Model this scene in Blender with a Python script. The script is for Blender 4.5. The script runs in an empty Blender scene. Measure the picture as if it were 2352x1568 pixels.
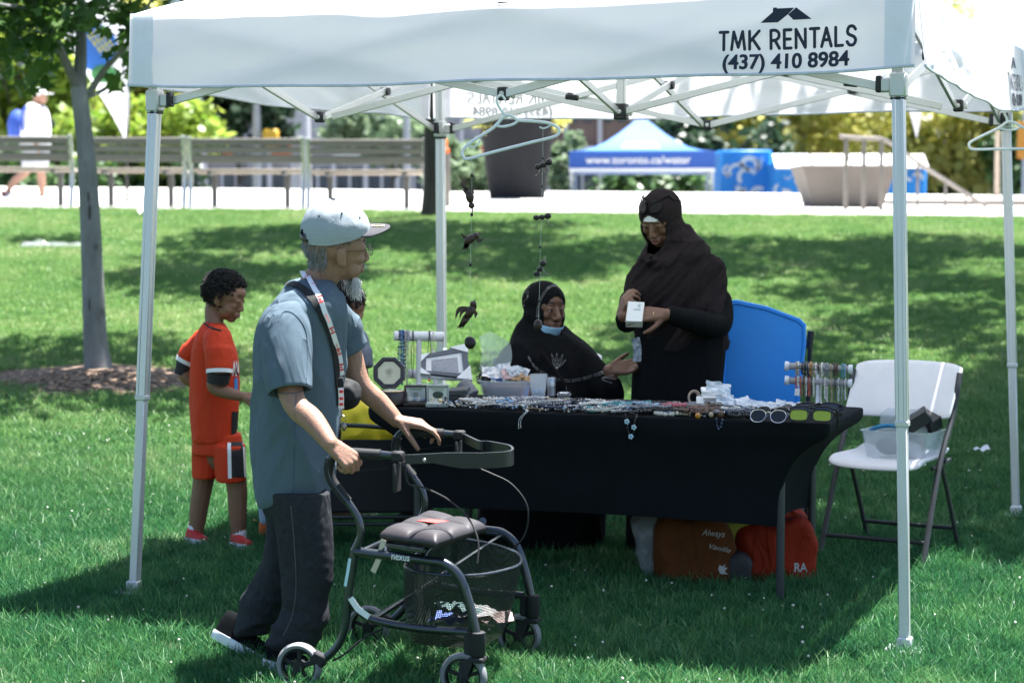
import bpy, math, random
import numpy as np
from mathutils import Vector, Matrix, noise
from mathutils.bvhtree import BVHTree
V = Vector; R = math.radians; PI = math.pi
random.seed(11)
rng = np.random.default_rng(5)
scene = bpy.context.scene
col = scene.collection

# ------------------------------------------------------------------ camera, sky, sun, exposure
EYE, FPX, CU, CV = 1.54, 4750.0, 1176.0, 784.0
TH = math.atan(294 / FPX)
cd = bpy.data.cameras.new('camera'); cam = bpy.data.objects.new('camera', cd); col.objects.link(cam)
cam.location = (0, 0, EYE); cam.rotation_euler = (PI / 2 - TH, 0, 0)
cd.sensor_fit = 'HORIZONTAL'; cd.sensor_width = 36; cd.lens = 36 * FPX / 2352
cd.clip_start = 0.1; cd.clip_end = 2500
cd.dof.use_dof = True; cd.dof.focus_distance = 7.5; cd.dof.aperture_fstop = 3.4
scene.camera = cam

SUN_EL, SUN_AZ = R(72), R(46)            # azimuth from +Y towards +X
to_sun = V((math.cos(SUN_EL) * math.sin(SUN_AZ), math.cos(SUN_EL) * math.cos(SUN_AZ), math.sin(SUN_EL)))
world = bpy.data.worlds.new('World'); scene.world = world; world.use_nodes = True
wn = world.node_tree
sky = wn.nodes.new('ShaderNodeTexSky'); sky.sky_type = 'NISHITA'; sky.sun_disc = False
sky.sun_elevation = SUN_EL; sky.sun_rotation = SUN_AZ; sky.air_density = 1.0; sky.dust_density = 1.0; sky.ozone_density = 1.6
bg = wn.nodes['Background']; bg.inputs['Strength'].default_value = 0.056
wn.links.new(sky.outputs[0], bg.inputs[0])
sl = bpy.data.lights.new('sun', 'SUN'); sun = bpy.data.objects.new('sun', sl); col.objects.link(sun)
sl.energy = 5.0; sl.angle = R(0.5); sl.color = (1.0, 0.98, 0.955)
sun.location = (6, 6, 20); sun.rotation_euler = to_sun.to_track_quat('Z', 'Y').to_euler()
vs = scene.view_settings
vs.view_transform = 'Standard'; vs.look = 'None'; vs.exposure = 2.2; vs.gamma = 1.0; vs.use_curve_mapping = False
scene.render.engine = 'CYCLES'
scene.cycles.max_bounces = 8; scene.cycles.diffuse_bounces = 3; scene.cycles.glossy_bounces = 3
scene.cycles.transmission_bounces = 6; scene.cycles.transparent_max_bounces = 12
scene.cycles.use_denoising = True

# ------------------------------------------------------------------ photo-to-place helpers
UP = V((0, math.sin(TH), math.cos(TH))); FW = V((0, math.cos(TH), -math.sin(TH)))
CAMP = V((0, 0, EYE))
def ray(u, v):
    return V((1, 0, 0)) * ((u - CU) / FPX) + UP * (-(v - CV) / FPX) + FW
def P(u, v, Y):
    d = ray(u, v); return CAMP + d * (Y / d.y)
def on_plane(u, v, p0, n):
    d = ray(u, v); n = V(n); return CAMP + d * ((V(p0) - CAMP).dot(n) / d.dot(n))
def on_z(u, v, z):
    d = ray(u, v); return CAMP + d * ((z - EYE) / d.z)

# ------------------------------------------------------------------ materials
MATS = {}
def M(key, c=(.5, .5, .5), rough=.6, metal=0, var=.12, vs=18, bump=0, bs=150, spec=.5, transl=0, alpha=1, trans=0, ior=1.45,
      emit=None, coat=0, sss=0, stretch=None, c2=None, sheen=0, wr=0, ws=9, wst=(1, 1, .5)):
    if key in MATS: return MATS[key]
    m = bpy.data.materials.new(key); m.use_nodes = True; MATS[key] = m
    nt = m.node_tree; N = nt.nodes; L = nt.links
    b = N['Principled BSDF']; out = N['Material Output']
    tc = N.new('ShaderNodeTexCoord'); src = tc.outputs['Object']
    if stretch:
        mp = N.new('ShaderNodeMapping'); mp.inputs['Scale'].default_value = stretch; L.new(src, mp.inputs[0]); src = mp.outputs[0]
    if var or c2:
        nz = N.new('ShaderNodeTexNoise'); nz.inputs['Scale'].default_value = vs; nz.inputs['Detail'].default_value = 5; nz.inputs['Roughness'].default_value = .65
        L.new(src, nz.inputs['Vector'])
        rp = N.new('ShaderNodeValToRGB'); rp.color_ramp.elements[0].position = .32; rp.color_ramp.elements[1].position = .68
        a = c2 or tuple(x * (1 - var) for x in c); z = c if c2 else tuple(min(1, x * (1 + var)) for x in c)
        rp.color_ramp.elements[0].color = (*a, 1); rp.color_ramp.elements[1].color = (*z, 1)
        L.new(nz.outputs[0], rp.inputs[0]); L.new(rp.outputs[0], b.inputs['Base Color']); colo = rp.outputs[0]
        mr = N.new('ShaderNodeMapRange'); mr.inputs['To Min'].default_value = max(.02, rough - .09); mr.inputs['To Max'].default_value = min(1, rough + .09)
        L.new(nz.outputs[0], mr.inputs['Value']); L.new(mr.outputs[0], b.inputs['Roughness'])
    else:
        b.inputs['Base Color'].default_value = (*c, 1); b.inputs['Roughness'].default_value = rough; colo = None
    b.inputs['Metallic'].default_value = metal; b.inputs['Specular IOR Level'].default_value = spec
    b.inputs['IOR'].default_value = ior; b.inputs['Transmission Weight'].default_value = trans
    b.inputs['Coat Weight'].default_value = coat; b.inputs['Alpha'].default_value = alpha
    b.inputs['Sheen Weight'].default_value = sheen
    if sss: b.inputs['Subsurface Weight'].default_value = sss; b.inputs['Subsurface Radius'].default_value = (.012, .005, .003); b.inputs['Subsurface Scale'].default_value = 1
    if emit: b.inputs['Emission Color'].default_value = (*emit, 1); b.inputs['Emission Strength'].default_value = 1
    if bump:
        n2 = N.new('ShaderNodeTexNoise'); n2.inputs['Scale'].default_value = bs; n2.inputs['Detail'].default_value = 4
        L.new(src, n2.inputs['Vector'])
        bp = N.new('ShaderNodeBump'); bp.inputs['Strength'].default_value = bump; bp.inputs['Distance'].default_value = .004
        L.new(n2.outputs[0], bp.inputs['Height']); L.new(bp.outputs[0], b.inputs['Normal'])
    if wr:                                    # cloth wrinkles: ridged, stretched noise
        mp2 = N.new('ShaderNodeMapping'); mp2.inputs['Scale'].default_value = wst; mp2.inputs['Rotation'].default_value = (0, .35, 0); L.new(tc.outputs['Object'], mp2.inputs[0])
        n3 = N.new('ShaderNodeTexNoise'); n3.inputs['Scale'].default_value = ws; n3.inputs['Detail'].default_value = 3; n3.inputs['Distortion'].default_value = .8; L.new(mp2.outputs[0], n3.inputs['Vector'])
        ab = N.new('ShaderNodeMath'); ab.operation = 'SUBTRACT'; ab.inputs[1].default_value = .5; L.new(n3.outputs[0], ab.inputs[0])
        a2 = N.new('ShaderNodeMath'); a2.operation = 'ABSOLUTE'; L.new(ab.outputs[0], a2.inputs[0])
        pw = N.new('ShaderNodeMath'); pw.operation = 'POWER'; pw.inputs[1].default_value = .6; L.new(a2.outputs[0], pw.inputs[0])
        bw = N.new('ShaderNodeBump'); bw.invert = True; bw.inputs['Strength'].default_value = wr; bw.inputs['Distance'].default_value = .03; L.new(pw.outputs[0], bw.inputs['Height'])
        if bump: L.new(bp.outputs[0], bw.inputs['Normal'])
        L.new(bw.outputs[0], b.inputs['Normal'])
    if transl:
        t = N.new('ShaderNodeBsdfTranslucent'); mx = N.new('ShaderNodeMixShader'); mx.inputs[0].default_value = transl
        if colo: L.new(colo, t.inputs[0])
        else: t.inputs[0].default_value = (*c, 1)
        L.new(b.outputs[0], mx.inputs[1]); L.new(t.outputs[0], mx.inputs[2]); L.new(mx.outputs[0], out.inputs[0])
    return m

# ------------------------------------------------------------------ mesh building
def nrm(a): a = V(a); return a.normalized() if a.length > 1e-9 else V((0, 0, 1))
def spline(pts, n=6, closed=False):
    P_ = [V(p) if not isinstance(p, (int, float)) else p for p in pts]; out = []
    k = len(P_); rngk = range(k if closed else k - 1)
    for i in rngk:
        p1 = P_[i]; p2 = P_[(i + 1) % k]
        p0 = P_[i - 1] if (i > 0 or closed) else p1; p3 = P_[(i + 2) % k] if (i + 2 < k or closed) else p2
        for j in range(n):
            t = j / n
            out.append(.5 * ((2 * p1) + (p2 - p0) * t + (2 * p0 - 5 * p1 + 4 * p2 - p3) * t * t + (3 * p1 - p0 - 3 * p2 + p3) * t ** 3))
    if not closed: out.append(P_[-1])
    return out
def frame(x, z):
    x = nrm(x); z = V(z); z = nrm(z - x * z.dot(x)); y = z.cross(x); return x, y, z

class MB:
    def __init__(s): s.v = []; s.f = []; s.mi = []; s.m = 0
    def add(s, vs_, fs):
        o = len(s.v); s.v.extend(V(q) for q in vs_)
        for f in fs: s.f.append([i + o for i in f]); s.mi.append(s.m)
        return s
    def box(s, c, size, rot=None, b=0.0):
        c = V(c); hx, hy, hz = (q / 2 for q in size); rot = rot or Matrix.Identity(3)
        b = min(b, hx * .95, hy * .95, hz * .95)
        if b <= 0:
            vv = [(x * hx, y * hy, z * hz) for x in (-1, 1) for y in (-1, 1) for z in (-1, 1)]
            ff = [(0, 1, 3, 2), (4, 6, 7, 5), (0, 4, 5, 1), (2, 3, 7, 6), (0, 2, 6, 4), (1, 5, 7, 3)]
        else:
            vv = []; idx = {}
            for x in (-1, 1):
                for y in (-1, 1):
                    for z in (-1, 1):
                        for a in range(3):
                            q = [x * (hx - b), y * (hy - b), z * (hz - b)]; q[a] = (x * hx, y * hy, z * hz)[a]
                            idx[x, y, z, a] = len(vv); vv.append(q)
            ff = []
            for a in range(3):
                o1, o2 = [k for k in range(3) if k != a]
                for sg in (-1, 1):
                    r_ = []
                    for p, q in ((-1, -1), (1, -1), (1, 1), (-1, 1)):
                        k = [0, 0, 0]; k[a] = sg; k[o1] = p; k[o2] = q; r_.append(idx[(*k, a)])
                    ff.append(r_)
                for p in (-1, 1):
                    for q in (-1, 1):
                        k0 = [0] * 3; k0[o1] = p; k0[o2] = q; k1 = list(k0); k0[a] = -1; k1[a] = 1
                        ff.append([idx[(*k0, o1)], idx[(*k1, o1)], idx[(*k1, o2)], idx[(*k0, o2)]])
            for x in (-1, 1):
                for y in (-1, 1):
                    for z in (-1, 1): ff.append([idx[x, y, z, a] for a in range(3)])
            s.fix = True
        return s.add([c + rot @ V(q) for q in vv], ff)
    def bar(s, a, b, w, h, up=(0, 0, 1), bev=0.0):
        a = V(a); b = V(b); x, y, z = frame(b - a, up)
        return s.box((a + b) / 2, ((b - a).length, w, h), Matrix((x, y, z)).transposed(), bev)
    def tube(s, pts, r, seg=8, cap=True, closed=False, flat=1.0, up=None):
        pts = [V(p) for p in pts]; n = len(pts); rr = r if isinstance(r, (list, tuple)) else [r] * n
        vv = []; ff = []; prev = None
        for i, p in enumerate(pts):
            if closed: t = pts[(i + 1) % n] - pts[i - 1]
            else: t = pts[min(i + 1, n - 1)] - pts[max(i - 1, 0)]
            t = nrm(t)
            if prev is None:
                a = V(up) if up else (V((0, 0, 1)) if abs(t.z) < .9 else V((1, 0, 0)))
            else: a = prev
            a = a - t * a.dot(t); a = nrm(a) if a.length > 1e-6 else nrm(t.orthogonal()); prev = a; c = t.cross(a)
            for k in range(seg):
                g = 2 * PI * k / seg; vv.append(p + a * (math.cos(g) * rr[i]) + c * (math.sin(g) * rr[i] * flat))
        for i in range(n if closed else n - 1):
            j = (i + 1) % n
            for k in range(seg):
                k2 = (k + 1) % seg; ff.append((i * seg + k, i * seg + k2, j * seg + k2, j * seg + k))
        if cap and not closed:
            ff.append(tuple(range(seg - 1, -1, -1))); ff.append(tuple((n - 1) * seg + k for k in range(seg)))
        return s.add(vv, ff)
    def loft(s, rings, cap=(True, True), closed=True):
        n = len(rings[0]); vv = [p for r_ in rings for p in r_]; ff = []
        for i in range(len(rings) - 1):
            for k in range(n if closed else n - 1):
                k2 = (k + 1) % n; ff.append((i * n + k, i * n + k2, (i + 1) * n + k2, (i + 1) * n + k))
        if cap[0]: ff.append(tuple(range(n - 1, -1, -1)))
        if cap[1]: ff.append(tuple((len(rings) - 1) * n + k for k in range(n)))
        return s.add(vv, ff)
    def ell(s, c, r, rot=None, seg=14, rings=9):
        c = V(c); rot = rot or Matrix.Identity(3)
        if isinstance(r, (int, float)): r = (r, r, r)
        vv = [c + rot @ V((0, 0, -r[2]))]; ff = []
        for i in range(1, rings):
            a = -PI / 2 + PI * i / rings
            for k in range(seg):
                g = 2 * PI * k / seg; vv.append(c + rot @ V((r[0] * math.cos(a) * math.cos(g), r[1] * math.cos(a) * math.sin(g), r[2] * math.sin(a))))
        vv.append(c + rot @ V((0, 0, r[2]))); last = len(vv) - 1
        for k in range(seg):
            k2 = (k + 1) % seg; ff.append((0, 1 + k2, 1 + k)); b0 = 1 + (rings - 2) * seg; ff.append((last, b0 + k, b0 + k2))
            for i in range(rings - 2):
                q = 1 + i * seg; ff.append((q + k, q + k2, q + seg + k2, q + seg + k))
        return s.add(vv, ff)
    def cap(s, a, b, ra, rb, seg=10):
        a = V(a); b = V(b); s.ell(a, ra, seg=seg, rings=6); s.ell(b, rb, seg=seg, rings=6); s.tube([a, b], [ra, rb], seg); return s
    def grid(s, fn, nu, nv):
        vv = [fn(i / nu, j / nv) for j in range(nv + 1) for i in range(nu + 1)]
        ff = [(j * (nu + 1) + i, j * (nu + 1) + i + 1, (j + 1) * (nu + 1) + i + 1, (j + 1) * (nu + 1) + i) for j in range(nv) for i in range(nu)]
        return s.add(vv, ff)
    def sheet(s, fn, nu, nv, th, nfn=None):
        """a grid with thickness along nfn(u,v) (or a fixed vector)"""
        q = [[V(fn(i / nu, j / nv)) for i in range(nu + 1)] for j in range(nv + 1)]
        w = nu + 1
        vv = [p for r_ in q for p in r_]
        off = [V(nfn(i / nu, j / nv)) * th for j in range(nv + 1) for i in range(nu + 1)]
        m = len(vv); vv2 = vv + [p + o for p, o in zip(vv, off)]; ff = []
        for j in range(nv):
            for i in range(nu):
                a = j * w + i; ff.append((a, a + 1, a + w + 1, a + w)); ff.append((m + a, m + a + w, m + a + w + 1, m + a + 1))
        for i in range(nu):
            ff.append((i, m + i, m + i + 1, i + 1)); a = nv * w + i; ff.append((a, a + 1, m + a + 1, m + a))
        for j in range(nv):
            a = j * w; ff.append((a, a + w, m + a + w, m + a)); a = j * w + nu; ff.append((a, m + a, m + a + w, a + w))
        return s.add(vv2, ff)
    def prism(s, poly, vec):
        poly = [V(p) for p in poly]; vec = V(vec); n = len(poly)
        ff = [tuple(range(n - 1, -1, -1)), tuple(range(n, 2 * n))] + [(i, (i + 1) % n, n + (i + 1) % n, n + i) for i in range(n)]
        return s.add(poly + [p + vec for p in poly], ff)
    def lathe(s, c, prof, seg=20, rot=None, cap=(True, True)):
        c = V(c); rot = rot or Matrix.Identity(3)
        return s.loft([[c + rot @ V((r_ * math.cos(2 * PI * k / seg), r_ * math.sin(2 * PI * k / seg), z)) for k in range(seg)] for r_, z in prof], cap)
    def ribbon(s, pts, w, nor, th=.0015):
        pts = [V(p) for p in pts]; n = len(pts); rings = []
        for i, p in enumerate(pts):
            t = nrm(pts[min(i + 1, n - 1)] - pts[max(i - 1, 0)]); nn = V(nor[i]) if isinstance(nor, list) else V(nor)
            sd = nrm(t.cross(nn)); nn = nrm(sd.cross(t)); ww = w[i] if isinstance(w, (list, tuple)) else w
            rings.append([p - sd * ww / 2, p + sd * ww / 2, p + sd * ww / 2 + nn * th, p - sd * ww / 2 + nn * th])
        return s.loft(rings)
    def mesh(s, name='m'):
        me = bpy.data.meshes.new(name); me.from_pydata([tuple(p) for p in s.v], [], s.f)
        return me
    def build(s, name, mats, parent=None, label=None, cat=None, group=None, kind=None, ang=38, flip=True):
        me = s.mesh(name)
        if flip:
            import bmesh
            bm = bmesh.new(); bm.from_mesh(me); bmesh.ops.recalc_face_normals(bm, faces=bm.faces); bm.to_mesh(me); bm.free()
        return link(name, me, mats, parent, label, cat, group, kind, ang, s.mi)

def root_of(o):
    while o.parent: o = o.parent
    return o
def tag(o, label=None, cat=None, group=None, kind=None):
    for k, val in (('label', label), ('category', cat), ('group', group), ('kind', kind)):
        if val: o[k] = val
    return o
def link(name, me, mats, parent=None, label=None, cat=None, group=None, kind=None, ang=38, mi=None):
    """world-space mesh -> object under its thing (thing roots are never turned while building)"""
    mats = mats if isinstance(mats, (list, tuple)) else [mats]
    for m in mats: me.materials.append(m)
    if mi is not None and len(mats) > 1: me.polygons.foreach_set('material_index', mi)
    me.polygons.foreach_set('use_smooth', [True] * len(me.polygons))
    if ang: me.set_sharp_from_angle(angle=R(ang))
    n = len(me.vertices); co = np.empty(n * 3); me.vertices.foreach_get('co', co); co = co.reshape(-1, 3)
    if parent is not None: org = np.array(root_of(parent).location)
    else:
        org = np.array([(co[:, 0].min() + co[:, 0].max()) / 2, (co[:, 1].min() + co[:, 1].max()) / 2, co[:, 2].min()]) if n else np.zeros(3)
        if kind == 'structure': org = np.zeros(3)
    me.vertices.foreach_set('co', (co - org).ravel()); me.update()
    o = bpy.data.objects.new(name, me); col.objects.link(o)
    if parent is not None: o.parent = parent
    else: o.location = org
    return tag(o, label, cat, group, kind)
def thing(name, label, cat, loc, group=None):
    o = bpy.data.objects.new(name, None); col.objects.link(o); o.location = loc; o.empty_display_size = .1
    return tag(o, label, cat, group)
def copy_tree(o, parent=None):
    c = o.copy(); col.objects.link(c)
    if parent is not None: c.parent = parent
    for ch in o.children: copy_tree(ch, c)
    return c

def ev(me_or_mb, mods):
    """mesh after modifiers; no operators"""
    me = me_or_mb.mesh() if isinstance(me_or_mb, MB) else me_or_mb
    ob = bpy.data.objects.new('tmp', me); col.objects.link(ob)
    for ty, kw in mods:
        md = ob.modifiers.new('m', ty)
        for k, val in kw.items(): setattr(md, k, val)
    dg = bpy.context.evaluated_depsgraph_get(); dg.update()
    out = bpy.data.meshes.new_from_object(ob.evaluated_get(dg))
    bpy.data.objects.remove(ob); return out
def remesh(mb, vox, smooth=3, fac=.5):
    import bmesh
    me = mb.mesh(); bm = bmesh.new(); bm.from_mesh(me); bmesh.ops.recalc_face_normals(bm, faces=bm.faces); bm.to_mesh(me); bm.free()
    return ev(me, [('REMESH', dict(mode='VOXEL', voxel_size=vox, use_smooth_shade=True)), ('SMOOTH', dict(iterations=smooth, factor=fac))])
def get_co(me):
    co = np.empty(len(me.vertices) * 3); me.vertices.foreach_get('co', co); return co.reshape(-1, 3)
def displace(me, fn):
    """move each vertex along its normal by fn(x, y, z)"""
    co = get_co(me); no = np.array([v_.normal[:] for v_ in me.vertices])
    d = np.array([fn(V(p)) for p in co]); me.vertices.foreach_set('co', (co + no * d[:, None]).ravel()); me.update()
def cut(me, fn):
    """drop the faces for which fn(centre) is true"""
    import bmesh
    bm = bmesh.new(); bm.from_mesh(me)
    bmesh.ops.delete(bm, geom=[f for f in bm.faces if fn(f.calc_center_median())], context='FACES')
    bm.to_mesh(me); bm.free(); return me
def bvh(me): return BVHTree.FromPolygons([v_.co[:] for v_ in me.vertices], [p.vertices[:] for p in me.polygons])
def onto(t, u, v, off=.003):
    """the point of a mesh that the photo shows at pixel (u, v), lifted off it a little, and its normal"""
    d = nrm(ray(u, v)); h = t.ray_cast(CAMP, d)
    if h[0] is None: return None, None
    n = h[1]; n = -n if n.dot(d) > 0 else n
    return h[0] + n * off, n
def fold(amp, sx, sy, sz, seed=0, ridged=True):
    def f(p):
        q = noise.noise(V((p.x * sx + seed, p.y * sy, p.z * sz + seed * .7)))
        return amp * ((1 - abs(q) * 2.2) * .8 if ridged else q)
    return f
TXT = {}
def text2d(body, size=1.0, bold=0.0, shear=0.0, space=1.0):
    """flat lettering -> (list of (x, y), faces), starting at x=0 on the baseline"""
    cu = bpy.data.curves.new('t', 'FONT'); cu.body = body; cu.size = size; cu.offset = bold; cu.shear = shear; cu.space_character = space; cu.resolution_u = 4
    ob = bpy.data.objects.new('t', cu); col.objects.link(ob)
    dg = bpy.context.evaluated_depsgraph_get(); dg.update()
    me = bpy.data.meshes.new_from_object(ob.evaluated_get(dg)); bpy.data.objects.remove(ob)
    pts = [(v_.co.x, v_.co.y) for v_ in me.vertices]; fs = [tuple(p.vertices) for p in me.polygons]
    x0 = min(p[0] for p in pts); pts = [(p[0] - x0, p[1]) for p in pts]
    return pts, fs, max(p[0] for p in pts)
def letter(mb, body, org, ex, ey, width, height, bold=0.0, shear=0.0, space=1.0, fn=None):
    """lettering fitted to width x height (cap height), laid on the plane org + x*ex + y*ey (then moved by fn)"""
    pts, fs, w = text2d(body, 1.0, bold, shear, space)
    hh = max(p[1] for p in pts)
    cap = .729 if hh > .5 else hh
    vv = []
    for x, y in pts:
        p = V(org) + V(ex) * (x / w * width) + V(ey) * (y / cap * height)
        vv.append(fn(p) if fn else p)
    mb.add(vv, fs); return mb
# ------------------------------------------------------------------ the setting: lawn, plaza, ground beyond
def sp(t, k=1.2): return k * math.log1p(math.exp(min(40, t / k)))
def ground(x, y):
    t = sp(y - 9.6)
    z = .1005 * t - .0088 * x * min(1.2, t / 15.3)
    return z + (.022 * noise.noise(V((x * .35, y * .35, 3))) + .008 * noise.noise(V((x * 1.3, y * 1.3, 9)))) * min(1, max(.25, (25 - y) / 6))
EDGE = 25.0
def plaza_z(x, y): return .1005 * sp(EDGE - 9.6) - .0088 * x * 1.0 + .012 + .031 * (y - EDGE)
lawn_m = M('lawn soil and thatch', (.030, .060, .014), .95, var=.0, c2=(.018, .040, .010), vs=9, bump=.6, bs=60)
mb = MB()
xs = [-60, -40, -25, -15] + [-10 + .5 * i for i in range(41)] + [15, 25, 40, 60]
ys = [-15, -8, -3] + [.5 * i for i in range(0, 51)] + [25.25]
vv = [(x, y, ground(x, min(y, EDGE))) for y in ys for x in xs]; w = len(xs)
mb.add(vv, [(j * w + i, j * w + i + 1, (j + 1) * w + i + 1, (j + 1) * w + i) for j in range(len(ys) - 1) for i in range(w - 1)])
mb.build('lawn', lawn_m, kind='structure', ang=0, flip=False)
conc = M('pale plaza concrete', (.62, .60, .56), .8, var=.10, vs=1.3, bump=.2, bs=40)
mb = MB()
vv = []; yy = [EDGE - .02, EDGE, 26.5, 29, 33, 37.2]; xx = [-60, -30, -15, -8, -4, 0, 4, 8, 15, 30, 60]
for j, y in enumerate(yy):
    for x in xx: vv.append((x, y, plaza_z(x, max(y, EDGE)) - (.2 if j == 0 else 0)))
w = len(xx)
mb.add(vv, [(j * w + i, j * w + i + 1, (j + 1) * w + i + 1, (j + 1) * w + i) for j in range(len(yy) - 1) for i in range(w - 1)])
mb.build('plaza', conc, kind='structure', ang=30, flip=False)
mb = MB(); mb.add([(-700, 37.1, .3), (700, 37.1, .3), (700, 2200, .3), (-700, 2200, .3)], [(0, 1, 2, 3)])
mb.build('street', M('grey street asphalt', (.16, .16, .155), .9, var=.15, vs=.6), kind='structure', flip=False)

# ------------------------------------------------------------------ grass
blade_m = bpy.data.materials.new('grass blade'); blade_m.use_nodes = True
nt = blade_m.node_tree; N = nt.nodes; L = nt.links; b = N['Principled BSDF']; out = N['Material Output']
oi = N.new('ShaderNodeObjectInfo'); gm = N.new('ShaderNodeNewGeometry')
nz = N.new('ShaderNodeTexNoise'); nz.inputs['Scale'].default_value = .9; nz.inputs['Detail'].default_value = 3; L.new(gm.outputs['Position'], nz.inputs['Vector'])
ad = N.new('ShaderNodeMath'); ad.operation = 'MULTIPLY_ADD'; ad.inputs[1].default_value = .55; L.new(oi.outputs['Random'], ad.inputs[0])
ml = N.new('ShaderNodeMath'); ml.operation = 'MULTIPLY'; ml.inputs[1].default_value = .6; L.new(nz.outputs[0], ml.inputs[0]); L.new(ml.outputs[0], ad.inputs[2])
rp = N.new('ShaderNodeValToRGB'); cr = rp.color_ramp
cr.elements[0].position = .12; cr.elements[0].color = (.016, .085, .038, 1); cr.elements[1].position = .92; cr.elements[1].color = (.24, .34, .17, 1)
e = cr.elements.new(.5); e.color = (.034, .150, .054, 1); e = cr.elements.new(.78); e.color = (.095, .25, .080, 1)
L.new(ad.outputs[0], rp.inputs[0])
rq = N.new('ShaderNodeValToRGB'); c2_ = rq.color_ramp                # the drier, paler grass of the slope
c2_.elements[0].position = .12; c2_.elements[0].color = (.085, .205, .060, 1); c2_.elements[1].position = .92; c2_.elements[1].color = (.44, .46, .24, 1)
e = c2_.elements.new(.5); e.color = (.16, .31, .085, 1); e = c2_.elements.new(.78); e.color = (.27, .39, .13, 1)
L.new(ad.outputs[0], rq.inputs[0]); sep = N.new('ShaderNodeSeparateXYZ'); L.new(gm.outputs['Position'], sep.inputs[0])
mr = N.new('ShaderNodeMapRange'); mr.interpolation_type = 'SMOOTHSTEP'; mr.inputs['From Min'].default_value = 8.8; mr.inputs['From Max'].default_value = 15; L.new(sep.outputs[1], mr.inputs['Value'])
gx_ = N.new('ShaderNodeMixRGB'); L.new(mr.outputs[0], gx_.inputs[0]); L.new(rp.outputs[0], gx_.inputs[1]); L.new(rq.outputs[0], gx_.inputs[2]); gcol = gx_.outputs[0]
L.new(gcol, b.inputs['Base Color']); b.inputs['Roughness'].default_value = .45; b.inputs['Specular IOR Level'].default_value = .28
tr = N.new('ShaderNodeBsdfTranslucent'); mx = N.new('ShaderNodeMixShader'); mx.inputs[0].default_value = .38
L.new(gcol, tr.inputs[0]); L.new(b.outputs[0], mx.inputs[1]); L.new(tr.outputs[0], mx.inputs[2]); L.new(mx.outputs[0], out.inputs[0])

def tuft(n, rad, h0, h1, wd, seed, flat=.5):
    rd = random.Random(seed); vv = []; ff = []
    for _ in range(n):
        a = rd.uniform(0, 2 * PI); r_ = rad * math.sqrt(rd.random()); bx, by = r_ * math.cos(a), r_ * math.sin(a)
        d = rd.uniform(0, 2 * PI); h = rd.uniform(h0, h1); lean = rd.uniform(.1, 1.0) * h * flat * 1.6; tw = rd.uniform(0, PI)
        px, py = math.cos(tw) * wd / 2, math.sin(tw) * wd / 2; o = len(vv)
        for t, ws in ((0, 1), (.45, .9), (.8, .6)):
            cx = bx + math.cos(d) * lean * t ** 1.8; cy = by + math.sin(d) * lean * t ** 1.8; cz = h * t * (1 - .18 * t) - .004
            vv += [(cx - px * ws, cy - py * ws, cz), (cx + px * ws, cy + py * ws, cz)]
        vv.append((bx + math.cos(d) * lean, by + math.sin(d) * lean, h * .8))
        ff += [(o, o + 1, o + 3, o + 2), (o + 2, o + 3, o + 5, o + 4), (o + 4, o + 5, o + 6)]
    return vv, ff
def tuft_coll(name, specs):
    c = bpy.data.collections.new(name)
    for i, sp_ in enumerate(specs):
        vv, ff = tuft(*sp_); me = bpy.data.meshes.new('grass_tuft'); me.from_pydata(vv, [], ff); me.materials.append(blade_m)
        c.objects.link(bpy.data.objects.new('grass_tuft', me))
    return c
def scatter(name, area_fn, y0, y1, step, dens, coll, s0, s1, seed, label):
    vv = []; ff = []; key = {}
    def vid(i, j):
        if (i, j) not in key:
            key[i, j] = len(vv); x, y = i * step, y0 + j * step; vv.append((x, y, ground(x, y)))
        return key[i, j]
    for j in range(int((y1 - y0) / step)):
        y = y0 + (j + .5) * step; hw = .2476 * (y + step) + .9
        for i in range(int(-hw / step) - 1, int(hw / step) + 1):
            if area_fn((i + .5) * step, y): ff.append((vid(i, j), vid(i + 1, j), vid(i + 1, j + 1), vid(i, j + 1)))
    me = bpy.data.meshes.new(name); me.from_pydata(vv, [], ff); me.materials.append(blade_m)
    o = bpy.data.objects.new(name, me); col.objects.link(o); tag(o, label, 'grass', None, 'stuff')
    g = bpy.data.node_groups.new(name, 'GeometryNodeTree')
    g.interface.new_socket('Geometry', in_out='INPUT', socket_type='NodeSocketGeometry'); g.interface.new_socket('Geometry', in_out='OUTPUT', socket_type='NodeSocketGeometry')
    n = g.nodes; i_ = n.new('NodeGroupInput'); o_ = n.new('NodeGroupOutput')
    d = n.new('GeometryNodeDistributePointsOnFaces'); d.inputs['Density'].default_value = dens; d.inputs['Seed'].default_value = seed
    ci = n.new('GeometryNodeCollectionInfo'); ci.inputs['Collection'].default_value = coll; ci.inputs['Separate Children'].default_value = True; ci.inputs['Reset Children'].default_value = True
    ip = n.new('GeometryNodeInstanceOnPoints'); ip.inputs['Pick Instance'].default_value = True
    rv = n.new('FunctionNodeRandomValue'); rv.data_type = 'FLOAT_VECTOR'; rv.inputs[0].default_value = (-.12, -.12, 0); rv.inputs[1].default_value = (.12, .12, 6.283)
    rs = n.new('FunctionNodeRandomValue'); rs.data_type = 'FLOAT'; rs.inputs[2].default_value = s0; rs.inputs[3].default_value = s1; rs.inputs['Seed'].default_value = 3
    l = g.links
    l.new(i_.outputs[0], d.inputs[0]); l.new(d.outputs['Points'], ip.inputs['Points']); l.new(ci.outputs[0], ip.inputs['Instance'])
    l.new(rv.outputs[0], ip.inputs['Rotation']); l.new(rs.outputs[1], ip.inputs['Scale']); l.new(ip.outputs[0], o_.inputs[0])
    md = o.modifiers.new('g', 'NODES'); md.node_group = g
    return o
TREE_X, TREE_Y = P(228, 860, 14.0).x, 14.0
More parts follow.
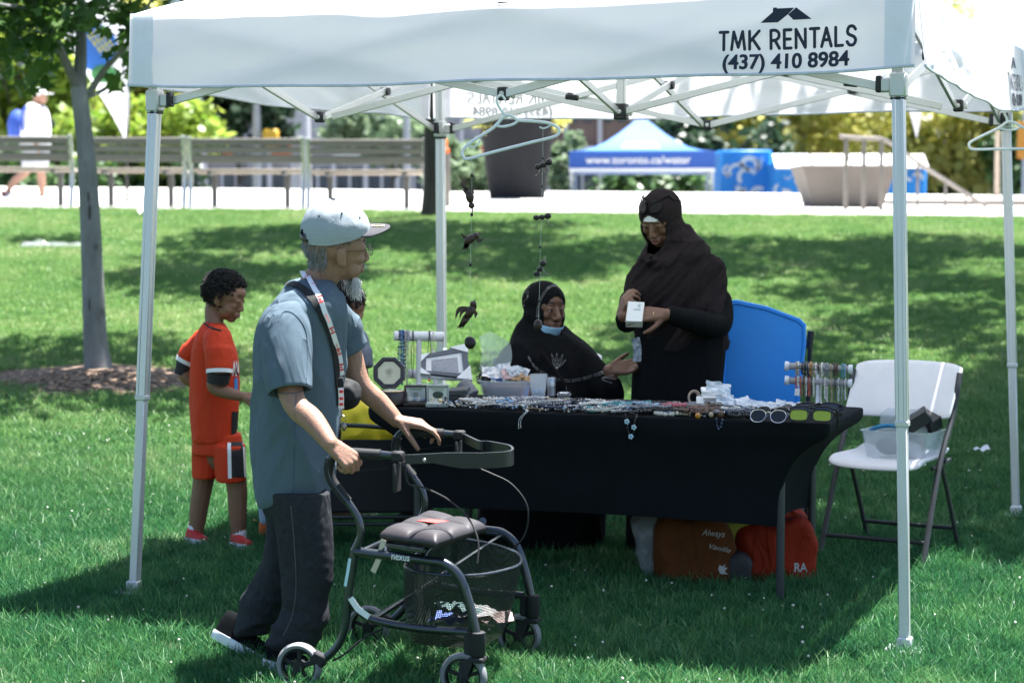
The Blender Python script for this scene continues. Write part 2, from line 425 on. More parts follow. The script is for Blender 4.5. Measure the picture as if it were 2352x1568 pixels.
def mulch_in(x, y): 
    dx, dy = x - (TREE_X + .05), y - (TREE_Y - .25)
    return (dx / .78) ** 2 + (dy / .52) ** 2 < 1 + .5 * noise.noise(V((x * 2.2, y * 2.2, 1)))
near_c = tuft_coll('near tufts', [(26, .055, .026, .058, .0034, i, .55) for i in range(4)] + [(22, .05, .035, .085, .0036, 9, .45), (20, .05, .035, .08, .0036, 10, .7), (10, .06, .05, .11, .003, 12, .6)])
far_c = tuft_coll('far tufts', [(30, .10, .03, .06, .0058, 30 + i, .55) for i in range(5)])
scatter('grass', lambda x, y: True, 5.4, 11.6, .2, 950, near_c, .75, 1.2, 1, 'short mown green grass under and in front of the white tent')
scatter('grass', lambda x, y: not mulch_in(x, y), 11.45, 24.9, .22, 330, far_c, .75, 1.25, 2, 'mown green grass on the slope behind the tent')

# mulch ring with chips
mb = MB(); ch = MB(); rd = random.Random(4)
ring = []
for k in range(40):
    g = 2 * PI * k / 40; r_ = 1 + .1 * noise.noise(V((math.cos(g) * 2, math.sin(g) * 2, 5)))
    ring.append((TREE_X + .05 + .86 * r_ * math.cos(g), TREE_Y - .25 + .58 * r_ * math.sin(g)))
cz = ground(TREE_X, TREE_Y) + .05
mb.add([(TREE_X, TREE_Y, cz)] + [(x * .5 + TREE_X * .5, y * .5 + TREE_Y * .5, ground(x * .5 + TREE_X * .5, y * .5 + TREE_Y * .5) + .035) for x, y in ring] + [(x, y, ground(x, y) + .006) for x, y in ring],
       [(0, 1 + k, 1 + (k + 1) % 40) for k in range(40)] + [(1 + k, 41 + k, 41 + (k + 1) % 40, 1 + (k + 1) % 40) for k in range(40)])
mul = mb.build('mulch_bed', M('mulch earth', (.16, .11, .075), .95, var=.4, vs=25, bump=.8, bs=60), kind='structure', ang=0)
for _ in range(1500):
    a = rd.uniform(0, 2 * PI); r_ = math.sqrt(rd.random()); x = TREE_X + .05 + .85 * r_ * math.cos(a); y = TREE_Y - .25 + .57 * r_ * math.sin(a)
    z = ground(x, y) + .05 * (1 - r_) + .012
    ch.box((x, y, z), (rd.uniform(.02, .06), rd.uniform(.008, .02), .006), Matrix.Rotation(rd.uniform(0, 6.28), 3, 'Z') @ Matrix.Rotation(rd.uniform(-.5, .5), 3, 'X'))
ch.build('mulch_chips', M('wood chip', (.34, .24, .17), .9, var=.45, vs=14), kind='stuff', label='wood mulch chips around the tree trunk', flip=False, ang=0)

# clover heads, dry leaves
mb = MB()
for _ in range(420):
    y = rd.uniform(5.6, 12) if rd.random() < .9 else rd.uniform(12, 16); x = rd.uniform(-1, 1) * (.25 * y + .4)
    if mulch_in(x, y) or (rd.random() < .5 and noise.noise(V((x * .8, y * .8, 2))) < 0): continue
    mb.ell((x, y, ground(x, y) + rd.uniform(.03, .055)), rd.uniform(.003, .0058), seg=6, rings=4)
mb.build('clover_flowers', M('clover flower', (.72, .68, .60), .8), kind='stuff', label='small white clover heads dotted over the grass', flip=False)
mb = MB(); mb.m = 0
for k in range(46):
    y = rd.uniform(8.5, 21); x = rd.uniform(-1, 1) * .25 * y
    s = rd.uniform(.015, .032); a = rd.uniform(0, 6.28); c = V((x, y, ground(x, y) + .045)); ex = V((math.cos(a), math.sin(a), .25)) * s; ey = V((-math.sin(a), math.cos(a), .15)) * s * .6
    mb.m = k % 3
    mb.add([c - ex, c - ey * .9 + V((0, 0, .008)), c + ex, c + ey, c + V((0, 0, -.004))], [(0, 1, 4), (1, 2, 4), (2, 3, 4), (3, 0, 4)])
mb.build('fallen_leaves', [M('dry leaf', (.42, .28, .12), .7), M('pale dry leaf', (.62, .52, .36), .7), M('brown leaf', (.2, .12, .06), .7)], kind='stuff', label='dry fallen leaves scattered on the lawn', flip=False)

# ------------------------------------------------------------------ trees
def leaf_mat(key, c, c2, tl=.45):
    m = bpy.data.materials.new(key); m.use_nodes = True; nt = m.node_tree; N = nt.nodes; L = nt.links; b = N['Principled BSDF']; out = N['Material Output']
    g = N.new('ShaderNodeNewGeometry'); rp = N.new('ShaderNodeValToRGB'); rp.color_ramp.elements[0].color = (*c, 1); rp.color_ramp.elements[1].color = (*c2, 1)
    L.new(g.outputs['Random Per Island'], rp.inputs[0]); L.new(rp.outputs[0], b.inputs['Base Color']); b.inputs['Roughness'].default_value = .45
    t = N.new('ShaderNodeBsdfTranslucent'); mx = N.new('ShaderNodeMixShader'); mx.inputs[0].default_value = tl
    L.new(rp.outputs[0], t.inputs[0]); L.new(b.outputs[0], mx.inputs[1]); L.new(t.outputs[0], mx.inputs[2]); L.new(mx.outputs[0], out.inputs[0])
    return m
MAPLE = [(0, 0), (.18, -.1), (.46, -.06), (.36, .12), (.62, .34), (.36, .36), (.30, .48), (.18, .46), (0, 1)]
MAPLE = MAPLE + [(-x, y) for x, y in MAPLE[-2:0:-1]]
OVAL = [(0, 0), (.3, .25), (.34, .55), (0, 1), (-.34, .55), (-.3, .25)]
def leaves(pts, size, shape, seed, droop=.4):
    """leaf faces at pts, each its own little polygon, folded on the midrib"""
    r = np.random.default_rng(seed); n = len(pts); sh = np.array(shape); k = len(sh)
    a = r.uniform(0, 2 * np.pi, n); el = r.normal(-droop, .55, n); roll = r.normal(0, .7, n); s = size * r.uniform(.6, 1.25, n)
    y = np.stack([np.cos(a) * np.cos(el), np.sin(a) * np.cos(el), np.sin(el)], 1)
    x = np.stack([-np.sin(a), np.cos(a), np.zeros(n)], 1); z = np.cross(x, y)
    x2 = x * np.cos(roll)[:, None] + z * np.sin(roll)[:, None]; z2 = np.cross(x2, y)
    co = pts[:, None, :] + s[:, None, None] * (x2[:, None, :] * sh[None, :, 0:1] + y[:, None, :] * sh[None, :, 1:2] + z2[:, None, :] * (np.abs(sh[None, :, 0:1]) * .35))
    return co.reshape(-1, 3), k
def leaf_obj(name, blobs, n, size, shape, mat_, parent, seed, hollow=.35, **kw):
    """n leaves spread over ellipsoid clumps [(centre, radii)], denser near their outsides"""
    r = np.random.default_rng(seed); w = np.array([b_[1][0] * b_[1][1] * b_[1][2] for b_ in blobs]) ** .75; w /= w.sum()
    pick = r.choice(len(blobs), n, p=w); d = r.normal(size=(n, 3)); d /= np.linalg.norm(d, axis=1)[:, None]
    rad = (hollow + (1 - hollow) * r.random(n)) ** .6; rad *= 1 + .18 * r.normal(size=n)
    pts = np.array([blobs[i][0] for i in pick]) + d * rad[:, None] * np.array([blobs[i][1] for i in pick])
    co, k = leaves(pts, size, shape, seed + 1)
    me = bpy.data.meshes.new(name); me.from_pydata(co.tolist(), [], (np.arange(n * k).reshape(n, k)).tolist())
    return link(name, me, mat_, parent, ang=0, **kw)
def blobs_in(c, r, n, br, seed, flatz=.7):
    q = np.random.default_rng(seed); out = []
    while len(out) < n:
        d = q.uniform(-1, 1, 3)
        if np.linalg.norm(d) > 1 or np.linalg.norm(d) < .35: continue
        s = br * q.uniform(.6, 1.3); out.append((np.array(c) + d * np.array(r), (s, s, s * flatz)))
    return out
bark = M('grey smooth bark', (.20, .185, .165), .85, var=.35, vs=14, bump=.5, bs=30, stretch=(1, 1, .25))
bark_d = M('dark bark', (.07, .058, .048), .9, var=.3, vs=20, bump=.6, bs=35, stretch=(1, 1, .25))

# the young maple in the lawn at left: trunk and limbs follow the photo
G_TREE = 'young trees standing in the lawn'
tb = V((TREE_X, TREE_Y, ground(TREE_X, TREE_Y) - .02))
maple = thing('maple_tree', 'young maple with pale grey trunk rising from the mulch bed', 'tree', tb, G_TREE)
tp = [P(u, v, 14.0) for u, v in ((230, 872), (226, 845), (219, 780), (213, 640), (207, 500), (200, 380), (190, 280), (180, 200))]
wid = [.125, .098, .083, .075, .07, .064, .058, .056]
mb = MB(); mb.tube(spline(tp, 4), [q for q in spline(wid, 4)], 16)
trunk = mb.build('trunk', M('mottled maple bark', (.27, .27, .265), .85, c2=(.15, .148, .145), var=0, vs=9, bump=.5, bs=40, stretch=(1, 1, .35)), maple)
for k, (u, v, r_) in enumerate(((203, 452, .017), (206, 488, .026), (222, 566, .010), (206, 700, .024), (211, 752, .030), (236, 716, .012))):
    p = P(u, v, 14.0 - .070); mb = MB(); mb.ell(p, (r_ * .42, .010, r_ * 2.2), seg=8, rings=5); mb.build('bark_scar', M('dark bark scar', (.075, .068, .062), .95), maple)
lm = MB()
limbs = [[(186, 215, 14.3), (150, 140, 14.2), (120, 60, 14.1), (105, -30, 14.0), (80, -160, 13.9)], [(182, 200, 14.3), (186, 110, 14.35), (186, 0, 14.4), (190, -200, 14.5), (210, -420, 14.6)],
         [(205, 215, 14.3), (240, 160, 14.2), (285, 110, 14.0), (330, 30, 13.9), (400, -80, 13.8)], [(196, 225, 14.3), (240, 205, 14.5), (282, 168, 14.8), (330, 120, 15.0)],
         [(120, 60, 14.1), (60, 20, 13.8), (0, 10, 13.6), (-80, -30, 13.4)], [(140, 120, 14.2), (80, 110, 14.6), (20, 75, 14.9), (-60, 60, 15.2)]]
lr = [.038, .05, .026, .018, .022, .018]
for l_, r0 in zip(limbs, lr):
    pts = spline([P(*q) for q in l_], 4); lm.tube(pts, [r0 * (1 - .75 * i / (len(pts) - 1)) for i in range(len(pts))], 7)
lm.build('limb', M('mottled maple bark'), maple)
mleaf = leaf_mat('maple leaf', (.035, .095, .022), (.10, .20, .035), .42)
bl = [(np.array(P(u, v, Y)), (rr * .84, rr * .84, rr * .52)) for u, v, Y, rr in
      ((30, 40, 13.9, .42), (90, 110, 14.5, .34), (30, 150, 14.8, .36), (120, 20, 14, .36), (160, 60, 13.6, .22), (60, 185, 14.2, .2), (120, 170, 15, .22), (10, 90, 13.6, .3), (-60, 60, 14, .5),
       (250, 40, 13.8, .3), (215, 10, 14.4, .34), (300, 70, 13.8, .26), (285, 120, 14.1, .17), (310, 150, 14.6, .16), (262, 175, 14.6, .13), (330, 20, 13.9, .3), (225, 215, 14.4, .09), (295, 180, 14.9, .13),
       (325, 110, 15, .2), (20, 0, 14.5, .45), (95, 60, 13.8, .28))]
bl += [(np.array((TREE_X + dx, 14.2 + dy, z)), (rr, rr, rr * .7)) for dx, dy, z, rr in
       ((-.6, .3, 3.7, .8), (.5, -.4, 3.7, .75), (-.1, .7, 4.2, .85), (.7, .6, 4.3, .8), (-.8, -.6, 4.2, .7), (.1, 0, 4.9, .8), (-1.2, .2, 3.5, .6), (1.1, 0, 3.7, .55), (-.3, -1.1, 3.8, .7), (.2, 1.3, 3.9, .7), (1.5, 1.0, 4.3, .65), (1.9, .2, 4.6, .6), (.9, 1.6, 4.6, .7), (1.6, -.5, 4.4, .5), (2.3, 1.1, 4.8, .5))]
leaf_obj('crown', bl, 4700, .12, MAPLE, mleaf, maple, 21)

def tree(name, label, x, y, zg, h, r, crown, lm_, seed, n, lsize, br, group=None, tr=.1, shape=OVAL, lean=(0, 0), blobs=26, dark=True):
    t = thing(name, label, 'tree', (x, y, zg), group)
    top = zg + h * .8; mb = MB(); rd_ = random.Random(seed)
    pts = spline([(x, y, zg - .05), (x + lean[0] * .3, y + lean[1] * .3, zg + h * .3), (x + lean[0] * .7, y + lean[1] * .7, zg + h * .55), (x + lean[0], y + lean[1], top)], 4)
    mb.tube(pts, [tr * (1.35 if i == 0 else 1) * (1 - .7 * i / (len(pts) - 1)) for i in range(len(pts))], 10)
    bl = blobs_in(crown, r, blobs, br, seed)
    for k in range(0, len(bl), 2):
        i = rd_.randint(int(len(pts) * .4), len(pts) - 2); c = V(bl[k][0]); m_ = (pts[i] + c) / 2 + V((0, 0, -.1 * h * .1))
        mb.tube(spline([pts[i], m_, c], 3), [tr * .38, tr * .34, tr * .3, tr * .25, tr * .2, tr * .15, tr * .08], 5)
    mb.build('trunk', bark_d if dark else bark, t)
    leaf_obj('crown', bl, n, lsize, shape, lm_, t, seed + 3)
    return t
g_lf = leaf_mat('green tree leaf', (.030, .085, .026), (.075, .15, .036), .16)
y_lf = leaf_mat('yellow green leaf', (.32, .36, .08), (.66, .62, .22), .58)
l_lf = leaf_mat('light green leaf', (.15, .28, .03), (.40, .48, .08), .5)
d_lf = leaf_mat('dark evergreen leaf', (.018, .045, .024), (.04, .085, .04), .25)
p_lf = leaf_mat('pale grey green leaf', (.10, .17, .085), (.22, .30, .17), .4)

tx, ty = P(992, 495, 24.4).x, 24.4
tree('shade_tree', 'dark trunked shade tree at the plaza edge behind the tent leg', tx, ty, ground(tx, ty), 8.0, (3.4, 3.2, 1.2), (tx + .75, ty - 2.3, 7.2), g_lf, 41, 9500, .17, .72, G_TREE, .105)
# trees beside the lawn whose crowns stand just outside the picture
tree('shade_tree', 'leafy shade tree beside the lawn beyond the right edge', 5.6, 16.0, ground(5.6, 16), 7.6, (2.9, 3.0, 1.4), (4.6, 16.0, 7.0), g_lf, 47, 10500, .17, .7, G_TREE, .12)
tree('shade_tree', 'leafy tree standing right of the white folding chair', 5.2, 11.6, ground(5.2, 11.6), 6.8, (2.1, 2.2, 1.2), (4.0, 12.4, 6.1), g_lf, 53, 8000, .16, .6, G_TREE, .11)
tree('shade_tree', 'shade tree up the slope beyond the right edge of the lawn', 6.9, 21.2, ground(6.9, 21.2), 8.4, (2.5, 2.2, 1.2), (5.4, 21.4, 8.0), g_lf, 59, 6500, .17, .65, G_TREE, .12)
# ------------------------------------------------------------------ benches along the plaza edge
steel = M('brushed bench steel', (.52, .53, .55), .4, .85, var=.06)
greyw = M('weathered bench timber', (.23, .215, .195), .85, c2=(.15, .14, .128), var=0, vs=6, bump=.4, bs=30, stretch=(.15, 1, 1))
seatw = M('sunlit seat timber', (.42, .36, .31), .75, c2=(.34, .29, .25), var=0, vs=6, bump=.3, bs=30, stretch=(.15, 1, 1))  # paler than the backrest timber: sunlight on the seat tops put into the colour
darkst = M('dark grey bench steel', (.14, .14, .14), .5, .4)
YB = 25.75
def bench(label, u0, u1):
    zb = plaza_z(P((u0 + u1) / 2, 480, YB).x, YB); x0, x1 = P(u0, 400, YB).x, P(u1, 400, YB).x
    t = thing('park_bench', label, 'bench', ((x0 + x1) / 2, YB, zb), 'slatted park benches in a row')
    lean = .16
    for z0, z1 in ((.545, .645), (.662, .742), (.757, .842)):      # three backrest planks leaning towards the camera
        yy = YB - .30 - lean * (z0 + z1 - .9) / 2 * .6
        m = MB(); m.box(((x0 + x1) / 2, yy, zb + (z0 + z1) / 2), (x1 - x0 - .05, .04, z1 - z0), Matrix.Rotation(.18, 3, 'X'), .006); m.build('plank', greyw, t)
    for k in range(4):
        m = MB(); m.box(((x0 + x1) / 2, YB - .17 + .12 * k, zb + .455 - .006 * k), (x1 - x0 - .05, .105, .04), None, .006); m.build('plank', seatw, t)
    for x in (x0 + .0, x1 - .0):
        m = MB(); m.tube([(x, YB - .37, zb + .86), (x, YB - .31, zb + .62), (x, YB - .24, zb + .43), (x, YB - .30, zb + .2), (x, YB - .36, zb - .02)], .028, 8, flat=.7)
        m.build('leg', steel, t)
    for x in (x0 + .22, x1 - .25):
        m = MB(); m.box((x, YB + .22, zb + .215), (.07, .05, .43), None, .006); m.box((x, YB, zb + .418), (.05, .5, .03)); m.build('leg', darkst, t)
    return t
bench('slatted bench far left, nearest the walking person', -70, 176)
bench('slatted bench crossed by the pale maple trunk', 206, 432)
bench('slatted bench with the left tent leg at its left end', 446, 702)
bench('slatted bench beside the dark tree trunk, right end of row', 714, 978)

# ------------------------------------------------------------------ big planter pot
def px(u, Y): return P(u, 400, Y).x
pc = P(1188, 458, 31.5); zb = plaza_z(pc.x, 31.5)
pot = thing('planter_pot', 'huge dark grey tapered planter pot on the plaza', 'planter', (pc.x, 31.5, zb))
m = MB(); m.lathe((pc.x, 31.5, zb), [(.40, 0), (.42, .01), (.575, 1.16), (.60, 1.17), (.60, 1.24), (.55, 1.245), (.54, 1.12), (.02, 1.10)], 36, cap=(True, True)); m.build('body', M('dark planter plastic', (.018, .019, .022), .85, var=.15, vs=3, spec=.15), pot)
m = MB(); m.lathe((pc.x, 31.5, zb), [(.02, 1.101), (.5, 1.105), (.02, 1.16)], 20); m.build('soil', M('soil', (.06, .045, .035), .95), pot)
leaf_obj('foliage', [(np.array((pc.x + dx, 31.5 + dy, zb + 1.3 + dz)), (.3, .3, .2)) for dx, dy, dz in ((-.3, 0, 0), (.25, .1, .05), (0, -.3, .02), (.5, 0, -.08), (-.45, -.2, -.05))], 620, .11, OVAL, y_lf, pot, 61)

# ------------------------------------------------------------------ blue tent with white address lettering
def blue_tent():
    Y0 = 38.0; x0, x1 = px(1307, Y0), px(1640, Y0); z1 = P(1400, 347, Y0).z; z0 = P(1400, 387, Y0).z; W = x1 - x0
    ya = -.06; ex = V((math.cos(ya), math.sin(ya), 0)); ey = V((-math.sin(ya), math.cos(ya), 0)); o = V((x0, Y0, 0))
    t = thing('pop_up_tent', 'blue pop-up tent with white web address on its valance', 'tent', (x0, Y0, .3))
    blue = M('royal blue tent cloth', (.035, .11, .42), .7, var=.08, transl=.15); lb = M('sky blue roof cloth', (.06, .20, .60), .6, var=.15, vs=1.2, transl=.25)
    wh = M('white print', (.82, .82, .80), .7, var=0); al = M('aluminium tube', (.55, .56, .58), .42, .7, var=.05)
    def q(a, b_, z): return o + ex * (a * W) + ey * (b_ * W) + V((0, 0, z))
    pk = q(.5, .5, P(1500, 272, Y0 + 1.2).z + .05)
    m = MB(); cs = [q(0, 0, z1), q(1, 0, z1), q(1, 1, z1), q(0, 1, z1)]
    for k in range(4):
        a, b_ = cs[k], cs[(k + 1) % 4]
        m.grid(lambda s_, t_, a=a, b_=b_: (a.lerp(b_, s_)).lerp(pk, t_) - V((0, 0, .22 * math.sin(PI * t_) * (1 - t_ * .5))), 6, 6)
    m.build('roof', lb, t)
    names = []
    for a, b_ in (((0, 0), (1, 0)), ((1, 0), (1, 1)), ((0, 1), (1, 1)), ((0, 0), (0, 1))):
        A, B = q(*a, z1), q(*b_, z1); n = nrm((B - A).cross(V((0, 0, 1)))) * .02
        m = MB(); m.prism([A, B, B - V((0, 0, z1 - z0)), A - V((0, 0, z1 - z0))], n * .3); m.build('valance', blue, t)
        m = MB(); m.prism([A - V((0, 0, z1 - z0)), B - V((0, 0, z1 - z0)), B - V((0, 0, z1 - z0 + .06)), A - V((0, 0, z1 - z0 + .06))], n * .3); m.build('hem', wh, t)
    m = MB(); letter(m, 'www.toronto.ca/water', q(.115, 0, z0 + .085) - ey * .02, ex, V((0, 0, 1)), W * .72, .15, .012); m.build('lettering', wh, t, ang=0, flip=False)
    m = MB(); letter(m, 'www.toronto.ca/water', q(1, .12, z0 + .085) + ex * .02, ey, V((0, 0, 1)), W * .72, .15, .012); m.build('lettering', wh, t, ang=0, flip=False)
    m = MB()
    for a, b_, c in ((.28, .62, .12), (.34, .72, .05)): pass
    rA, rB = q(.3, .17, 0), q(.72, .17, 0)
    def roofp(s_, t_): return (cs[0].lerp(cs[1], s_)).lerp(pk, t_) - V((0, 0, .22 * math.sin(PI * t_) * (1 - t_ * .5))) + V((0, -.012, .018))
    m.grid(lambda s_, t_: roofp(.3 + .38 * s_, .3 + .17 * t_), 6, 2); m.build('logo_panel', wh, t, ang=0)
    for a, b_ in ((0, 0), (1, 0), (1, 1), (0, 1)):
        m = MB(); p = q(a, b_, .3); p += (q(.5, .5, .3) - p) * .03; m.box(p + V((0, 0, (z1 - .3) / 2)), (.05, .05, z1 - .3), None, .006); m.build('leg', al, t)
blue_tent()

# ------------------------------------------------------------------ blue painted booths
bl_m = M('painted cyan steel', (.03, .28, .75), .5, var=.12, vs=1.5); wh_m = M('white paint', (.75, .77, .78), .6, var=.05)
def splash(mb, fn, seed, n):
    rd_ = random.Random(seed)
    for _ in range(n):
        a, b_ = rd_.random(), rd_.random(); r0 = rd_.uniform(.03, .14); g0 = rd_.uniform(0, 6.28); sw = rd_.uniform(1.2, 4.2); th = r0 * rd_.uniform(.25, .5); k = 7
        top = [fn(a, b_, (r0) * math.cos(g0 + sw * i / k), r0 * math.sin(g0 + sw * i / k)) for i in range(k + 1)]
        bot = [fn(a, b_, (r0 - th) * math.cos(g0 + sw * i / k), (r0 - th) * math.sin(g0 + sw * i / k)) for i in range(k + 1)]
        o = len(mb.v); mb.add(top + bot, [(i, i + 1, k + 2 + i, k + 1 + i) for i in range(k)])
def booth(label, u0, u1, v1, Y, depth, awn=False, seed=1):
    x0, x1 = px(u0, Y), px(u1, Y); z1 = P(u0, v1, Y).z; z0 = .3
    t = thing('water_booth', label, 'booth', ((x0 + x1) / 2, Y, z0), 'blue painted booths behind the plaza')
    m = MB(); m.box(((x0 + x1) / 2, Y + depth / 2, (z0 + z1) / 2), (x1 - x0, depth, z1 - z0), None, .03)
    for k in range(int((x1 - x0) / .5)): m.box((x0 + .25 + .5 * k, Y - .012, (z0 + z1) / 2), (.05, .03, z1 - z0 - .1))
    m.build('body', bl_m, t)
    m = MB(); splash(m, lambda a, b_, dx, dz: V((x0 + .15 + a * (x1 - x0 - .3) + dx * 2.2, Y - .033, z0 + .9 + b_ * (z1 - z0 - 1.1) + dz * 2.2)), seed, 26); m.build('water_pattern', wh_m, t, ang=0, kind='stuff')
    if awn:
        for k in range(4):
            a = x0 + (x1 - x0) * k / 4; b_ = x0 + (x1 - x0) * (k + 1) / 4 - .05
            m = MB(); m.prism([(a, Y - .5, z1 - .16), (b_, Y - .5, z1 - .16), (b_, Y + .1, z1 + .14), (a, Y + .1, z1 + .14)], (0, 0, .03))
            m.build('awning', M('white awning cloth', (.8, .82, .84), .6, transl=.3) if k % 2 == 0 else M('tile grey awning', (.55, .52, .50), .6), t)
    return t
booth('tall cyan booth with white water pattern beside the blue tent', 1655, 1772, 345, 46, 2.5, False, 3)
booth('long low cyan booth under pale awning panels', 1775, 2128, 372, 45, 2.5, True, 5)

# ------------------------------------------------------------------ concrete planter wall, rails, ledge
cw = M('raw grey concrete', (.17, .15, .135), .85, c2=(.12, .105, .094), var=0, vs=1.6, bump=.3, bs=25)
Y = 28.3; zc = plaza_z(px(1950, Y), Y)
m = MB(); a, b_ = px(1842, Y), px(2056, Y); zt = P(1950, 386, Y).z
m.loft([[V((a + .17, Y, zc - .02)), V((b_ - .17, Y, zc - .02)), V((b_ - .17, Y + .9, zc - .02)), V((a + .17, Y + .9, zc - .02))], [V((a, Y - .1, zt)), V((b_, Y - .1, zt)), V((b_, Y + 1.1, zt)), V((a, Y + 1.1, zt))]])
m.box(((a + b_) / 2, Y + .5, zt + .02), (b_ - a + .04, 1.24, .04), None, .01)
m.build('concrete_planter', cw, label='grey tapered concrete planter block behind the railing posts', cat='planter')
ra = M('galvanised rail', (.20, .18, .165), .5, .5, var=.1)
Yr = 26.9
t = thing('hand_rail', 'grey metal railing with three posts before the concrete planter', 'railing', (px(1985, Yr), Yr, plaza_z(px(1985, Yr), Yr)))
for u in (1943, 1984, 2024):
    m = MB(); zg = plaza_z(px(u, Yr), Yr); m.box((px(u, Yr), Yr, (zg + P(u, 318, Yr).z) / 2), (.05, .05, P(u, 318, Yr).z - zg + .02), None, .006); m.build('post', ra, t)
m = MB(); m.tube(spline([P(1928, 314, Yr), P(1975, 318, Yr), P(2024, 320, Yr), P(2056, 336, Yr + .1), P(2110, 375, Yr + .5), P(2180, 420, Yr + 1), P(2265, 474, Yr + 1.4)], 4), .03, 8); m.build('top_rail', ra, t)
m = MB(); m.tube([P(2112, 377, Yr + .5), P(2185, 424, Yr + 1.02), P(2250, 468, Yr + 1.35)], .022, 8); m.build('lower_rail', ra, t)
for u, v in ((2108, 376), (2172, 416), (2218, 444)):
    m = MB(); q = P(u, v, Yr + .5 + (u - 2108) * .0058); m.box((q.x, q.y, (q.z + plaza_z(q.x, q.y)) / 2), (.035, .035, q.z - plaza_z(q.x, q.y)), None, .005); m.build('post', ra, t)
m = MB(); zl = P(1400, 456, 30.7).z; m.box(((px(1040, 33) + px(1876, 30.7)) / 2, 32.5, zl - .15), (px(1876, 30.7) - px(1040, 33), 3.6, .30), None, .03); m.build('plaza_ledge', conc, kind='structure')
m = MB(); m.box((px(2230, 30), 30.6, P(2200, 459, 30).z - .15), (px(2420, 30) - px(2040, 30), 1.2, .3), None, .03); m.build('plaza_step', cw, kind='structure')

# ------------------------------------------------------------------ teardrop banner on a pole
Yf = 27.2
t = thing('feather_banner', 'white feather banner with blue disc on a black pole', 'banner', (px(291, Yf), Yf, plaza_z(px(291, Yf), Yf)))
zg = plaza_z(px(291, Yf), Yf)
pole = spline([V((px(291, Yf), Yf, zg)), P(292, 340, Yf), P(298, 180, Yf), P(292, 60, Yf), P(240, -30, Yf), P(170, -40, Yf)], 6)
m = MB(); m.tube(pole, [.022 * (1 - .5 * i / len(pole)) for i in range(len(pole))], 8); m.build('pole', M('black pole', (.02, .02, .02), .5), t)
lft = spline([P(288, 327, Yf), P(255, 262, Yf), P(205, 180, Yf), P(160, 110, Yf), P(138, 50, Yf), P(150, 0, Yf), P(172, -38, Yf)], 5); rgt = spline([P(291, 327, Yf), P(296, 262, Yf), P(299, 180, Yf), P(299, 120, Yf), P(293, 50, Yf), P(270, 0, Yf), P(176, -39, Yf)], 5)
m = MB()
for i in range(len(lft) - 1):
    pass
m.loft([[a + (b_ - a) * s + V((0, .04 * math.sin(3 * s + i * .3), 0)) for s in (0, .25, .5, .75, 1)] for i, (a, b_) in enumerate(zip(lft, rgt))], (False, False), closed=False)
m.build('flag', M('white banner cloth', (.78, .78, .80), .7, transl=.4), t)
m = MB(); c = P(222, 110, Yf - .06); m.add([c] + [c + V((.27 * math.cos(g), -.0, .31 * math.sin(g))) for g in np.linspace(0, 2 * PI, 29)[:-1]], [(0, 1 + k, 1 + (k + 1) % 28) for k in range(28)]); m.build('disc', M('banner blue', (.06, .20, .60), .7, var=0, transl=.3), t, ang=0)
m = MB()
for i, (u, v) in enumerate(((208, 98), (219, 112), (230, 126), (241, 139))):
    for k in range(4):
        q = P(u + 8 * k, v - 13 * k * .45 - 4, Yf - .075); m.add([q, q + V((.026, 0, .018)), q + V((-.02, 0, .085)), q + V((-.046, 0, .067))], [(0, 1, 2, 3)])
m.build('yellow_lettering', M('banner yellow', (.68, .60, .10), .7, var=0), t, ang=0, flip=False)
m = MB(); c = P(238, 170, Yf - .07); m.add([c + V((.17 * math.cos(g), 0, .12 * math.sin(g))) for g in np.linspace(0, 2 * PI, 21)[:-1]], [tuple(range(20))]); m.build('green_mark', M('banner green', (.10, .32, .12), .7, var=0, transl=.3), t, ang=0)

# ------------------------------------------------------------------ far trees, shrubs, building, street things
def bush(name, label, u, v, Y, ru, rv, lm_, seed, n, ls, group, h=None, zb=.3):
    c = P(u, v, Y); k = Y / FPX
    tr_ = max(.05, rv * k * .06)
    return tree(name, label, c.x, Y, zb, (c.z - zb) / .8, (ru * k, max(.8, ru * k * .7), rv * k), (c.x, Y, c.z), lm_, seed, n, ls, ru * k * .36, group, tr_, OVAL, blobs=22)
GB = 'trees and shrubs growing beyond the plaza'
bush('background_tree', 'sunlit yellow green tree above the walking person', 40, 150, 41, 190, 150, l_lf, 70, 3000, .30, GB)
bush('background_tree', 'tall light green tree behind the feather banner', 270, 90, 44, 170, 180, y_lf, 71, 3000, .30, GB)
bush('background_shrub', 'bright low shrub between the maple and left tent leg', 300, 330, 39, 170, 85, l_lf, 72, 2400, .22, GB)
bush('background_shrub', 'sunlit shrub right of the left tent leg', 410, 290, 38.6, 110, 62, l_lf, 73, 1600, .22, GB)
bush('background_shrub', 'dark green hedge shrub low behind the left benches', 120, 400, 38.4, 190, 60, g_lf, 74, 2200, .2, GB)
bush('background_shrub', 'dark green shrub low behind the second bench', 330, 415, 38.2, 130, 45, g_lf, 75, 1500, .18, GB)
bush('background_tree', 'tree top standing over the left tent corner', 400, 30, 47, 130, 130, g_lf, 76, 2200, .34, GB)
bush('background_tree', 'dark evergreen behind the bench near the grey post', 545, 260, 46, 120, 85, d_lf, 77, 2400, .26, GB)
bush('background_shrub', 'pale grey green shrub left of the planter pot', 1060, 390, 37, 62, 75, p_lf, 78, 1500, .16, GB)
bush('background_shrub', 'green shrub right of the planter pot', 1300, 380, 43, 55, 70, p_lf, 79, 1500, .16, GB)
bush('background_tree', 'pale leaved tree above the third bench', 900, 300, 52, 130, 60, p_lf, 80, 1800, .25, GB)
bush('background_tree', 'dark tree behind the blue tent roof', 1640, 330, 56, 150, 90, d_lf, 81, 2200, .32, GB)
bush('background_shrub', 'green bushes seen under the blue tent', 1490, 430, 44, 120, 45, g_lf, 82, 1600, .2, GB)
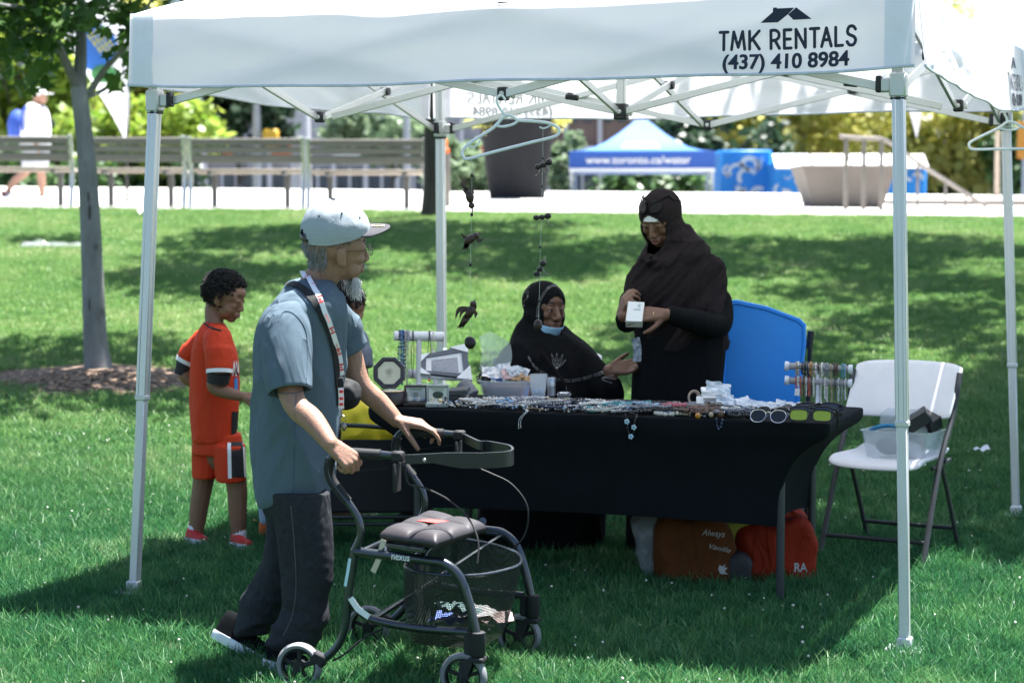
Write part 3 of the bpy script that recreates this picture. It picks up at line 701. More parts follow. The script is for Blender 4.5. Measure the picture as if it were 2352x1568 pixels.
bush('background_tree', 'broad yellow green tree over the long blue booth', 1830, 290, 62, 230, 95, y_lf, 83, 4200, .36, GB)
bush('background_tree', 'yellow leaved tree right of the front tent leg', 2190, 310, 60, 200, 110, y_lf, 84, 4200, .36, GB)
bush('background_tree', 'green tree low behind the stair railing', 2230, 390, 64, 170, 60, g_lf, 85, 2400, .34, GB)
bush('background_tree', 'dark tree at the right edge behind the second hanger', 2390, 360, 58, 110, 110, g_lf, 86, 2400, .34, GB)
bush('background_tree', 'sparse yellow tree top against the sky at top right', 2130, 20, 66, 130, 70, y_lf, 87, 260, .36, GB)
bush('background_tree', 'mixed green tree between the booth and the blue tent', 1700, 300, 68, 120, 60, l_lf, 88, 1800, .4, GB)

def storefront(label, u0, u1, Y, h, cwall, sign, n, seed):
    x0, x1 = px(u0, Y), px(u1, Y); t = thing('shop_building', label, 'building', ((x0 + x1) / 2, Y, .3), 'shop buildings across the street')
    wm = M('wall ' + label, cwall, .85, var=.15, vs=.5); m = MB(); m.box(((x0 + x1) / 2, Y + 4, .3 + h / 2), (x1 - x0, 8, h)); m.build('wall', wm, t)
    gl = M('dark shop glass', (.06, .075, .095), .15, var=.3, vs=.4); colm = M('pale shop column', (.52, .52, .55), .7); sg = [M('orange shop sign', (.62, .13, .035), .6), M('yellow shop sign', (.70, .50, .08), .6), M('white shop sign', (.75, .74, .72), .6)]
    rd_ = random.Random(seed); wdt = (x1 - x0) / n
    for k in range(n):
        a = x0 + wdt * k
        m = MB(); m.box((a + wdt * .55, Y - .02, .3 + 1.45), (wdt * .78, .06, 2.7)); f = m.build('window', gl, t)
        m = MB(); m.box((a + wdt * .55, Y - .07, .3 + 1.45), (.08, .06, 2.7)); m.box((a + wdt * .55, Y - .065, .3 + 2.0), (wdt * .78, .05, .08)); m.build('frame', colm, f)
        m = MB(); m.box((a + wdt * .06, Y - .15, .3 + h * .45), (wdt * .12, .3, h * .9)); m.build('column', colm, t)
        if sign and k % 2 == 0:
            m = MB(); m.box((a + wdt * .5, Y - .2, .3 + 3.4), (wdt * .8, .15, .55)); m.build('sign', sg[rd_.randint(0, 2) if k else 0], t)
        if h > 5:
            for q in range(2):
                m = MB(); m.box((a + wdt * (.3 + .4 * q), Y - .03, .3 + 5.2), (wdt * .24, .07, 1.3)); m.build('window', gl, t)
    m = MB(); m.box(((x0 + x1) / 2, Y - .1, .3 + h + .1), (x1 - x0 + .2, .5, .25)); m.build('cornice', colm, t)
storefront('long grey shop front with orange sign behind the benches', 470, 1130, 72, 5.0, (.33, .33, .36), True, 9, 3)
storefront('brown brick shop building behind the blue tent', 1140, 1760, 76, 6.5, (.20, .14, .12), True, 8, 5)
storefront('grey tower block at far left behind the trees', -260, 460, 84, 9, (.30, .31, .33), False, 8, 8)
storefront('brick block behind the trees at right', 1780, 2600, 95, 6.0, (.34, .30, .27), False, 9, 9)

def lamp_post(label, u, Y, vtop, w, c=(.45, .46, .48), yellow=None):
    x = px(u, Y); t = thing('street_post', label, 'post', (x, Y, .3), 'grey posts beyond the plaza')
    m = MB(); zt = P(u, vtop, Y).z; m.tube([(x, Y, .3), (x, Y, .9), (x, Y, zt)], [w * 1.3, w, w * .8], 10); m.build('pole', M('post paint %.2f' % c[0], c, .6), t)
    m = MB(); m.lathe((x, Y, .3), [(w * 2.4, 0), (w * 2.4, .06), (w * 1.5, .12)], 12); m.build('base', M('post paint %.2f' % c[0], c, .6), t)
    if yellow:
        m = MB(); m.box(P(yellow[0], yellow[1], Y - .1), (.34, .25, .36), None, .04); m.build('signal_box', M('yellow signal box', (.72, .42, .04), .5), t)
        m = MB(); m.tube([P(u, yellow[1] - 8, Y), P(yellow[0], yellow[1] - 8, Y - .1)], .03, 6); m.build('bracket', M('post paint %.2f' % c[0], c, .6), t)
lamp_post('pale grey post with yellow signal box above the bench', 590, 45, 60, .10, yellow=(622, 316))
lamp_post('thick grey column behind the third bench', 692, 50, 150, .26, (.5, .5, .53))
lamp_post('slim grey post left of the planter pot', 934, 48, 200, .09)
lamp_post('green post beside the second hanger at right', 2308, 33, 240, .05, (.10, .16, .13))
lamp_post('tan post left of the right rear tent leg', 2290, 36, 300, .05, (.42, .34, .27))

# orange street sign, cars, cone and pennant at right
t = thing('street_sign', 'orange street sign on a post at the right edge', 'sign', (px(2350, 50), 50, .3))
m = MB(); m.box((px(2352, 50), 50, 3.3), (.36, .05, .9), None, .02); m.build('panel', M('orange sign face', (.75, .30, .04), .5), t)
m = MB(); m.tube([(px(2352, 50), 50.05, .3), (px(2352, 50), 50.05, 4.2)], .04, 8); m.build('post', steel, t)
def car(label, u, Y, L_, c, seed):
    x = px(u, Y); t = thing('parked_car', label, 'car', (x, Y, .3), 'cars parked along the street'); z = .3
    pr = [(-.5, .28), (-.5, .62), (-.46, .72), (-.28, .80), (-.14, 1.20), (.02, 1.34), (.22, 1.33), (.38, 1.02), (.44, .86), (.5, .78), (.5, .28)]
    m = MB(); m.loft([[V((x + a * L_, Y + sy * wy, z + zz)) for a, zz in pr] for sy, wy in ((-1, .86), (-1, .88), (1, .88), (1, .86))]); m.build('body', M('car paint %s' % label[:8], c, .25, var=.05, coat=.5), t)
    gl = M('car glass', (.02, .025, .03), .08, var=0)
    m = MB(); m.add([(x + a * L_, Y - .885, z + zz) for a, zz in ((-.25, .84), (-.12, 1.16), (.02, 1.27), (.20, 1.26), (.34, 1.0), (.36, .86))], [(0, 1, 2, 3, 4, 5)]); m.build('window', gl, t, flip=False)
    for wx in (-.31, .31):
        m = MB(); rt = Matrix.Rotation(PI / 2, 3, 'X'); m.lathe((x + wx * L_, Y - .78, z + .32), [(.02, .12), (.2, .12), (.3, .12), (.32, .08), (.32, -.08), (.3, -.1), (.02, -.1)], 18, rt); m.build('wheel', M('car tyre', (.02, .02, .02), .9), t)
car('dark car parked at the right edge beyond the stairs', 2300, 60, 4.3, (.03, .035, .04), 1)
car('red car parked behind the stair railing', 2170, 66, 4.1, (.45, .06, .05), 2)
car('white car parked between the red and dark cars', 2240, 72, 4.2, (.6, .62, .64), 3)
t = thing('pennant', 'small white pennant hanging by the right tent corner', 'pennant', P(2104, 300, 30))
m = MB(); m.prism([P(2088, 252, 30), P(2118, 252, 30), P(2106, 318, 30)], (0, .01, 0)); m.build('cloth', M('white banner cloth'), t)
m = MB(); m.tube([P(2060, 250, 30), P(2140, 253, 30)], .006, 5); m.build('cord', steel, t)
# the worker-orange marker by the tent pole
t = thing('bollard', 'grey bollard post with orange cap right of the rear tent leg', 'bollard', (px(1024, 27), 27, plaza_z(px(1024, 27), 27)))
m = MB(); m.box((px(1026, 27), 27, plaza_z(0, 27) + .35), (.09, .07, .7), None, .01); m.build('post', ra, t)
m = MB(); q = P(1014, 345, 27); m.box((px(1021, 27), 27, plaza_z(0, 27) + .73), (.13, .1, .06), None, .01); m.ell((q.x + .02, 27, plaza_z(0, 27) + .83), (.06, .06, .08)); m.build('cap', M('orange cap', (.8, .16, .03), .5), t)

# clear plastic bag and litter on the slope at left
def lawn_hit(u, v):
    Y = 8.0
    while Y < 25:
        p = P(u, v, Y)
        if p.z <= ground(p.x, Y) + .02: return p
        Y += .02
    return P(u, v, 24)
p = lawn_hit(100, 570)
m = MB(); rdm = random.Random(3)
m.grid(lambda a, b_: (p.x - .22 + .68 * a, p.y - .1 + .3 * b_, ground(p.x - .22 + .68 * a, p.y - .1 + .3 * b_) + .05 + .07 * abs(noise.noise(V((a * 6, b_ * 4, 7)))) * math.sin(PI * b_)), 26, 12)
film = M('thin clear plastic film', (.85, .88, .9), .12, var=0, trans=.0, alpha=.14, spec=.9)
m.build('plastic_bag', film, label='crumpled clear plastic bag lying on the slope at left', cat='litter')
p = lawn_hit(312, 495)
m = MB(); m.grid(lambda a, b_: (p.x + .1 * a, p.y + .1 * b_, p.z + .04 + .10 * b_ * a + .02 * math.sin(9 * a)), 4, 4); m.build('paper_scrap', M('white paper', (.8, .8, .8), .7), label='white paper scrap by the left tent leg on the slope', cat='litter')
p = lawn_hit(2240, 1054)
m = MB(); m.grid(lambda a, b_: (p.x + .08 * a, p.y + .06 * b_, p.z + .05 + .02 * b_ * a + .01 * math.sin(9 * a)), 4, 4); m.build('paper_scrap', M('white paper'), label='white paper scrap on the grass right of the folding chair', cat='litter')
# ------------------------------------------------------------------ the white pop-up tent
FLc = V((-1.45, 8.25, 0)); YAW = .357; SZ = 3.0
CX = V((math.cos(YAW), -math.sin(YAW), 0)); CY = V((math.sin(YAW), math.cos(YAW), 0))
def C(a, b, z): return FLc + CX * (SZ * a) + CY * (SZ * b) + V((0, 0, z))
RC = Matrix((CX, CY, V((0, 0, 1)))).transposed()
tent = thing('white_tent', 'large white pop-up tent with dark rental lettering over the stall', 'tent', C(.5, .5, 0))
alu = M('aluminium profile', (.60, .62, .63), .38, .55, var=.06, vs=3)
alu2 = M('aluminium inner tube', (.56, .585, .59), .45, .5, var=.08, vs=3)
blackp = M('black joint plastic', (.012, .014, .018), .45)
cloth = M('white tent polyester', (.84, .85, .88), .5, var=.02, vs=2, bump=.15, bs=9, transl=.27)
vcloth = M('lightened valance polyester', (.93, .91, .95), .5, var=.02, vs=2, bump=.15, bs=9, transl=.42)  # same polyester as the roof, colour lightened to make the valance look brighter lit
hem_m = M('grey hem piping', (.58, .61, .68), .6)
ZT, ZB, ZL, ZJ = 2.325, 2.045, 1.985, 2.30
bases = {(0, 0): P(309, 1372, 8.12), (1, 0): P(2078, 1522, 7.10), (1, 1): P(2333, 1222, 9.88), (0, 1): P(1016, 1128, 11.0)}
for (a, b_), bs_ in bases.items():
    ins = .012
    top = C(a + (ins if a == 0 else -ins), b_ + (ins if b_ == 0 else -ins), ZT - .02); bt = V((bs_.x, bs_.y, ground(bs_.x, bs_.y)))
    mid = bt.lerp(top, (.80 - bt.z) / (top.z - bt.z))
    m = MB()
    for k in (-1, 1):
        for q in (-1, 1): m.bar(mid + CX * k * .0145 + CY * q * .0145, top + CX * k * .0145 + CY * q * .0145, .0135, .0135, CY, .002)
    m.bar(mid, top, .038, .038, CY, .003); leg = m.build('leg', alu, tent)
    m = MB(); m.bar(bt, mid + V((0, 0, .01)), .036, .036, CY, .003); m.build('inner_tube', alu2, leg)
    m = MB(); m.box(bt + V((0, 0, .012)), (.13, .13, .008), RC, .002); m.box(bt + V((0, 0, .03)), (.05, .05, .05), RC, .004); m.build('foot_plate', alu2, leg)
    q = bt.lerp(top, (ZL + .0 - bt.z) / (top.z - bt.z)); sx = 1 if a == 0 else -1; sy = 1 if b_ == 0 else -1
    m = MB(); m.box(q, (.058, .058, .085), RC, .006); m.box(q + CX * sx * .045, (.04, .03, .05), RC, .006); m.box(q + CY * sy * .045, (.03, .04, .05), RC, .006); m.build('slider', alu2, leg)
    m = MB(); m.box(q + CX * sx * .068 + V((0, 0, .004)), (.020, .038, .058), RC, .004); m.box(q + CY * sy * .068 + V((0, 0, .004)), (.038, .020, .058), RC, .004); m.box(q + V((0, 0, -.047)), (.05, .05, .01), RC, .003); m.build('joint_clip', blackp, leg)
    m = MB(); m.box(mid + V((0, 0, .012)) + CY * -.0, (.047, .047, .02), RC, .003); m.build('collar', alu2, leg)

def joint(p, s=.05):
    m = MB(); m.box(p, (s * .8, s * .8, s), RC, .005); m.build('joint_clip', blackp, tent)
    m = MB(); m.box(p + CX * s * .55, (s * .35, s * .35, s * .55), RC, .003); m.lathe(p - CY * (s * .43), [(.001, -.004), (.009, -.004), (.010, 0), (.001, .003)], 8, RC @ Matrix.Rotation(PI / 2, 3, 'X')); m.build('pivot', alu2, tent)
def scissor(A, B, off):
    """two crossing bars between the upright at A and the middle joint at B"""
    d = nrm(B - A); n = V((0, 0, 1)).cross(d) * .011
    m = MB(); m.bar(A + d * .05 + V((0, 0, ZJ)) + n, B - d * .01 + V((0, 0, ZL)) + n, .014, .031, (0, 0, 1), .002); m.build('truss_bar', alu, tent)
    m = MB(); m.bar(A + d * .07 + V((0, 0, ZL)) - n, B - d * .01 + V((0, 0, ZJ)) - n, .014, .031, (0, 0, 1), .002); m.build('truss_bar', alu, tent)
    m = MB(); c = (A + B) / 2 + V((0, 0, (ZJ + ZL) / 2)); m.lathe(c, [(.001, -.03), (.02, -.03), (.022, 0), (.02, .03), (.001, .03)], 10, Matrix((d, V((0, 0, 1)), nrm(n))).transposed()); m.build('pivot', blackp, tent)
i_ = .012
cc = {(0, 0): C(i_, i_, 0), (1, 0): C(1 - i_, i_, 0), (1, 1): C(1 - i_, 1 - i_, 0), (0, 1): C(i_, 1 - i_, 0)}
order = [(0, 0), (1, 0), (1, 1), (0, 1)]; mids = []
for k in range(4):
    A, B = cc[order[k]], cc[order[(k + 1) % 4]]; Mi = (A + B) / 2; mids.append(Mi)
    scissor(A, Mi, 0); scissor(B, Mi, 0)
    joint(Mi + V((0, 0, ZL))); joint(Mi + V((0, 0, ZJ)))
ctr = C(.5, .5, 0)
for Mi in mids: scissor(Mi, ctr, 0)
joint(ctr + V((0, 0, ZL)), .07)
m = MB(); m.bar(ctr + V((0, 0, ZL - .03)), ctr + V((0, 0, 2.96)), .036, .036, CX, .003); m.build('centre_pole', alu, tent)
for k, (uu, vv_) in enumerate(((1314, 224), (1954, 193))):
    q = P(uu, vv_, 8.3 if k == 0 else 8.05); m = MB(); m.box(q, (.055, .02, .022), RC @ Matrix.Rotation(.12, 3, 'Y'), .004); m.build('locking_clip', blackp, tent)

# cover: roof panels rising to the peak, valances hanging from the eaves
OUT = .014
def eave(k, s):
    a0, b0 = [(-OUT, -OUT), (1 + OUT, -OUT), (1 + OUT, 1 + OUT), (-OUT, 1 + OUT)][k]; a1, b1 = [(-OUT, -OUT), (1 + OUT, -OUT), (1 + OUT, 1 + OUT), (-OUT, 1 + OUT)][(k + 1) % 4]
    return C(a0 + (a1 - a0) * s, b0 + (b1 - b0) * s, ZT - (.022 * math.sin(PI * s) if k == 0 else .012 * math.sin(PI * s)))
outn = [-CY, CX, CY, -CX]
peak = ctr + V((0, 0, 3.02))
for k in range(4):
    def rf(s, t, k=k):
        e_ = eave(k, s); p = e_.lerp(peak, t) + V((0, 0, -.13 * math.sin(PI * t) * math.sin(PI * s) - .03 * math.sin(PI * t)))
        p.z += .012 * noise.noise(V((s * 7, t * 14, k))) * math.sin(PI * s) + .018 * (1 - abs(noise.noise(V((s * 5 + t * 3, t * 9, k + 4)))) * 2) * math.exp(-((t - .10) / .09) ** 2) * math.exp(-((s - .52) / .22) ** 2)
        if t == 0: p.z -= .004
        return p
    m = MB(); m.grid(rf, 40, 24); m.build('roof_panel', cloth, tent, ang=0)
def val(k, s, t):
    """valance k: s along the eave, t from the eave down to the hem"""
    e_ = eave(k, s); amp = (.010, .008, .012, .012)[k]
    wv = noise.noise(V((s * 6, t * 2.2, k * 5))) * amp + amp * .5 * noise.noise(V((s * 15 + t * 4, t * 4, k * 3)))
    if k == 1:
        dgn = s * 3.2 - t * 1.6; wv += .012 * (1 - 2 * abs(noise.noise(V((dgn * 2.2, (s + t) * 1.1, 3))))) * math.exp(-((s - .12) / .35) ** 2)
        wv += .012 * t * math.sin(3.4 * s + .4)
    edge = min(1, s / .04, (1 - s) / .04)
    drop = ZT - ZB + (.006 * math.sin(9 * s + k) + .003 * math.sin(23 * s)) * edge + (.045 * math.sin(PI * s) if k == 1 else 0)
    fl = .03 * t ** 1.5 if k == 1 else .012 * t
    return e_ + outn[k] * ((wv * min(1, t * 3 + .15) * edge) + fl + .004) + V((0, 0, -drop * t))
for k in range(4):
    m = MB(); m.grid(lambda s, t, k=k: val(k, s, t), 90, 14); vl = m.build('valance', vcloth, tent, ang=0)
    m = MB(); pts = [val(k, s, 1.0) for s in np.linspace(0, 1, 61)]; m.tube(pts, .0055, 6); m.build('hem', hem_m, vl)
    m = MB(); m.grid(lambda s, t, k=k: val(k, .004 + .030 * s, t * .985 + .006) + outn[k] * .003, 4, 14); m.build('corner_band', M('corner reinforcement', (.84, .86, .92), .55, var=.03, transl=.25), vl, ang=0)
    m = MB(); m.grid(lambda s, t, k=k: val(k, .996 - .030 * s, t * .985 + .006) + outn[k] * .003, 4, 14); m.build('corner_band', M('corner reinforcement'), vl, ang=0)
navy = M('navy print ink', (.012, .022, .050), .6, var=0)
# front lettering placed from the photo on the valance, then the same artwork on every side
f0 = eave(0, 0); L0 = SZ * (1 + 2 * OUT)
def sz_of(u, v):
    p = on_plane(u, v, f0, CY); return (p - f0).dot(CX) / L0, p.z
def put(k, s, z):
    t = (ZT - z) / (ZT - ZB); s_ = s if k != 3 else s
    return val(k, s_, t) + outn[k] * .0025
sT0, zT0 = sz_of(1655, 106); sT1, _ = sz_of(1968, 97); _, zT1 = sz_of(1655, 66)
sN0, zN0 = sz_of(1664, 150); sN1, _ = sz_of(1951, 146); _, zN1 = sz_of(1668, 116)
logo = [[(577, 132), (662, 62), (664, 32), (688, 32), (690, 38), (808, 35), (766, 76), (695, 129)], [(820, 33), (924, 110), (800, 114), (765, 79)]]
WT, HT = (sT1 - sT0) * L0, (zT1 - zT0)
TMK = [('T', .0, .060), ('M', .088, .098), ('K', .222, .072), ('R', .380, .062), ('E', .478, .050), ('N', .564, .068), ('T', .668, .062), ('A', .750, .070), ('L', .852, .050), ('S', .935, .062)]
STROKES = dict(T=[[(0, 1), (1, 1)], [(.5, 1), (.5, 0)]], M=[[(0, 0), (.16, 1)], [(.16, 1), (.5, .12)], [(.5, .12), (.84, 1)], [(.84, 1), (1, 0)]], K=[[(0, 0), (0, 1)], [(1, 1), (.08, .45)], [(.30, .58), (1, 0)]],
    R=[[(0, 0), (0, 1)], [(0, 1), (.55, 1), (.92, .86), (.92, .62), (.55, .47), (0, .45)], [(.45, .46), (1, 0)]], E=[[(0, 0), (0, 1)], [(0, 1), (1, 1)], [(0, .5), (.85, .5)], [(0, 0), (1, 0)]], N=[[(0, 0), (0, 1)], [(0, 1), (1, 0)], [(1, 0), (1, 1)]],
    A=[[(0, 0), (.5, 1)], [(.5, 1), (1, 0)], [(.2, .36), (.8, .36)]], L=[[(0, 1), (0, 0)], [(0, 0), (1, 0)]], S=[[(.95, .84), (.70, 1), (.28, 1), (.04, .80), (.14, .60), (.80, .42), (.97, .22), (.74, 0), (.28, 0), (.0, .18)]])
for k in range(4):
    m = MB()
    def lt(body, s0, s1, z0, z1, bold, space=1.0):
        pts, fs, w = text2d(body, 1, .010, 0, space); cap = .729
        for j, (dx, dy) in enumerate(((0, 0), (-bold, bold * .5), (bold, -bold * .5), (-bold, -bold * .5), (bold, bold * .5))):   # print built up stroke on stroke
            m.add([put(k, s0 + (s1 - s0) * (x + dx) / w, z0 + (z1 - z0) * (y + dy) / cap) + outn[k] * (.0003 * j) for x, y in pts], fs)
    for ch, cx_, cw_ in TMK:                                        # company line drawn stroke by stroke with rounded ends
        for j, st_ in enumerate(STROKES[ch]):
            pts = spline([V((x, y, 0)) for x, y in st_], 5) if len(st_) > 2 and ch in 'RS' else [V((x, y, 0)) for x, y in st_]
            for i in range(len(pts) - 1):
                a_, b2_ = pts[i], pts[i + 1]; d_ = (b2_ - a_); dx_, dy_ = d_.x * cw_, d_.y * 1.0; L_ = math.hypot(dx_ * .068 / 1, dy_ * .068) or 1
                # outline of one stroke piece in metres, then laid on the valance
                A2 = V(((cx_ + a_.x * cw_) * WT, a_.y * HT, 0)); B2 = V(((cx_ + b2_.x * cw_) * WT, b2_.y * HT, 0)); t_ = nrm(B2 - A2); n_ = V((-t_.y, t_.x, 0)); hw_ = HT * .088
                ol = [A2 + n_ * hw_ * math.cos(g) - t_ * hw_ * math.sin(g) for g in np.linspace(0, PI, 6)] + [B2 - n_ * hw_ * math.cos(g) + t_ * hw_ * math.sin(g) for g in np.linspace(0, PI, 6)]
                m.add([put(k, sT0 + q_.x / L0, zT0 + q_.y) + outn[k] * (.00025 * (j + .3 * i)) for q_ in ol], [tuple(range(len(ol)))])
    lt('(437) 410 8984', sN0, sN1, zN0, zN1, .021)
    for pg in logo:
        q = []
        for i in range(len(pg)):
            x0, y0 = pg[i]; x1, y1 = pg[(i + 1) % len(pg)]
            for j in range(4): q.append(sz_of((x0 + (x1 - x0) * j / 4) * .34 + 1552, (y0 + (y1 - y0) * j / 4) * .34))
        m.add([put(k, s, z) for s, z in q], [tuple(range(len(q)))])
    m.build('lettering', navy, tent, ang=0, flip=False)

# ------------------------------------------------------------------ hangers and the hanging mobiles
plast = M('white hanger plastic', (.74, .80, .82), .35, var=.03, sss=0)
def hg(x, y, Y): return P(x * .36 + 846.7, y * .36 + 169.3, Y)
YH = 7.72
t = thing('clothes_hanger', 'white plastic hanger tilted under the middle of the front truss, holding mobiles', 'hanger', hg(880, 300, YH), 'white plastic clothes hangers')
m = MB(); m.tube(spline([hg(*q, YH) for q in ((872, 168), (850, 140), (824, 150), (818, 180), (836, 220), (866, 262))], 5), .0048, 8); m.build('hook', plast, t)
m = MB(); m.tube(spline([hg(*q, YH) for q in ((866, 272), (800, 342), (720, 395), (640, 447), (600, 492), (602, 526), (632, 544), (760, 510), (900, 474), (1050, 436), (1180, 404), (1215, 378), (1208, 346), (1150, 316), (1050, 304), (958, 298), (910, 270))], 4, True), .0058, 8, closed=True); m.build('frame', plast, t)
m = MB(); m.tube(spline([hg(*q, YH) for q in ((818, 334), (860, 338), (920, 324), (956, 300))], 4), .005, 8)
m.tube(spline([hg(*q, YH) for q in ((640, 458), (668, 470), (700, 446), (712, 424))], 4), .003, 6); m.tube(spline([hg(*q, YH) for q in ((1090, 340), (1112, 350), (1140, 342), (1160, 330))], 4), .003, 6); m.build('strap_hook', plast, t)
def hg2(x, y, Y): return P(x * .34 + 1552, y * .34, Y)
YK = 9.75
t = thing('clothes_hanger', 'empty white hanger hooked by the right rear tent leg', 'hanger', hg2(2250, 860, YK), 'white plastic clothes hangers')
m = MB(); m.tube(spline([hg2(*q, YK) for q in ((2260, 745), (2225, 730), (2218, 760), (2236, 800), (2240, 830))], 5), .006, 8); m.build('hook', plast, t)
m = MB(); m.tube(spline([hg2(*q, YK) for q in ((2240, 826), (2180, 866), (2060, 924), (1990, 962), (1984, 990), (2010, 1010), (2150, 1008), (2350, 1006), (2520, 1006), (2545, 985), (2530, 955), (2440, 906), (2340, 858), (2290, 830))], 4, True), .0065, 8, closed=True); m.build('frame', plast, t)
m = MB(); m.tube(spline([hg2(*q, YK) for q in ((2190, 868), (2240, 880), (2300, 874), (2330, 856))], 4), .005, 8); m.build('strap_hook', plast, t)

husk = M('polished coconut shell', (.045, .026, .018), .38, var=.35, vs=60); inkb = M('dark carved wood', (.018, .014, .013), .35, var=.3, vs=60)
wire = M('nylon thread', (.55, .6, .55), .3, var=0); steelw = M('thin wire', (.35, .33, .3), .35, .8)
def feather(m, base, tip, w, sag, th=.0025, teeth=0):
    b_, t_ = V(base), V(tip); d = t_ - b_; n = nrm(d.cross(V((0, 1, 0)))); ps = []
    k = 8; up_, lo = [], []
    for i in range(k + 1):
        s = i / k; c = b_ + d * s + n * sag * math.sin(PI * s); ww = w * math.sin(PI * min(1, .15 + s * .85)) ** .6 * (1 - .25 * s)
        if i == k: ww = .001
        up_.append(c + n * ww / 2); lo.append(c - n * ww / 2)
    m.prism(up_ + lo[::-1], V((0, th, 0)))
def bird(name_label, c, hd, wings, tail, parts_parent):
    t = parts_parent
    m = MB(); c = V(c); h = V(hd); ax = nrm(h - c); m.ell(c, (.026, .016, .016), Matrix(frame(ax, (0, 1, 0))).transposed()); bd = m.build('bird_body', husk, t)
    m = MB(); m.ell(h, (.013, .012, .012)); m.cap(h + ax * .010, h + ax * .024 + V((0, 0, -.004)), .004, .001, 6); m.build('bird_head', husk, bd)
    for w0, w1, ww, sg in wings:
        m = MB(); feather(m, w0, w1, ww, sg); feather(m, V(w0) + V((0, .004, -.006)), V(w1).lerp(V(w0), .3) + V((0, .004, -.012)), ww * .7, sg * .7); m.build('wing', husk, bd)
    m = MB(); feather(m, tail[0], tail[1], tail[2], .002)
    for j in (-1, 0, 1): feather(m, tail[0], V(tail[1]) + V((.010 * j, 0, -.006)), tail[2] * .4, .001)
    m.build('tail', husk, bd)
def bead(par, p, r=.006, mt=None):
    m = MB(); m.ell(p, (r, r, r * 1.25), seg=10, rings=7); m.build('bead', mt or inkb, par)
def d(u, v): return P(u, v, YH - .004)
t = thing('bird_mobile', 'hanging mobile of three carved brown birds and a round nut', 'mobile', d(1080, 800), 'mobiles hanging from the clothes hanger')
m = MB(); m.tube([d(1084, 340), d(1084, 400), d(1083, 493), d(1082, 547), d(1080, 610), d(1080, 690), d(1080, 776)], .0006, 5); m.build('thread', wire, t)
for v, u in ((403, 1084), (493, 1083.6), (608, 1080.5)): bead(t, d(u, v))
bird('', d(1079, 452), d(1083, 472), [(d(1074, 452), d(1057, 420), .014, -.006), (d(1086, 452), d(1093, 425), .018, .010), (d(1082, 450), d(1086, 430), .010, .004)], (d(1078, 442), d(1070, 428), .012), t)
bird('', d(1080, 549), d(1093, 541), [(d(1078, 545), d(1058, 536), .012, .006), (d(1094, 545), d(1112, 548), .012, -.008)], (d(1074, 552), d(1067, 572), .022), t)
bird('', d(1080, 715), d(1087, 698), [(d(1079, 708), d(1046, 733), .020, -.020), (d(1088, 712), d(1095, 702), .020, .004), (d(1090, 714), d(1092, 728), .014, .004)], (d(1078, 718), d(1055, 752), .030), t)
m = MB(); m.ell(d(1080, 787), (.0215, .014, .0235)); m.ell(d(1078, 783), (.018, .012, .017)); m.build('nut', inkb, t)
bead(t, d(1081, 726), .005)
t = thing('ant_mobile', 'hanging mobile of three black beaded ants and a nut before the seated woman', 'mobile', d(1237, 760), 'mobiles hanging from the clothes hanger')
m = MB(); m.tube([d(1247, 292), d(1247, 360), d(1245, 430), d(1244, 500), d(1241, 570), d(1240, 630), d(1238, 700), d(1237, 735)], .0006, 5); m.build('thread', wire, t)
for u, v in ((1247, 363), (1245, 428), (1241, 568), (1238, 690)): bead(t, d(u, v), .0045)
for (c, ang) in ((d(1248, 379), .35), (d(1245, 499), .08), (d(1240, 618), 1.0)):
    ex = V((math.cos(ang), 0, math.sin(ang))); m = MB(); m.ell(c, (.012, .011, .010)); m.ell(c - ex * .021, (.013, .011, .010)); ab = m.build('ant_body', inkb, t)
    m = MB(); m.ell(c + ex * .022 + V((0, 0, .003)), (.013, .012, .012)); m.build('ant_head', inkb, ab)
    m = MB()
    for k in range(6):
        q = c + ex * (.012 * (k % 3 - 1)); e2 = q + V(((k % 3 - 1) * .014 + .004, -.014 if k < 3 else .012, -.034 + .006 * (k % 2))); m.tube([q, q.lerp(e2, .5) + V((0, -.004, -.004)), e2], .0009, 5)
    for s in (-1, 1): m.tube([c + ex * .03, c + ex * .036 + V((.003 * s, 0, .018))], .0009, 5)
    m.build('wire_legs', steelw, ab, ang=0)
    for k in range(4):
        q = c + ex * (.012 * (k - 1.5)) + V((.01 * (k - 1), -.014, -.033)); bead(ab, q, .0026, steelw)
m = MB(); m.ell(d(1236, 746), (.0165, .013, .0215)); m.build('nut', M('brown nut', (.035, .02, .017), .4, var=.3, vs=50), t)
# ------------------------------------------------------------------ table, stretch cloth
TYAW = .358; TX = V((math.cos(TYAW), -math.sin(TYAW), 0)); TY = V((math.sin(TYAW), math.cos(TYAW), 0)); TL, TD = 1.92, .70
TO = V((1.20, 7.79, 0)) - TX * TL; RT = Matrix((TX, TY, V((0, 0, 1)))).transposed(); ZTOP = .752
def T(a, b_, z=ZTOP): return TO + TX * a + TY * b_ + V((0, 0, z))
dkm = M('dark grey powder coat', (.045, .05, .055), .45, .3, var=.1)
blk = M('black stretch cloth', (.0065, .0085, .0105), .85, var=.15, vs=5, bump=.12, bs=500, spec=.12, wr=.10, ws=3)
table = thing('folding_table', 'long folding table hidden under the black stretch cloth', 'table', T(TL / 2, TD / 2, 0))
m = MB(); m.box(T(TL / 2, TD / 2, .72), (TL - .05, TD - .05, .04), RT, .01); m.build('table_top', M('grey table plastic', (.45, .45, .46), .6), table)
for a, b_ in ((.2, .07), (TL - .2, .07), (.2, TD - .07), (TL - .2, TD - .07)):
    m = MB(); p = T(a, b_, 0); m.tube([V((p.x, p.y, ground(p.x, p.y))), T(a, b_, .70)], .016, 10); m.tube([V((p.x, p.y, ground(p.x, p.y))), V((p.x, p.y, ground(p.x, p.y) + .03))], .020, 10); m.build('leg', dkm, table)
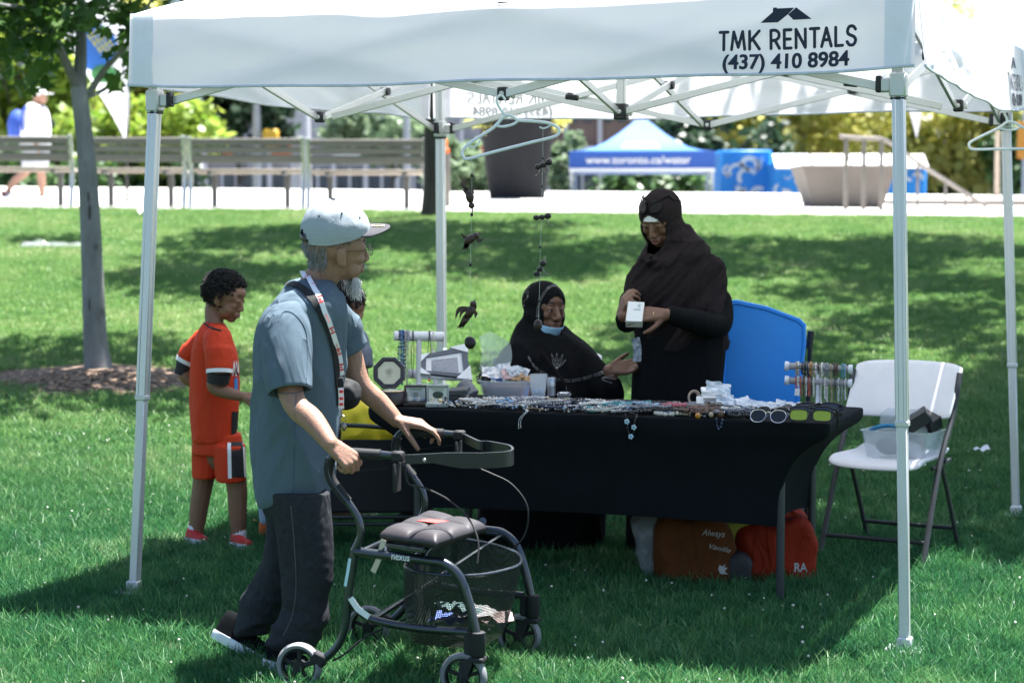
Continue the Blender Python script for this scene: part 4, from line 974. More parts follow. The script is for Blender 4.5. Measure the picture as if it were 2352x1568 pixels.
def cloth_ring(z, t, n=26):
    ia = .215 * (1 - math.exp(-3.6 * t)) if t > 0 else 0; ib = .062 * (1 - math.exp(-2.5 * t)) if t > 0 else 0
    cs = [(ia, ib), (TL - ia, ib), (TL - ia, TD - ib), (ia, TD - ib)]; out = []
    for k in range(4):
        (a0, b0), (a1, b1) = cs[k], cs[(k + 1) % 4]
        for i in range(n):
            s = i / n; s2 = s
            a, b_ = a0 + (a1 - a0) * s2, b0 + (b1 - b0) * s2
            hollow = .018 * math.sin(PI * s) * min(1, t * 2)
            a += hollow * ((k == 3) - (k == 1)) * 1.5; b_ += hollow * ((k == 0) - (k == 2)) * .5
            zz = z + (.012 * math.sin(PI * s) * t ** 3 if t > .3 else 0)
            out.append(T(a, b_, zz))
    return out
def shrink(r_, f):
    c = sum(r_, V((0, 0, 0))) / len(r_); return [c + (p - c) * f for p in r_]
m = MB(); r0 = cloth_ring(.750, 0)
rings = [shrink(r0, .2), shrink(r0, .6), [p - V((0, 0, .0)) for p in shrink(r0, .985)], [p - V((0, 0, .004)) for p in shrink(r0, .997)], [p - V((0, 0, .012)) for p in r0], [p - V((0, 0, .055)) for p in r0]]
for i in range(1, 15): t = i / 14; rings.append(cloth_ring(.695 - .360 * t, t))
last = rings[-1]
m.loft(rings, (True, False))
me = ev(m, [('SUBSURF', dict(levels=1, render_levels=1))])
displace(me, lambda p: .003 * noise.noise(V((p.x * 3, p.y * 3, p.z * 7))) if p.z < .7 else 0)
link('tablecloth', me, blk, None, 'black stretch cloth drawn tight over the long table', 'tablecloth', ang=60)

# ------------------------------------------------------------------ white folding chairs
wpl = M('white chair plastic', (.72, .72, .74), .5, var=.05, vs=6, bump=.1, bs=80)
def chair_at(label, x, y, yaw):
    zg = ground(x, y); t = thing('folding_chair', label, 'chair', (0, 0, 0), 'white folding chairs at the stall')
    for s in (-1, 1):
        m = MB(); m.tube(spline([(s * .235, -.25, 0), (s * .232, -.06, .40), (s * .240, .085, .62), (s * .247, .125, .74), (s * .246, .150, .80)], 4), .0135, 8, flat=.8); m.build('front_leg', dkm, t)
        m = MB(); m.tube([(s * .212, .27, 0), (s * .212, .10, .30), (s * .212, .01, .445)], .012, 8, flat=.8); m.build('rear_leg', dkm, t)
        m = MB(); m.tube([(s * .218, -.10, .405), (s * .218, .12, .425)], .010, 6); m.lathe((s * .222, .03, .43), [(.001, -.012), (.014, -.012), (.014, .012), (.001, .012)], 8, Matrix.Rotation(PI / 2, 3, 'Y')); m.build('hinge', dkm, t)
    for p, q in (((-.235, -.20, .10), (.235, -.20, .10)), ((-.212, .21, .11), (.212, .21, .11))):
        m = MB(); m.tube([p, q], .0095, 8); m.build('crossbar', dkm, t)
    def sf(u, v):
        x_ = -.222 + .444 * u; y_ = -.245 + .42 * v; e = max(0, abs(x_) - .15) / .07
        return (x_ * (1 - .10 * v - .05 * (1 - v) ** 4), y_ + .02 * (abs(2 * u - 1)) ** 3 * (1 - v), .445 + .012 * e * e + .02 * max(0, v - .75) / .25 - .022 * max(0, .18 - v) / .18 * max(0, .18 - v) / .18 - .008 * math.sin(PI * u))
    m = MB(); m.sheet(sf, 20, 16, -.020, lambda u, v: (0, 0, 1)); st = ev(m, [('SUBSURF', dict(levels=1, render_levels=1))]); link('seat', st, wpl, t, ang=50)
    m = MB()
    for k in (-1, 1): m.box((0, -.04 + .09 * k, .427), (.40, .02, .012), None, .004)
    m.build('seat_rib', wpl, t)
    def bf(u, v):
        x_ = -.245 + .49 * u; z_ = .605 + .245 * v
        rc = 1 - .10 * max(0, abs(2 * u - 1) - .8) / .2
        z_ = .605 + .245 * (.5 + (v - .5) * rc)
        return (x_ * (1 + .02 * v), .045 + .155 * v - .006 + .045 * (1 - (2 * u - 1) ** 2) - .01, z_ - .012 * (2 * u - 1) ** 2 * (v))
    m = MB(); m.sheet(bf, 20, 10, .024, lambda u, v: (0, .92, -.38)); st = ev(m, [('SUBSURF', dict(levels=1, render_levels=1))]); link('backrest', st, wpl, t, ang=50)
    t.location = (x, y, zg); t.rotation_euler = (0, 0, yaw)
    return t
chair_at('white folding chair holding a clear plastic box, right of the table', 1.665, 9.0, -.55)
chair_at('folding chair the seated woman sits on, mostly hidden by her robe', .13, 9.42, -.25)

# box on the chair
clearp = M('clear storage plastic', (.80, .86, .92), .12, var=0, alpha=.30, spec=.8)
RCH = Matrix.Rotation(-.55, 3, 'Z'); CHX = RCH @ V((1, 0, 0)); CHY = RCH @ V((0, 1, 0))
bc = V((1.69, 8.985, .475)) + CHX * .02
t = thing('storage_box', 'clear plastic storage box of dark odds and ends on the white chair', 'storage box', bc)
def rect(c, w, d_, z, r=.02, n=3):
    out = []
    for cx_, cy_, a0 in ((w / 2 - r, d_ / 2 - r, 0), (-w / 2 + r, d_ / 2 - r, 90), (-w / 2 + r, -d_ / 2 + r, 180), (w / 2 - r, -d_ / 2 + r, 270)):
        for i in range(n + 1):
            g = R(a0 + 90 * i / n); out.append(c + CHX * (cx_ + r * math.cos(g)) + CHY * (cy_ + r * math.sin(g)) + V((0, 0, z)))
    return out
m = MB(); m.loft([rect(bc, .27, .19, 0), rect(bc, .275, .195, .004), rect(bc, .31, .22, .12), rect(bc, .325, .235, .122), rect(bc, .325, .235, .126), rect(bc, .305, .215, .126), rect(bc, .268, .188, .006)], (True, True)); m.build('tub', clearp, t)
m = MB(); m.prism([bc + CHX * q[0] + CHY * .02 + V((0, 0, q[1])) for q in ((-.12, .12), (.10, .12), (.10, .19), (.06, .215), (-.08, .215), (-.115, .19))], CHY * .006); m.build('lid', clearp, t)
stuffc = [M('dark box card', (.02, .022, .026), .5), M('cyan plastic strap', (.02, .22, .42), .4), M('slate pouch', (.10, .13, .17), .6), M('grey pouch', (.25, .28, .33), .6)]
def onc(name, label, c, size, rot, mt, bev=.004):
    m = MB(); m.box(c, size, RCH @ rot, bev); return m.build(name, mt, None, label, 'box')
E3 = lambda a, b_, c: (Matrix.Rotation(c, 3, 'Z') @ Matrix.Rotation(b_, 3, 'Y') @ Matrix.Rotation(a, 3, 'X'))
onc('gift_box', 'black jewellery box tilted on top of the clear storage box', bc + CHX * .055 + V((0, 0, .165)), (.13, .09, .055), E3(.2, -.6, .3), stuffc[0])
onc('gift_box', 'second black box propped behind the leaning one in the storage box', bc + CHX * .10 + CHY * .05 + V((0, 0, .16)), (.09, .07, .06), E3(.5, .3, -.4), stuffc[0])
m = MB(); m.tube(spline([bc + CHX * q[0] + CHY * q[2] + V((0, 0, q[1])) for q in ((-.13, .115, -.05), (-.10, .135, -.06), (-.05, .142, -.03), (.0, .135, -.04), (.02, .12, -.02))], 4), .009, 6, flat=2.0); m.build('blue_strap', stuffc[1], None, 'blue strap curled on the clear storage box', 'strap')
for k, (dx, dy, dz, sx, sz_, mt, lb) in enumerate(((-.06, -.03, .05, .11, .07, stuffc[2], 'slate pouch inside the clear storage box at its left'), (.05, -.05, .045, .10, .07, stuffc[3], 'grey pouch inside the clear storage box at its right'), (.03, .05, .06, .12, .08, stuffc[0], 'dark box at the back of the clear storage box'))):
    m = MB(); m.ell(bc + CHX * dx + CHY * dy + V((0, 0, dz)), (sx / 2, .05, sz_ / 2), RCH @ E3(.3 * k, .2, .5 * k)); m.build('pouch', mt, None, lb, 'pouch')

# ------------------------------------------------------------------ blue bin on a folding cart behind the table
blup = M('blue bin plastic', (.025, .25, .82), .42, var=.06, vs=3, bump=.08, bs=40); blu_shade = M('shaded bin side blue', (.03, .05, .42), .5)  # second, darker blue: shade on the bin's side face put into the colour
q0 = P(1752, 930, 9.3); bx = q0.x
t = thing('blue_bin', 'large blue plastic bin tilted on its cart behind the table', 'bin', (bx, 9.3, ground(bx, 9.3)))
def bq(u, v, Y): return P(u, v, Y)
fr_ = [(1660, 1075), (1656, 925), (1666, 720), (1674, 694), (1690, 691), (1760, 706), (1836, 734), (1848, 746), (1848, 790), (1833, 925), (1820, 1075)]
front = [bq(u, v, 9.24 - (u - 1660) * .0003) for u, v in fr_]
cen = sum(front, V((0, 0, 0))) / len(front)
back = [cen + (p - cen) * .90 + V((-.055, .36, .0)) for p in front]
m = MB(); ins = [cen + (p - cen) * .965 + V((0, -.008, 0)) for p in front]; ins2 = [cen + (p - cen) * .93 + V((0, -.001, 0)) for p in front]
m.loft([back, front, ins, ins2], (True, True)); m.build('body', blup, t, ang=30)
m = MB(); m.tube(front[1:10], .007, 8); m.build('rim', blup, t)
m = MB(); m.prism([bq(u, v, 9.26) for u, v in ((1640, 925), (1658, 925), (1674, 745), (1668, 700), (1655, 730))], (0, .25, 0)); m.build('shaded_side_face', blu_shade, t)  # side face of the bin, painted in the shaded blue
m = MB(); m.tube([bq(1850, 1290, 9.35), bq(1857, 905, 9.32), bq(1862, 760, 9.32)], .010, 8); m.tube([bq(1858, 800, 9.325), bq(1863, 760, 9.32)], .016, 8); m.build('cart_handle', blackp, t)
for s in (1700, 1835):
    rt = Matrix.Rotation(PI / 2, 3, 'Y'); p = bq(s, 1260, 9.5); m = MB(); m.lathe((p.x, 9.5, ground(p.x, 9.5) + .08), [(.01, -.02), (.07, -.02), (.08, -.01), (.08, .01), (.07, .02), (.01, .02)], 18, rt); m.build('wheel', blackp, t)
m = MB(); m.box((bx, 9.42, ground(bx, 9.4) + .16), (.34, .3, .03), None, .01); m.build('cart_platform', blackp, t)

# ------------------------------------------------------------------ bags under the table
def sack(name, label, quad, Y, dep, mt, seed, amp=.012, cat='bag', n=10):
    """soft bag: front outline in the photo, its own depth, crumpled"""
    pts = [P(u, v, Y) for u, v in quad]; pts = spline(pts, 5, True); c = sum(pts, V((0, 0, 0))) / len(pts); m = MB(); rings = []
    for k, (f, y) in enumerate(((.35, -.5), (.75, -.47), (.96, -.38), (1.0, -.15), (1.0, .15), (.95, .4), (.5, .5))):
        rings.append([c + (p - c) * f + V((0, y * dep, 0)) for p in pts])
    m.loft(rings)
    me = ev(m, [('SUBSURF', dict(levels=2, render_levels=2))])
    displace(me, lambda p: amp * ((1 - abs(noise.noise(V((p.x * 9 + seed, p.y * 9, p.z * 5)))) * 2.4) + .6 * noise.noise(V((p.x * 24, p.y * 24, p.z * 18 + seed)))))
    return me, c
me, c = sack('bag', '', [(1510, 1200), (1600, 1186), (1668, 1200), (1690, 1290), (1694, 1352), (1600, 1360), (1512, 1352)], 8.40, .20, None, 1, .010); bt = bvh(me)
t = thing('shopping_bag', 'brown orange shopping bag with white handwriting under the table', 'bag', (c.x, 8.4, ground(c.x, 8.4)), 'bags stored under the table')
link('body', me, M('brown orange bag fabric', (.10, .034, .011), .85, var=.15, vs=6, bump=.2, bs=300, spec=.15, wr=.7, ws=8), t, ang=0)
wink = M('white bag print', (.38, .38, .36), .7, var=0)
def draw(mb, body, tree_, u0, v0, w, h, rot=0, bold=.0, shear=0, off=.003):
    pts, fs, ww = text2d(body, 1, bold, shear); vv = []
    for x, y in pts:
        a, b_ = x / ww * w, y / .729 * h; uu = u0 + a * math.cos(rot) + b_ * math.sin(rot); v2 = v0 + a * math.sin(rot) - b_ * math.cos(rot)
        p, n = onto(tree_, uu, v2, off)
        vv.append(p if p is not None else P(uu, v2, 8.3))
    mb.add(vv, fs)
m = MB(); draw(m, 'Always', bt, 1612, 1228, 52, 15, .10, 0, .25); draw(m, 'Vanille', bt, 1628, 1258, 50, 12, .22, 0, .3); m.build('lettering', wink, t, ang=0, flip=False)
m = MB(); pz = [(1649, 1306), (1652, 1296), (1659, 1300), (1666, 1294), (1663, 1303), (1671, 1302), (1664, 1312), (1672, 1318), (1654, 1317)]
vv = [onto(bt, u, v, .003)[0] for u, v in pz]
if all(q is not None for q in vv): m.add(vv, [tuple(range(len(vv)))]); m.build('bag_emblem', wink, t, ang=0, flip=False)
me, c = sack('bag', '', [(1700, 1215), (1770, 1200), (1845, 1178), (1868, 1240), (1864, 1338), (1780, 1350), (1690, 1345), (1692, 1290)], 8.50, .22, None, 7, .016); bt = bvh(me)
t = thing('tote_bag', 'bright orange red tote bag with a white letter behind the table leg', 'bag', (c.x, 8.5, ground(c.x, 8.5)), 'bags stored under the table')
link('body', me, M('orange red tote fabric', (.23, .020, .006), .8, var=.12, vs=6, bump=.2, bs=300, spec=.2, wr=.7, ws=8), t, ang=0)
m = MB(); draw(m, 'RA', bt, 1824, 1312, 30, 21, 0, .02); m.build('lettering', wink, t, ang=0, flip=False)
m = MB(); m.tube(spline([P(u, v, 8.45) for u, v in ((1775, 1205), (1785, 1180), (1815, 1172), (1830, 1188))], 4), .008, 6, flat=.4); m.build('handle', M('orange red tote fabric'), t)
me, c = sack('bag', '', [(1652, 1200), (1700, 1190), (1742, 1205), (1735, 1245), (1712, 1282), (1682, 1262), (1660, 1230)], 8.52, .14, None, 3, .012)
link('cloth_bag', me, M('yellow green cloth', (.26, .25, .03), .8, var=.15, vs=8), None, 'yellow green cloth bag squeezed between the two orange bags', 'bag', 'bags stored under the table', ang=0)
me, c = sack('bag', '', [(1672, 1275), (1705, 1268), (1725, 1290), (1715, 1350), (1675, 1352)], 8.36, .10, None, 9, .010)
link('small_pouch', me, M('black pouch', (.02, .02, .022), .6), None, 'small black pouch between the brown and orange bags', 'pouch', 'bags stored under the table', ang=0)
me, c = sack('bag', '', [(1450, 1195), (1500, 1185), (1516, 1230), (1520, 1325), (1495, 1322), (1475, 1290), (1462, 1240)], 8.46, .15, None, 5, .016)
link('plastic_bag', me, M('crinkled clear plastic', (.40, .45, .48), .2, var=0, alpha=.35, spec=.9), None, 'crinkled clear plastic bag left of the brown bag under the table', 'bag', 'bags stored under the table', ang=0)
p = P(1860, 1292, 8.9); m = MB(); m.lathe((p.x, 8.9, ground(p.x, 8.9)), [(.024, 0), (.026, .01), (.026, .10), (.012, .13), (.012, .145)], 14); m.build('bottle', M('white paper'), None, 'white bottle standing behind the right table legs', 'bottle')

# ------------------------------------------------------------------ black wagon with yellow bag, at the table's left end
wg = M('black wagon fabric', (.011, .012, .015), .8, var=.15); wf = M('dark green grey frame tube', (.035, .045, .042), .4, .4)
W0 = V((-.72, 9.15, 0)); zgw = ground(-.72, 9.15)
t = thing('folding_wagon', 'black fabric folding wagon behind the man, left of the table', 'wagon', (W0.x, W0.y, zgw))
m = MB(); m.loft([[W0 + V((sx * .30 * f, sy * .22 * f, z)) for sx, sy in ((-1, -1), (1, -1), (1, 1), (-1, 1))] for z, f in ((.24, .94), (.25, .98), (.56, 1.0), (.56, .95), (.27, .93))]); m.build('tub', wg, t, ang=30)
for sx in (-1, 1):
    for sy in (-1, 1):
        c = W0 + V((sx * .26, sy * .25, .095)); m = MB(); m.lathe(c, [(.012, -.03), (.075, -.03), (.095, -.02), (.095, .02), (.075, .03), (.012, .03)], 20, Matrix.Rotation(PI / 2, 3, 'X')); w_ = m.build('wheel', M('black wheel rubber', (.012, .012, .013), .7), t)
        m = MB(); m.lathe(c, [(.004, -.034), (.03, -.034), (.034, 0), (.03, .034), (.004, .034)], 12, Matrix.Rotation(PI / 2, 3, 'X')); m.build('hub', wf, w_)
for sy in (-1, 1):
    for z in (.225, .195): 
        m = MB(); m.tube([W0 + V((-.33, sy * .235, z)), W0 + V((.36, sy * .235, z - .0))], .009, 8); m.build('frame_bar', wf, t)
    for sx in (-1, 1):
        m = MB(); m.tube([W0 + V((sx * .30, sy * .23, .10)), W0 + V((sx * .305, sy * .23, .62))], .011, 8); m.build('post', wf, t)
    m = MB(); m.tube(spline([W0 + V((-.31, sy * .23, .60)), W0 + V((0, sy * .235, .625)), W0 + V((.31, sy * .23, .60))], 5), .010, 8); m.build('top_rail', wf, t)
yel = M('yellow shopping bag', (.72, .58, .02), .6, var=.12, vs=6)
me, c = sack('b', '', [(792, 1000), (790, 945), (815, 925), (850, 930), (885, 965), (915, 1005), (880, 1040), (800, 1040)], 9.15, .22, None, 2, .014); link('yellow_bag', me, yel, None, 'bright yellow bag lying in the black wagon', 'bag', ang=0)
me, c = sack('b', '', [(601, 1190), (618, 1186), (640, 1196), (644, 1236), (602, 1236)], 9.3, .10, None, 8, .006)
t = thing('small_bag', 'small orange bag with pale blue top on the grass behind the man', 'bag', (c.x, 9.3, ground(c.x, 9.3)))
link('body', me, M('orange bag cloth', (.72, .13, .02), .7), t, ang=0)
me, c = sack('b', '', [(597, 1160), (606, 1146), (618, 1160), (622, 1195), (602, 1200)], 9.28, .08, None, 8, .005); link('top', me, M('pale blue cloth', (.40, .55, .75), .7), t, ang=0)

# ------------------------------------------------------------------ goods: display pieces
ivory = M('white display foam', (.70, .71, .76), .6, var=.04, vs=30); cream = M('cream satin', (.66, .60, .46), .45, var=.06); lacq = M('dark brown lacquer', (.028, .017, .02), .28, var=.15, vs=20, coat=.3)
silver = M('silver metal', (.62, .62, .64), .22, 1.0, var=.06); goldm = M('gilded metal', (.62, .50, .28), .28, 1.0, var=.05); chrome = M('dark steel frame', (.22, .22, .22), .25, 1, var=0)
def tz(u, v, z=ZTOP): return on_z(u, v, z)
RX90 = Matrix.Rotation(PI / 2, 3, 'X')
def face_cam(p, tilt=0.0, yaw=0.0): return Matrix.Rotation(-math.atan2(p.x, p.y) + yaw, 3, 'Z') @ Matrix.Rotation(tilt, 3, 'X')
# octagonal musical box
p = tz(884, 933) + TY * .065
t = thing('round_box', 'open dark lacquer round box with cream lined octagonal lid', 'box', p)
m = MB(); m.lathe(p, [(.058, 0), (.066, .006), (.068, .045), (.064, .056), (.06, .056), (.058, .05), (.01, .048)], 28); m.build('base', lacq, t)
m = MB(); m.lathe(p + V((0, 0, .058)), [(.047, -.004), (.055, -.004), (.056, .002), (.052, .004), (.047, .002)], 28); m.build('rim', goldm, t)
m = MB(); m.lathe(p + V((0, 0, .055)), [(.001, 0), (.046, 0), (.03, .008), (.001, .012)], 24); m.build('lining', M('pale grey satin', (.5, .5, .46), .4), t)
lc = p + V((-.012, .058, .128)); rl = face_cam(p, PI / 2 - .12)
m = MB(); m.lathe(lc, [(.05, .006), (.069, .006), (.071, .0), (.069, -.016), (.02, -.018)], 8, rl @ Matrix.Rotation(PI / 8, 3, 'Z'), (False, True)); m.lathe(lc, [(.050, .0065), (.054, .0075), (.056, .004)], 28, rl, (False, False)); ld = m.build('lid', lacq, t, ang=25)
m = MB(); m.lathe(lc, [(.0005, .003), (.0515, .003), (.0515, .005)], 32, rl); m.build('lid_lining', cream, ld)
m = MB()
for k in range(5): m.tube([lc + rl @ V((.008 * math.cos(2 * PI * k / 5 + .3) + .006 * math.cos(g), .008 * math.sin(2 * PI * k / 5 + .3) + .004 + .006 * math.sin(g), .0058)) for g in np.linspace(0, 2 * PI, 9)[:-1]], .0006, 4, closed=True)
m.box(lc + rl @ V((0, -.016, .0055)), (.028, .0012, .0008), rl); m.build('motif', M('taupe print', (.30, .26, .19), .6, var=0), ld)
# two small open ring boxes
def ringbox(label, u0, u1, v0, v1, mt_out, oval):
    p = tz((u0 + u1) / 2, v1); s = p.y / FPX; w = (u1 - u0) * s; h = (v1 - v0) * s; rot = face_cam(p, 0, -.06); up = Matrix.Rotation(-.12, 3, 'X')
    t = thing('ring_box', label, 'jewellery box', p + TY * .04, 'open jewellery boxes')
    o = p + TY * .05; r2 = rot @ up
    m = MB()
    for dx, dz, sx, sz_ in ((-w / 2 + .004, h / 2, .008, h), (w / 2 - .004, h / 2, .008, h), (0, .004, w - .016, .008), (0, h - .004, w - .016, .008)): m.box(o + r2 @ V((dx, 0, dz)), (sx, .026, sz_), r2, .002)
    m.box(o + r2 @ V((0, .0135, h / 2)), (w - .004, .004, h - .004), r2); lid = m.build('lid', mt_out, t)
    m = MB(); iw, ih = w / 2 - .009, h / 2 - .009
    ou = [o + r2 @ V((x * iw, -.009, h / 2 + z * ih)) for x, z in ((-1, -1), (1, -1), (1, 1), (-1, 1))]; inn = [o + r2 @ V((x * iw * .45, .004, h / 2 + z * ih * .45 + .004)) for x, z in ((-1, -1), (1, -1), (1, 1), (-1, 1))]
    m.loft([ou, inn], (False, True)); m.build('lining', M('aged white satin', (.58, .60, .53), .4, var=.05), lid, ang=10)
    m = MB()
    if oval: m.loft([[o + r2 @ V((iw * .58 * math.cos(g) * f, -.0015 - .001 * (f < .9), h / 2 + .003 + ih * .40 * math.sin(g) * f)) for g in np.linspace(0, 2 * PI, 25)[:-1]] for f in (1, .85)]); m.build('oval_badge', M('dark green felt', (.035, .055, .035), .5), lid)
    else:
        for k, ww in enumerate((.022, .019)): m.box(o + r2 @ V((0, .0012, h / 2 + .006 - .009 * k)), (ww, .0012, .0028), r2)
        m.build('print_line', M('dark green felt', (.035, .055, .035), .5), lid)
    m = MB(); m.box(o + rot @ V((0, -.045, .008)), (w, .062, .016), rot, .003); bs_ = m.build('base', mt_out, t)
    m = MB(); m.box(o + rot @ V((0, -.045, .0165)), (w - .012, .05, .004), rot, .001); m.build('cushion', M('aged white satin') if oval else M('black velvet', (.012, .012, .013), .9), bs_)
    return o, rot, w
o, rot, w = ringbox('black open jewellery box with pyramid satin lining', 917, 971, 886, 931, lacq, False)
m = MB()
for dx in (-.022, .014): m.tube([o + rot @ V((dx + .007 * math.cos(g), -.055, .026 + .006 * math.sin(g))) for g in np.linspace(0, 5, 9)], .0016, 5)
m.build('silver_rings', silver, None, 'pair of silver rings in the black open jewellery box', 'rings')
m = MB()
for k in range(4): m.box(o + rot @ V((-.006 + .006 * k, -.052, .026)), (.0035, .005, .014), rot @ Matrix.Rotation(.3, 3, 'Y'), .001)
for k in range(4): m.box(o + rot @ V((.024 + .005 * k, -.05, .024)), (.003, .005, .012), rot @ Matrix.Rotation(.3, 3, 'Y'), .001)
m.build('blue_earring', M('blue steel', (.15, .33, .62), .25, .9), None, 'blue striped earring clips in the black open jewellery box', 'earrings')
o, rot, w = ringbox('grey open jewellery box with a dark oval badge', 969, 1021, 886, 934, M('grey box card', (.30, .33, .32), .5), True)
m = MB(); m.ell(o + rot @ V((.012, -.05, .026)), (.011, .009, .008)); m.tube([o + rot @ V((-.02 + .008 * math.cos(g), -.045, .028 + .008 * math.sin(g))) for g in np.linspace(0, 6.2, 12)], .0014, 5); m.build('gold_ring', goldm, None, 'small gold ring in the grey open jewellery box', 'ring')
# T-bar necklace stand
p = tz(962, 886) + TY * .05
t = thing('necklace_stand', 'white T-bar necklace stand hung with blue and silver strings', 'stand', p)
Yp = p.y
def ts(u, v, dy=0): return P(u, v, Yp + dy)
m = MB(); m.tube([ts(962, 884), ts(962, 775)], .0125, 18); m.build('post', ivory, t)
barA, barB = ts(905, 771, -.015), ts(1019, 773, .025)
m = MB(); m.tube([barA, barA.lerp(barB, .01), barA.lerp(barB, .99), barB], [.0215, .0225, .0225, .0215], 24); m.build('bar', ivory, t)
m = MB(); m.box(ts(985, 884), (.17, .09, .014), RT, .004); m.build('base', M('clear storage plastic'), t)
m = MB(); a_, b2 = ts(938, 858, .02), ts(1052, 864, .05); m.tube([a_, a_.lerp(b2, .01), a_.lerp(b2, .99), b2], [.02, .0215, .0215, .02], 22); m.tube([ts(1000, 884, .03), ts(1000, 862, .035)], .010, 10); m.build('bracelet_roll', ivory, None, 'short white display roll lying behind the T-bar post', 'display roll')

def strand(mb, pts, r, gap=2.0, var=.3, seed=0, sq=1.0):
    """beads threaded along a path"""
    rd_ = random.Random(seed); acc = 0; pts = [V(q) for q in pts]; nxt = 0
    for i in range(len(pts) - 1):
        a, b_ = pts[i], pts[i + 1]; L_ = (b_ - a).length
        while nxt <= acc + L_:
            q = a.lerp(b_, (nxt - acc) / L_ if L_ > 0 else 0); rr = r * rd_.uniform(1 - var, 1 + var); mb.ell(q, (rr, rr, rr * sq), seg=7, rings=5); nxt += rr * gap
        acc += L_
beadm = dict(blue=M('blue glass bead', (.02, .09, .28), .18, var=.3, vs=80, coat=.5), navy=M('navy bead', (.012, .025, .07), .2, var=.3, vs=80, coat=.5), silver=silver, black=M('black glass bead', (.009, .009, .011), .2, var=.2, coat=.4),
             white=M('white shell bead', (.70, .67, .62), .35, var=.15, vs=60), brown=M('brown wooden bead', (.10, .05, .03), .4, var=.4, vs=50), coral=M('coral bead', (.55, .10, .05), .35, var=.2), teal=M('turquoise bead', (.05, .30, .33), .35, var=.25),
             grey=M('grey stone bead', (.28, .29, .32), .35, var=.3, vs=60), tan=M('tan straw bead', (.42, .33, .22), .6, var=.3), pink=M('pink bead', (.55, .16, .18), .35), sky=M('pale blue bead', (.25, .40, .58), .3, var=.25), amber=M('amber resin bead', (.50, .20, .02), .2, var=.2, coat=.4), red=M('red glass bead', (.48, .02, .02), .25))
GN_ = 'necklaces hung on the T-bar stand'
def hung(label, u, v1, mt, r, dy=-.0, gap=2.0, wid=10, seed=0, tip=None, sq=1.0):
    m = MB(); s = (u - 905) / 114; q = barA.lerp(barB, s); k = Yp / FPX
    L_ = q.z - P(u, v1, Yp).z
    pts = spline([q + V((-.003, .024, -.006)), q + V((-.002, .0, .0245)), q + V((0, -.0245, .004)), q + V((-wid * k * .4, -.026, -L_ * .5)), q + V((0, -.027, -L_)), q + V((wid * k * .5, -.026, -L_ * .5)), q + V((.004, -.0245, .004)), q + V((.003, 0, .0245)), q + V((.004, .024, -.006))], 8)
    m.tube(pts, .0009 if r else .0016, 5)
    if r: strand(m, pts, r, gap, .35, seed, sq)
    if tip: m.ell(q + V((0, -.028, -L_ - .008)), tip)
    return m.build('necklace', mt, None, label, 'necklace', GN_)
hung('long navy bead necklace, outermost at the left of the T-bar', 918, 876, beadm['navy'], .0042, seed=1, gap=3.2, wid=8)
hung('bright blue bead necklace second from the left on the T-bar', 924, 880, beadm['blue'], .0046, seed=2, gap=2.6, wid=6)
hung('silver bead necklace among the blue strings on the T-bar', 930, 872, beadm['silver'], .003, seed=3, gap=2.2, wid=6)
hung('black glass necklace between blue strings on the T-bar', 928, 862, beadm['black'], .0044, seed=4, gap=3.4, wid=5)
hung('thin silver chain left of the T-bar post', 940, 866, silver, .0016, seed=5, gap=2.1, wid=6)
hung('grey stone string just left of the T-bar post', 935, 884, beadm['grey'], .003, seed=6, gap=2.3, wid=5)
hung('thin dark cord nearest the T-bar post', 948, 868, beadm['black'], 0, wid=6)
hung('pale blue bead string at the left of the T-bar', 921, 850, beadm['sky'], .003, seed=8, gap=2.6, wid=7)
hung('black cord with orange pendant right of the T-bar post', 986, 868, beadm['black'], .0022, seed=9, gap=2.2, wid=9)
pq = barA.lerp(barB, (986 - 905) / 114); m = MB(); m.ell(V((pq.x, pq.y - .03, P(986, 872, Yp).z)), (.006, .005, .006)); m.build('pendant', M('orange glass pendant', (.75, .18, .04), .2), None, 'orange glass pendant on the black cord', 'pendant')
hung('white shell necklace with clear drop at the right of the T-bar', 995, 806, beadm['white'], .003, seed=10, gap=2.0, wid=8, tip=(.011, .004, .014))
# picture frame, leaning
fc = [P(u, v, Y) for u, v, Y in ((968, 820, 8.80), (1071, 798, 8.86), (1079, 872, 8.79), (966, 860, 8.74))]
ff_ = fc; nf = nrm((ff_[1] - ff_[0]).cross(ff_[3] - ff_[0])); nf = -nf if nf.y > 0 else nf
t = thing('picture_frame', 'new picture frame in grey with white card corners, leaning behind the stand', 'picture frame', (sum(ff_, V((0, 0, 0))) / 4))
def fq(s, tt, o=0): return (ff_[0].lerp(ff_[1], s)).lerp(ff_[3].lerp(ff_[2], s), tt) + nf * o
def panel(m, s0, s1, t0, t1, o0, o1): m.prism([fq(s0, t0, o0), fq(s1, t0, o0), fq(s1, t1, o0), fq(s0, t1, o0)], nf * (o1 - o0))
slate = M('slate frame', (.10, .11, .14), .5)
for s0, s1, t0, t1 in ((0, 1, 0, .16), (0, 1, .86, 1), (0, .10, .16, .86), (.88, 1, .16, .86)):
    m = MB(); panel(m, s0, s1, t0, t1, 0, .014); m.build('frame_rail', slate, t)
m = MB(); panel(m, .10, .88, .16, .86, 0, .007); m.build('mat_board', M('white mat board', (.78, .76, .77), .6, var=.02), t)
m = MB(); panel(m, .22, .78, .30, .80, .007, .008); m.build('glass', M('grey picture print', (.30, .31, .36), .12, c2=(.20, .21, .25), var=0, vs=40, coat=.6, stretch=(1, 1, 5)), t)
wc = M('white card', (.80, .80, .80), .6, var=.02)
for pg in (((-.01, -.03), (.18, -.03), (-.01, .36)), ((.62, -.06), (1.02, -.06), (1.02, .22)), ((1.03, .62), (1.04, 1.06), (.72, 1.06)), ((-.01, .7), (.2, 1.05), (-.01, 1.05))):
    m = MB(); m.prism([fq(a, b_, -.002) for a, b_ in pg], nf * .019); m.build('card_corner', wc, t)
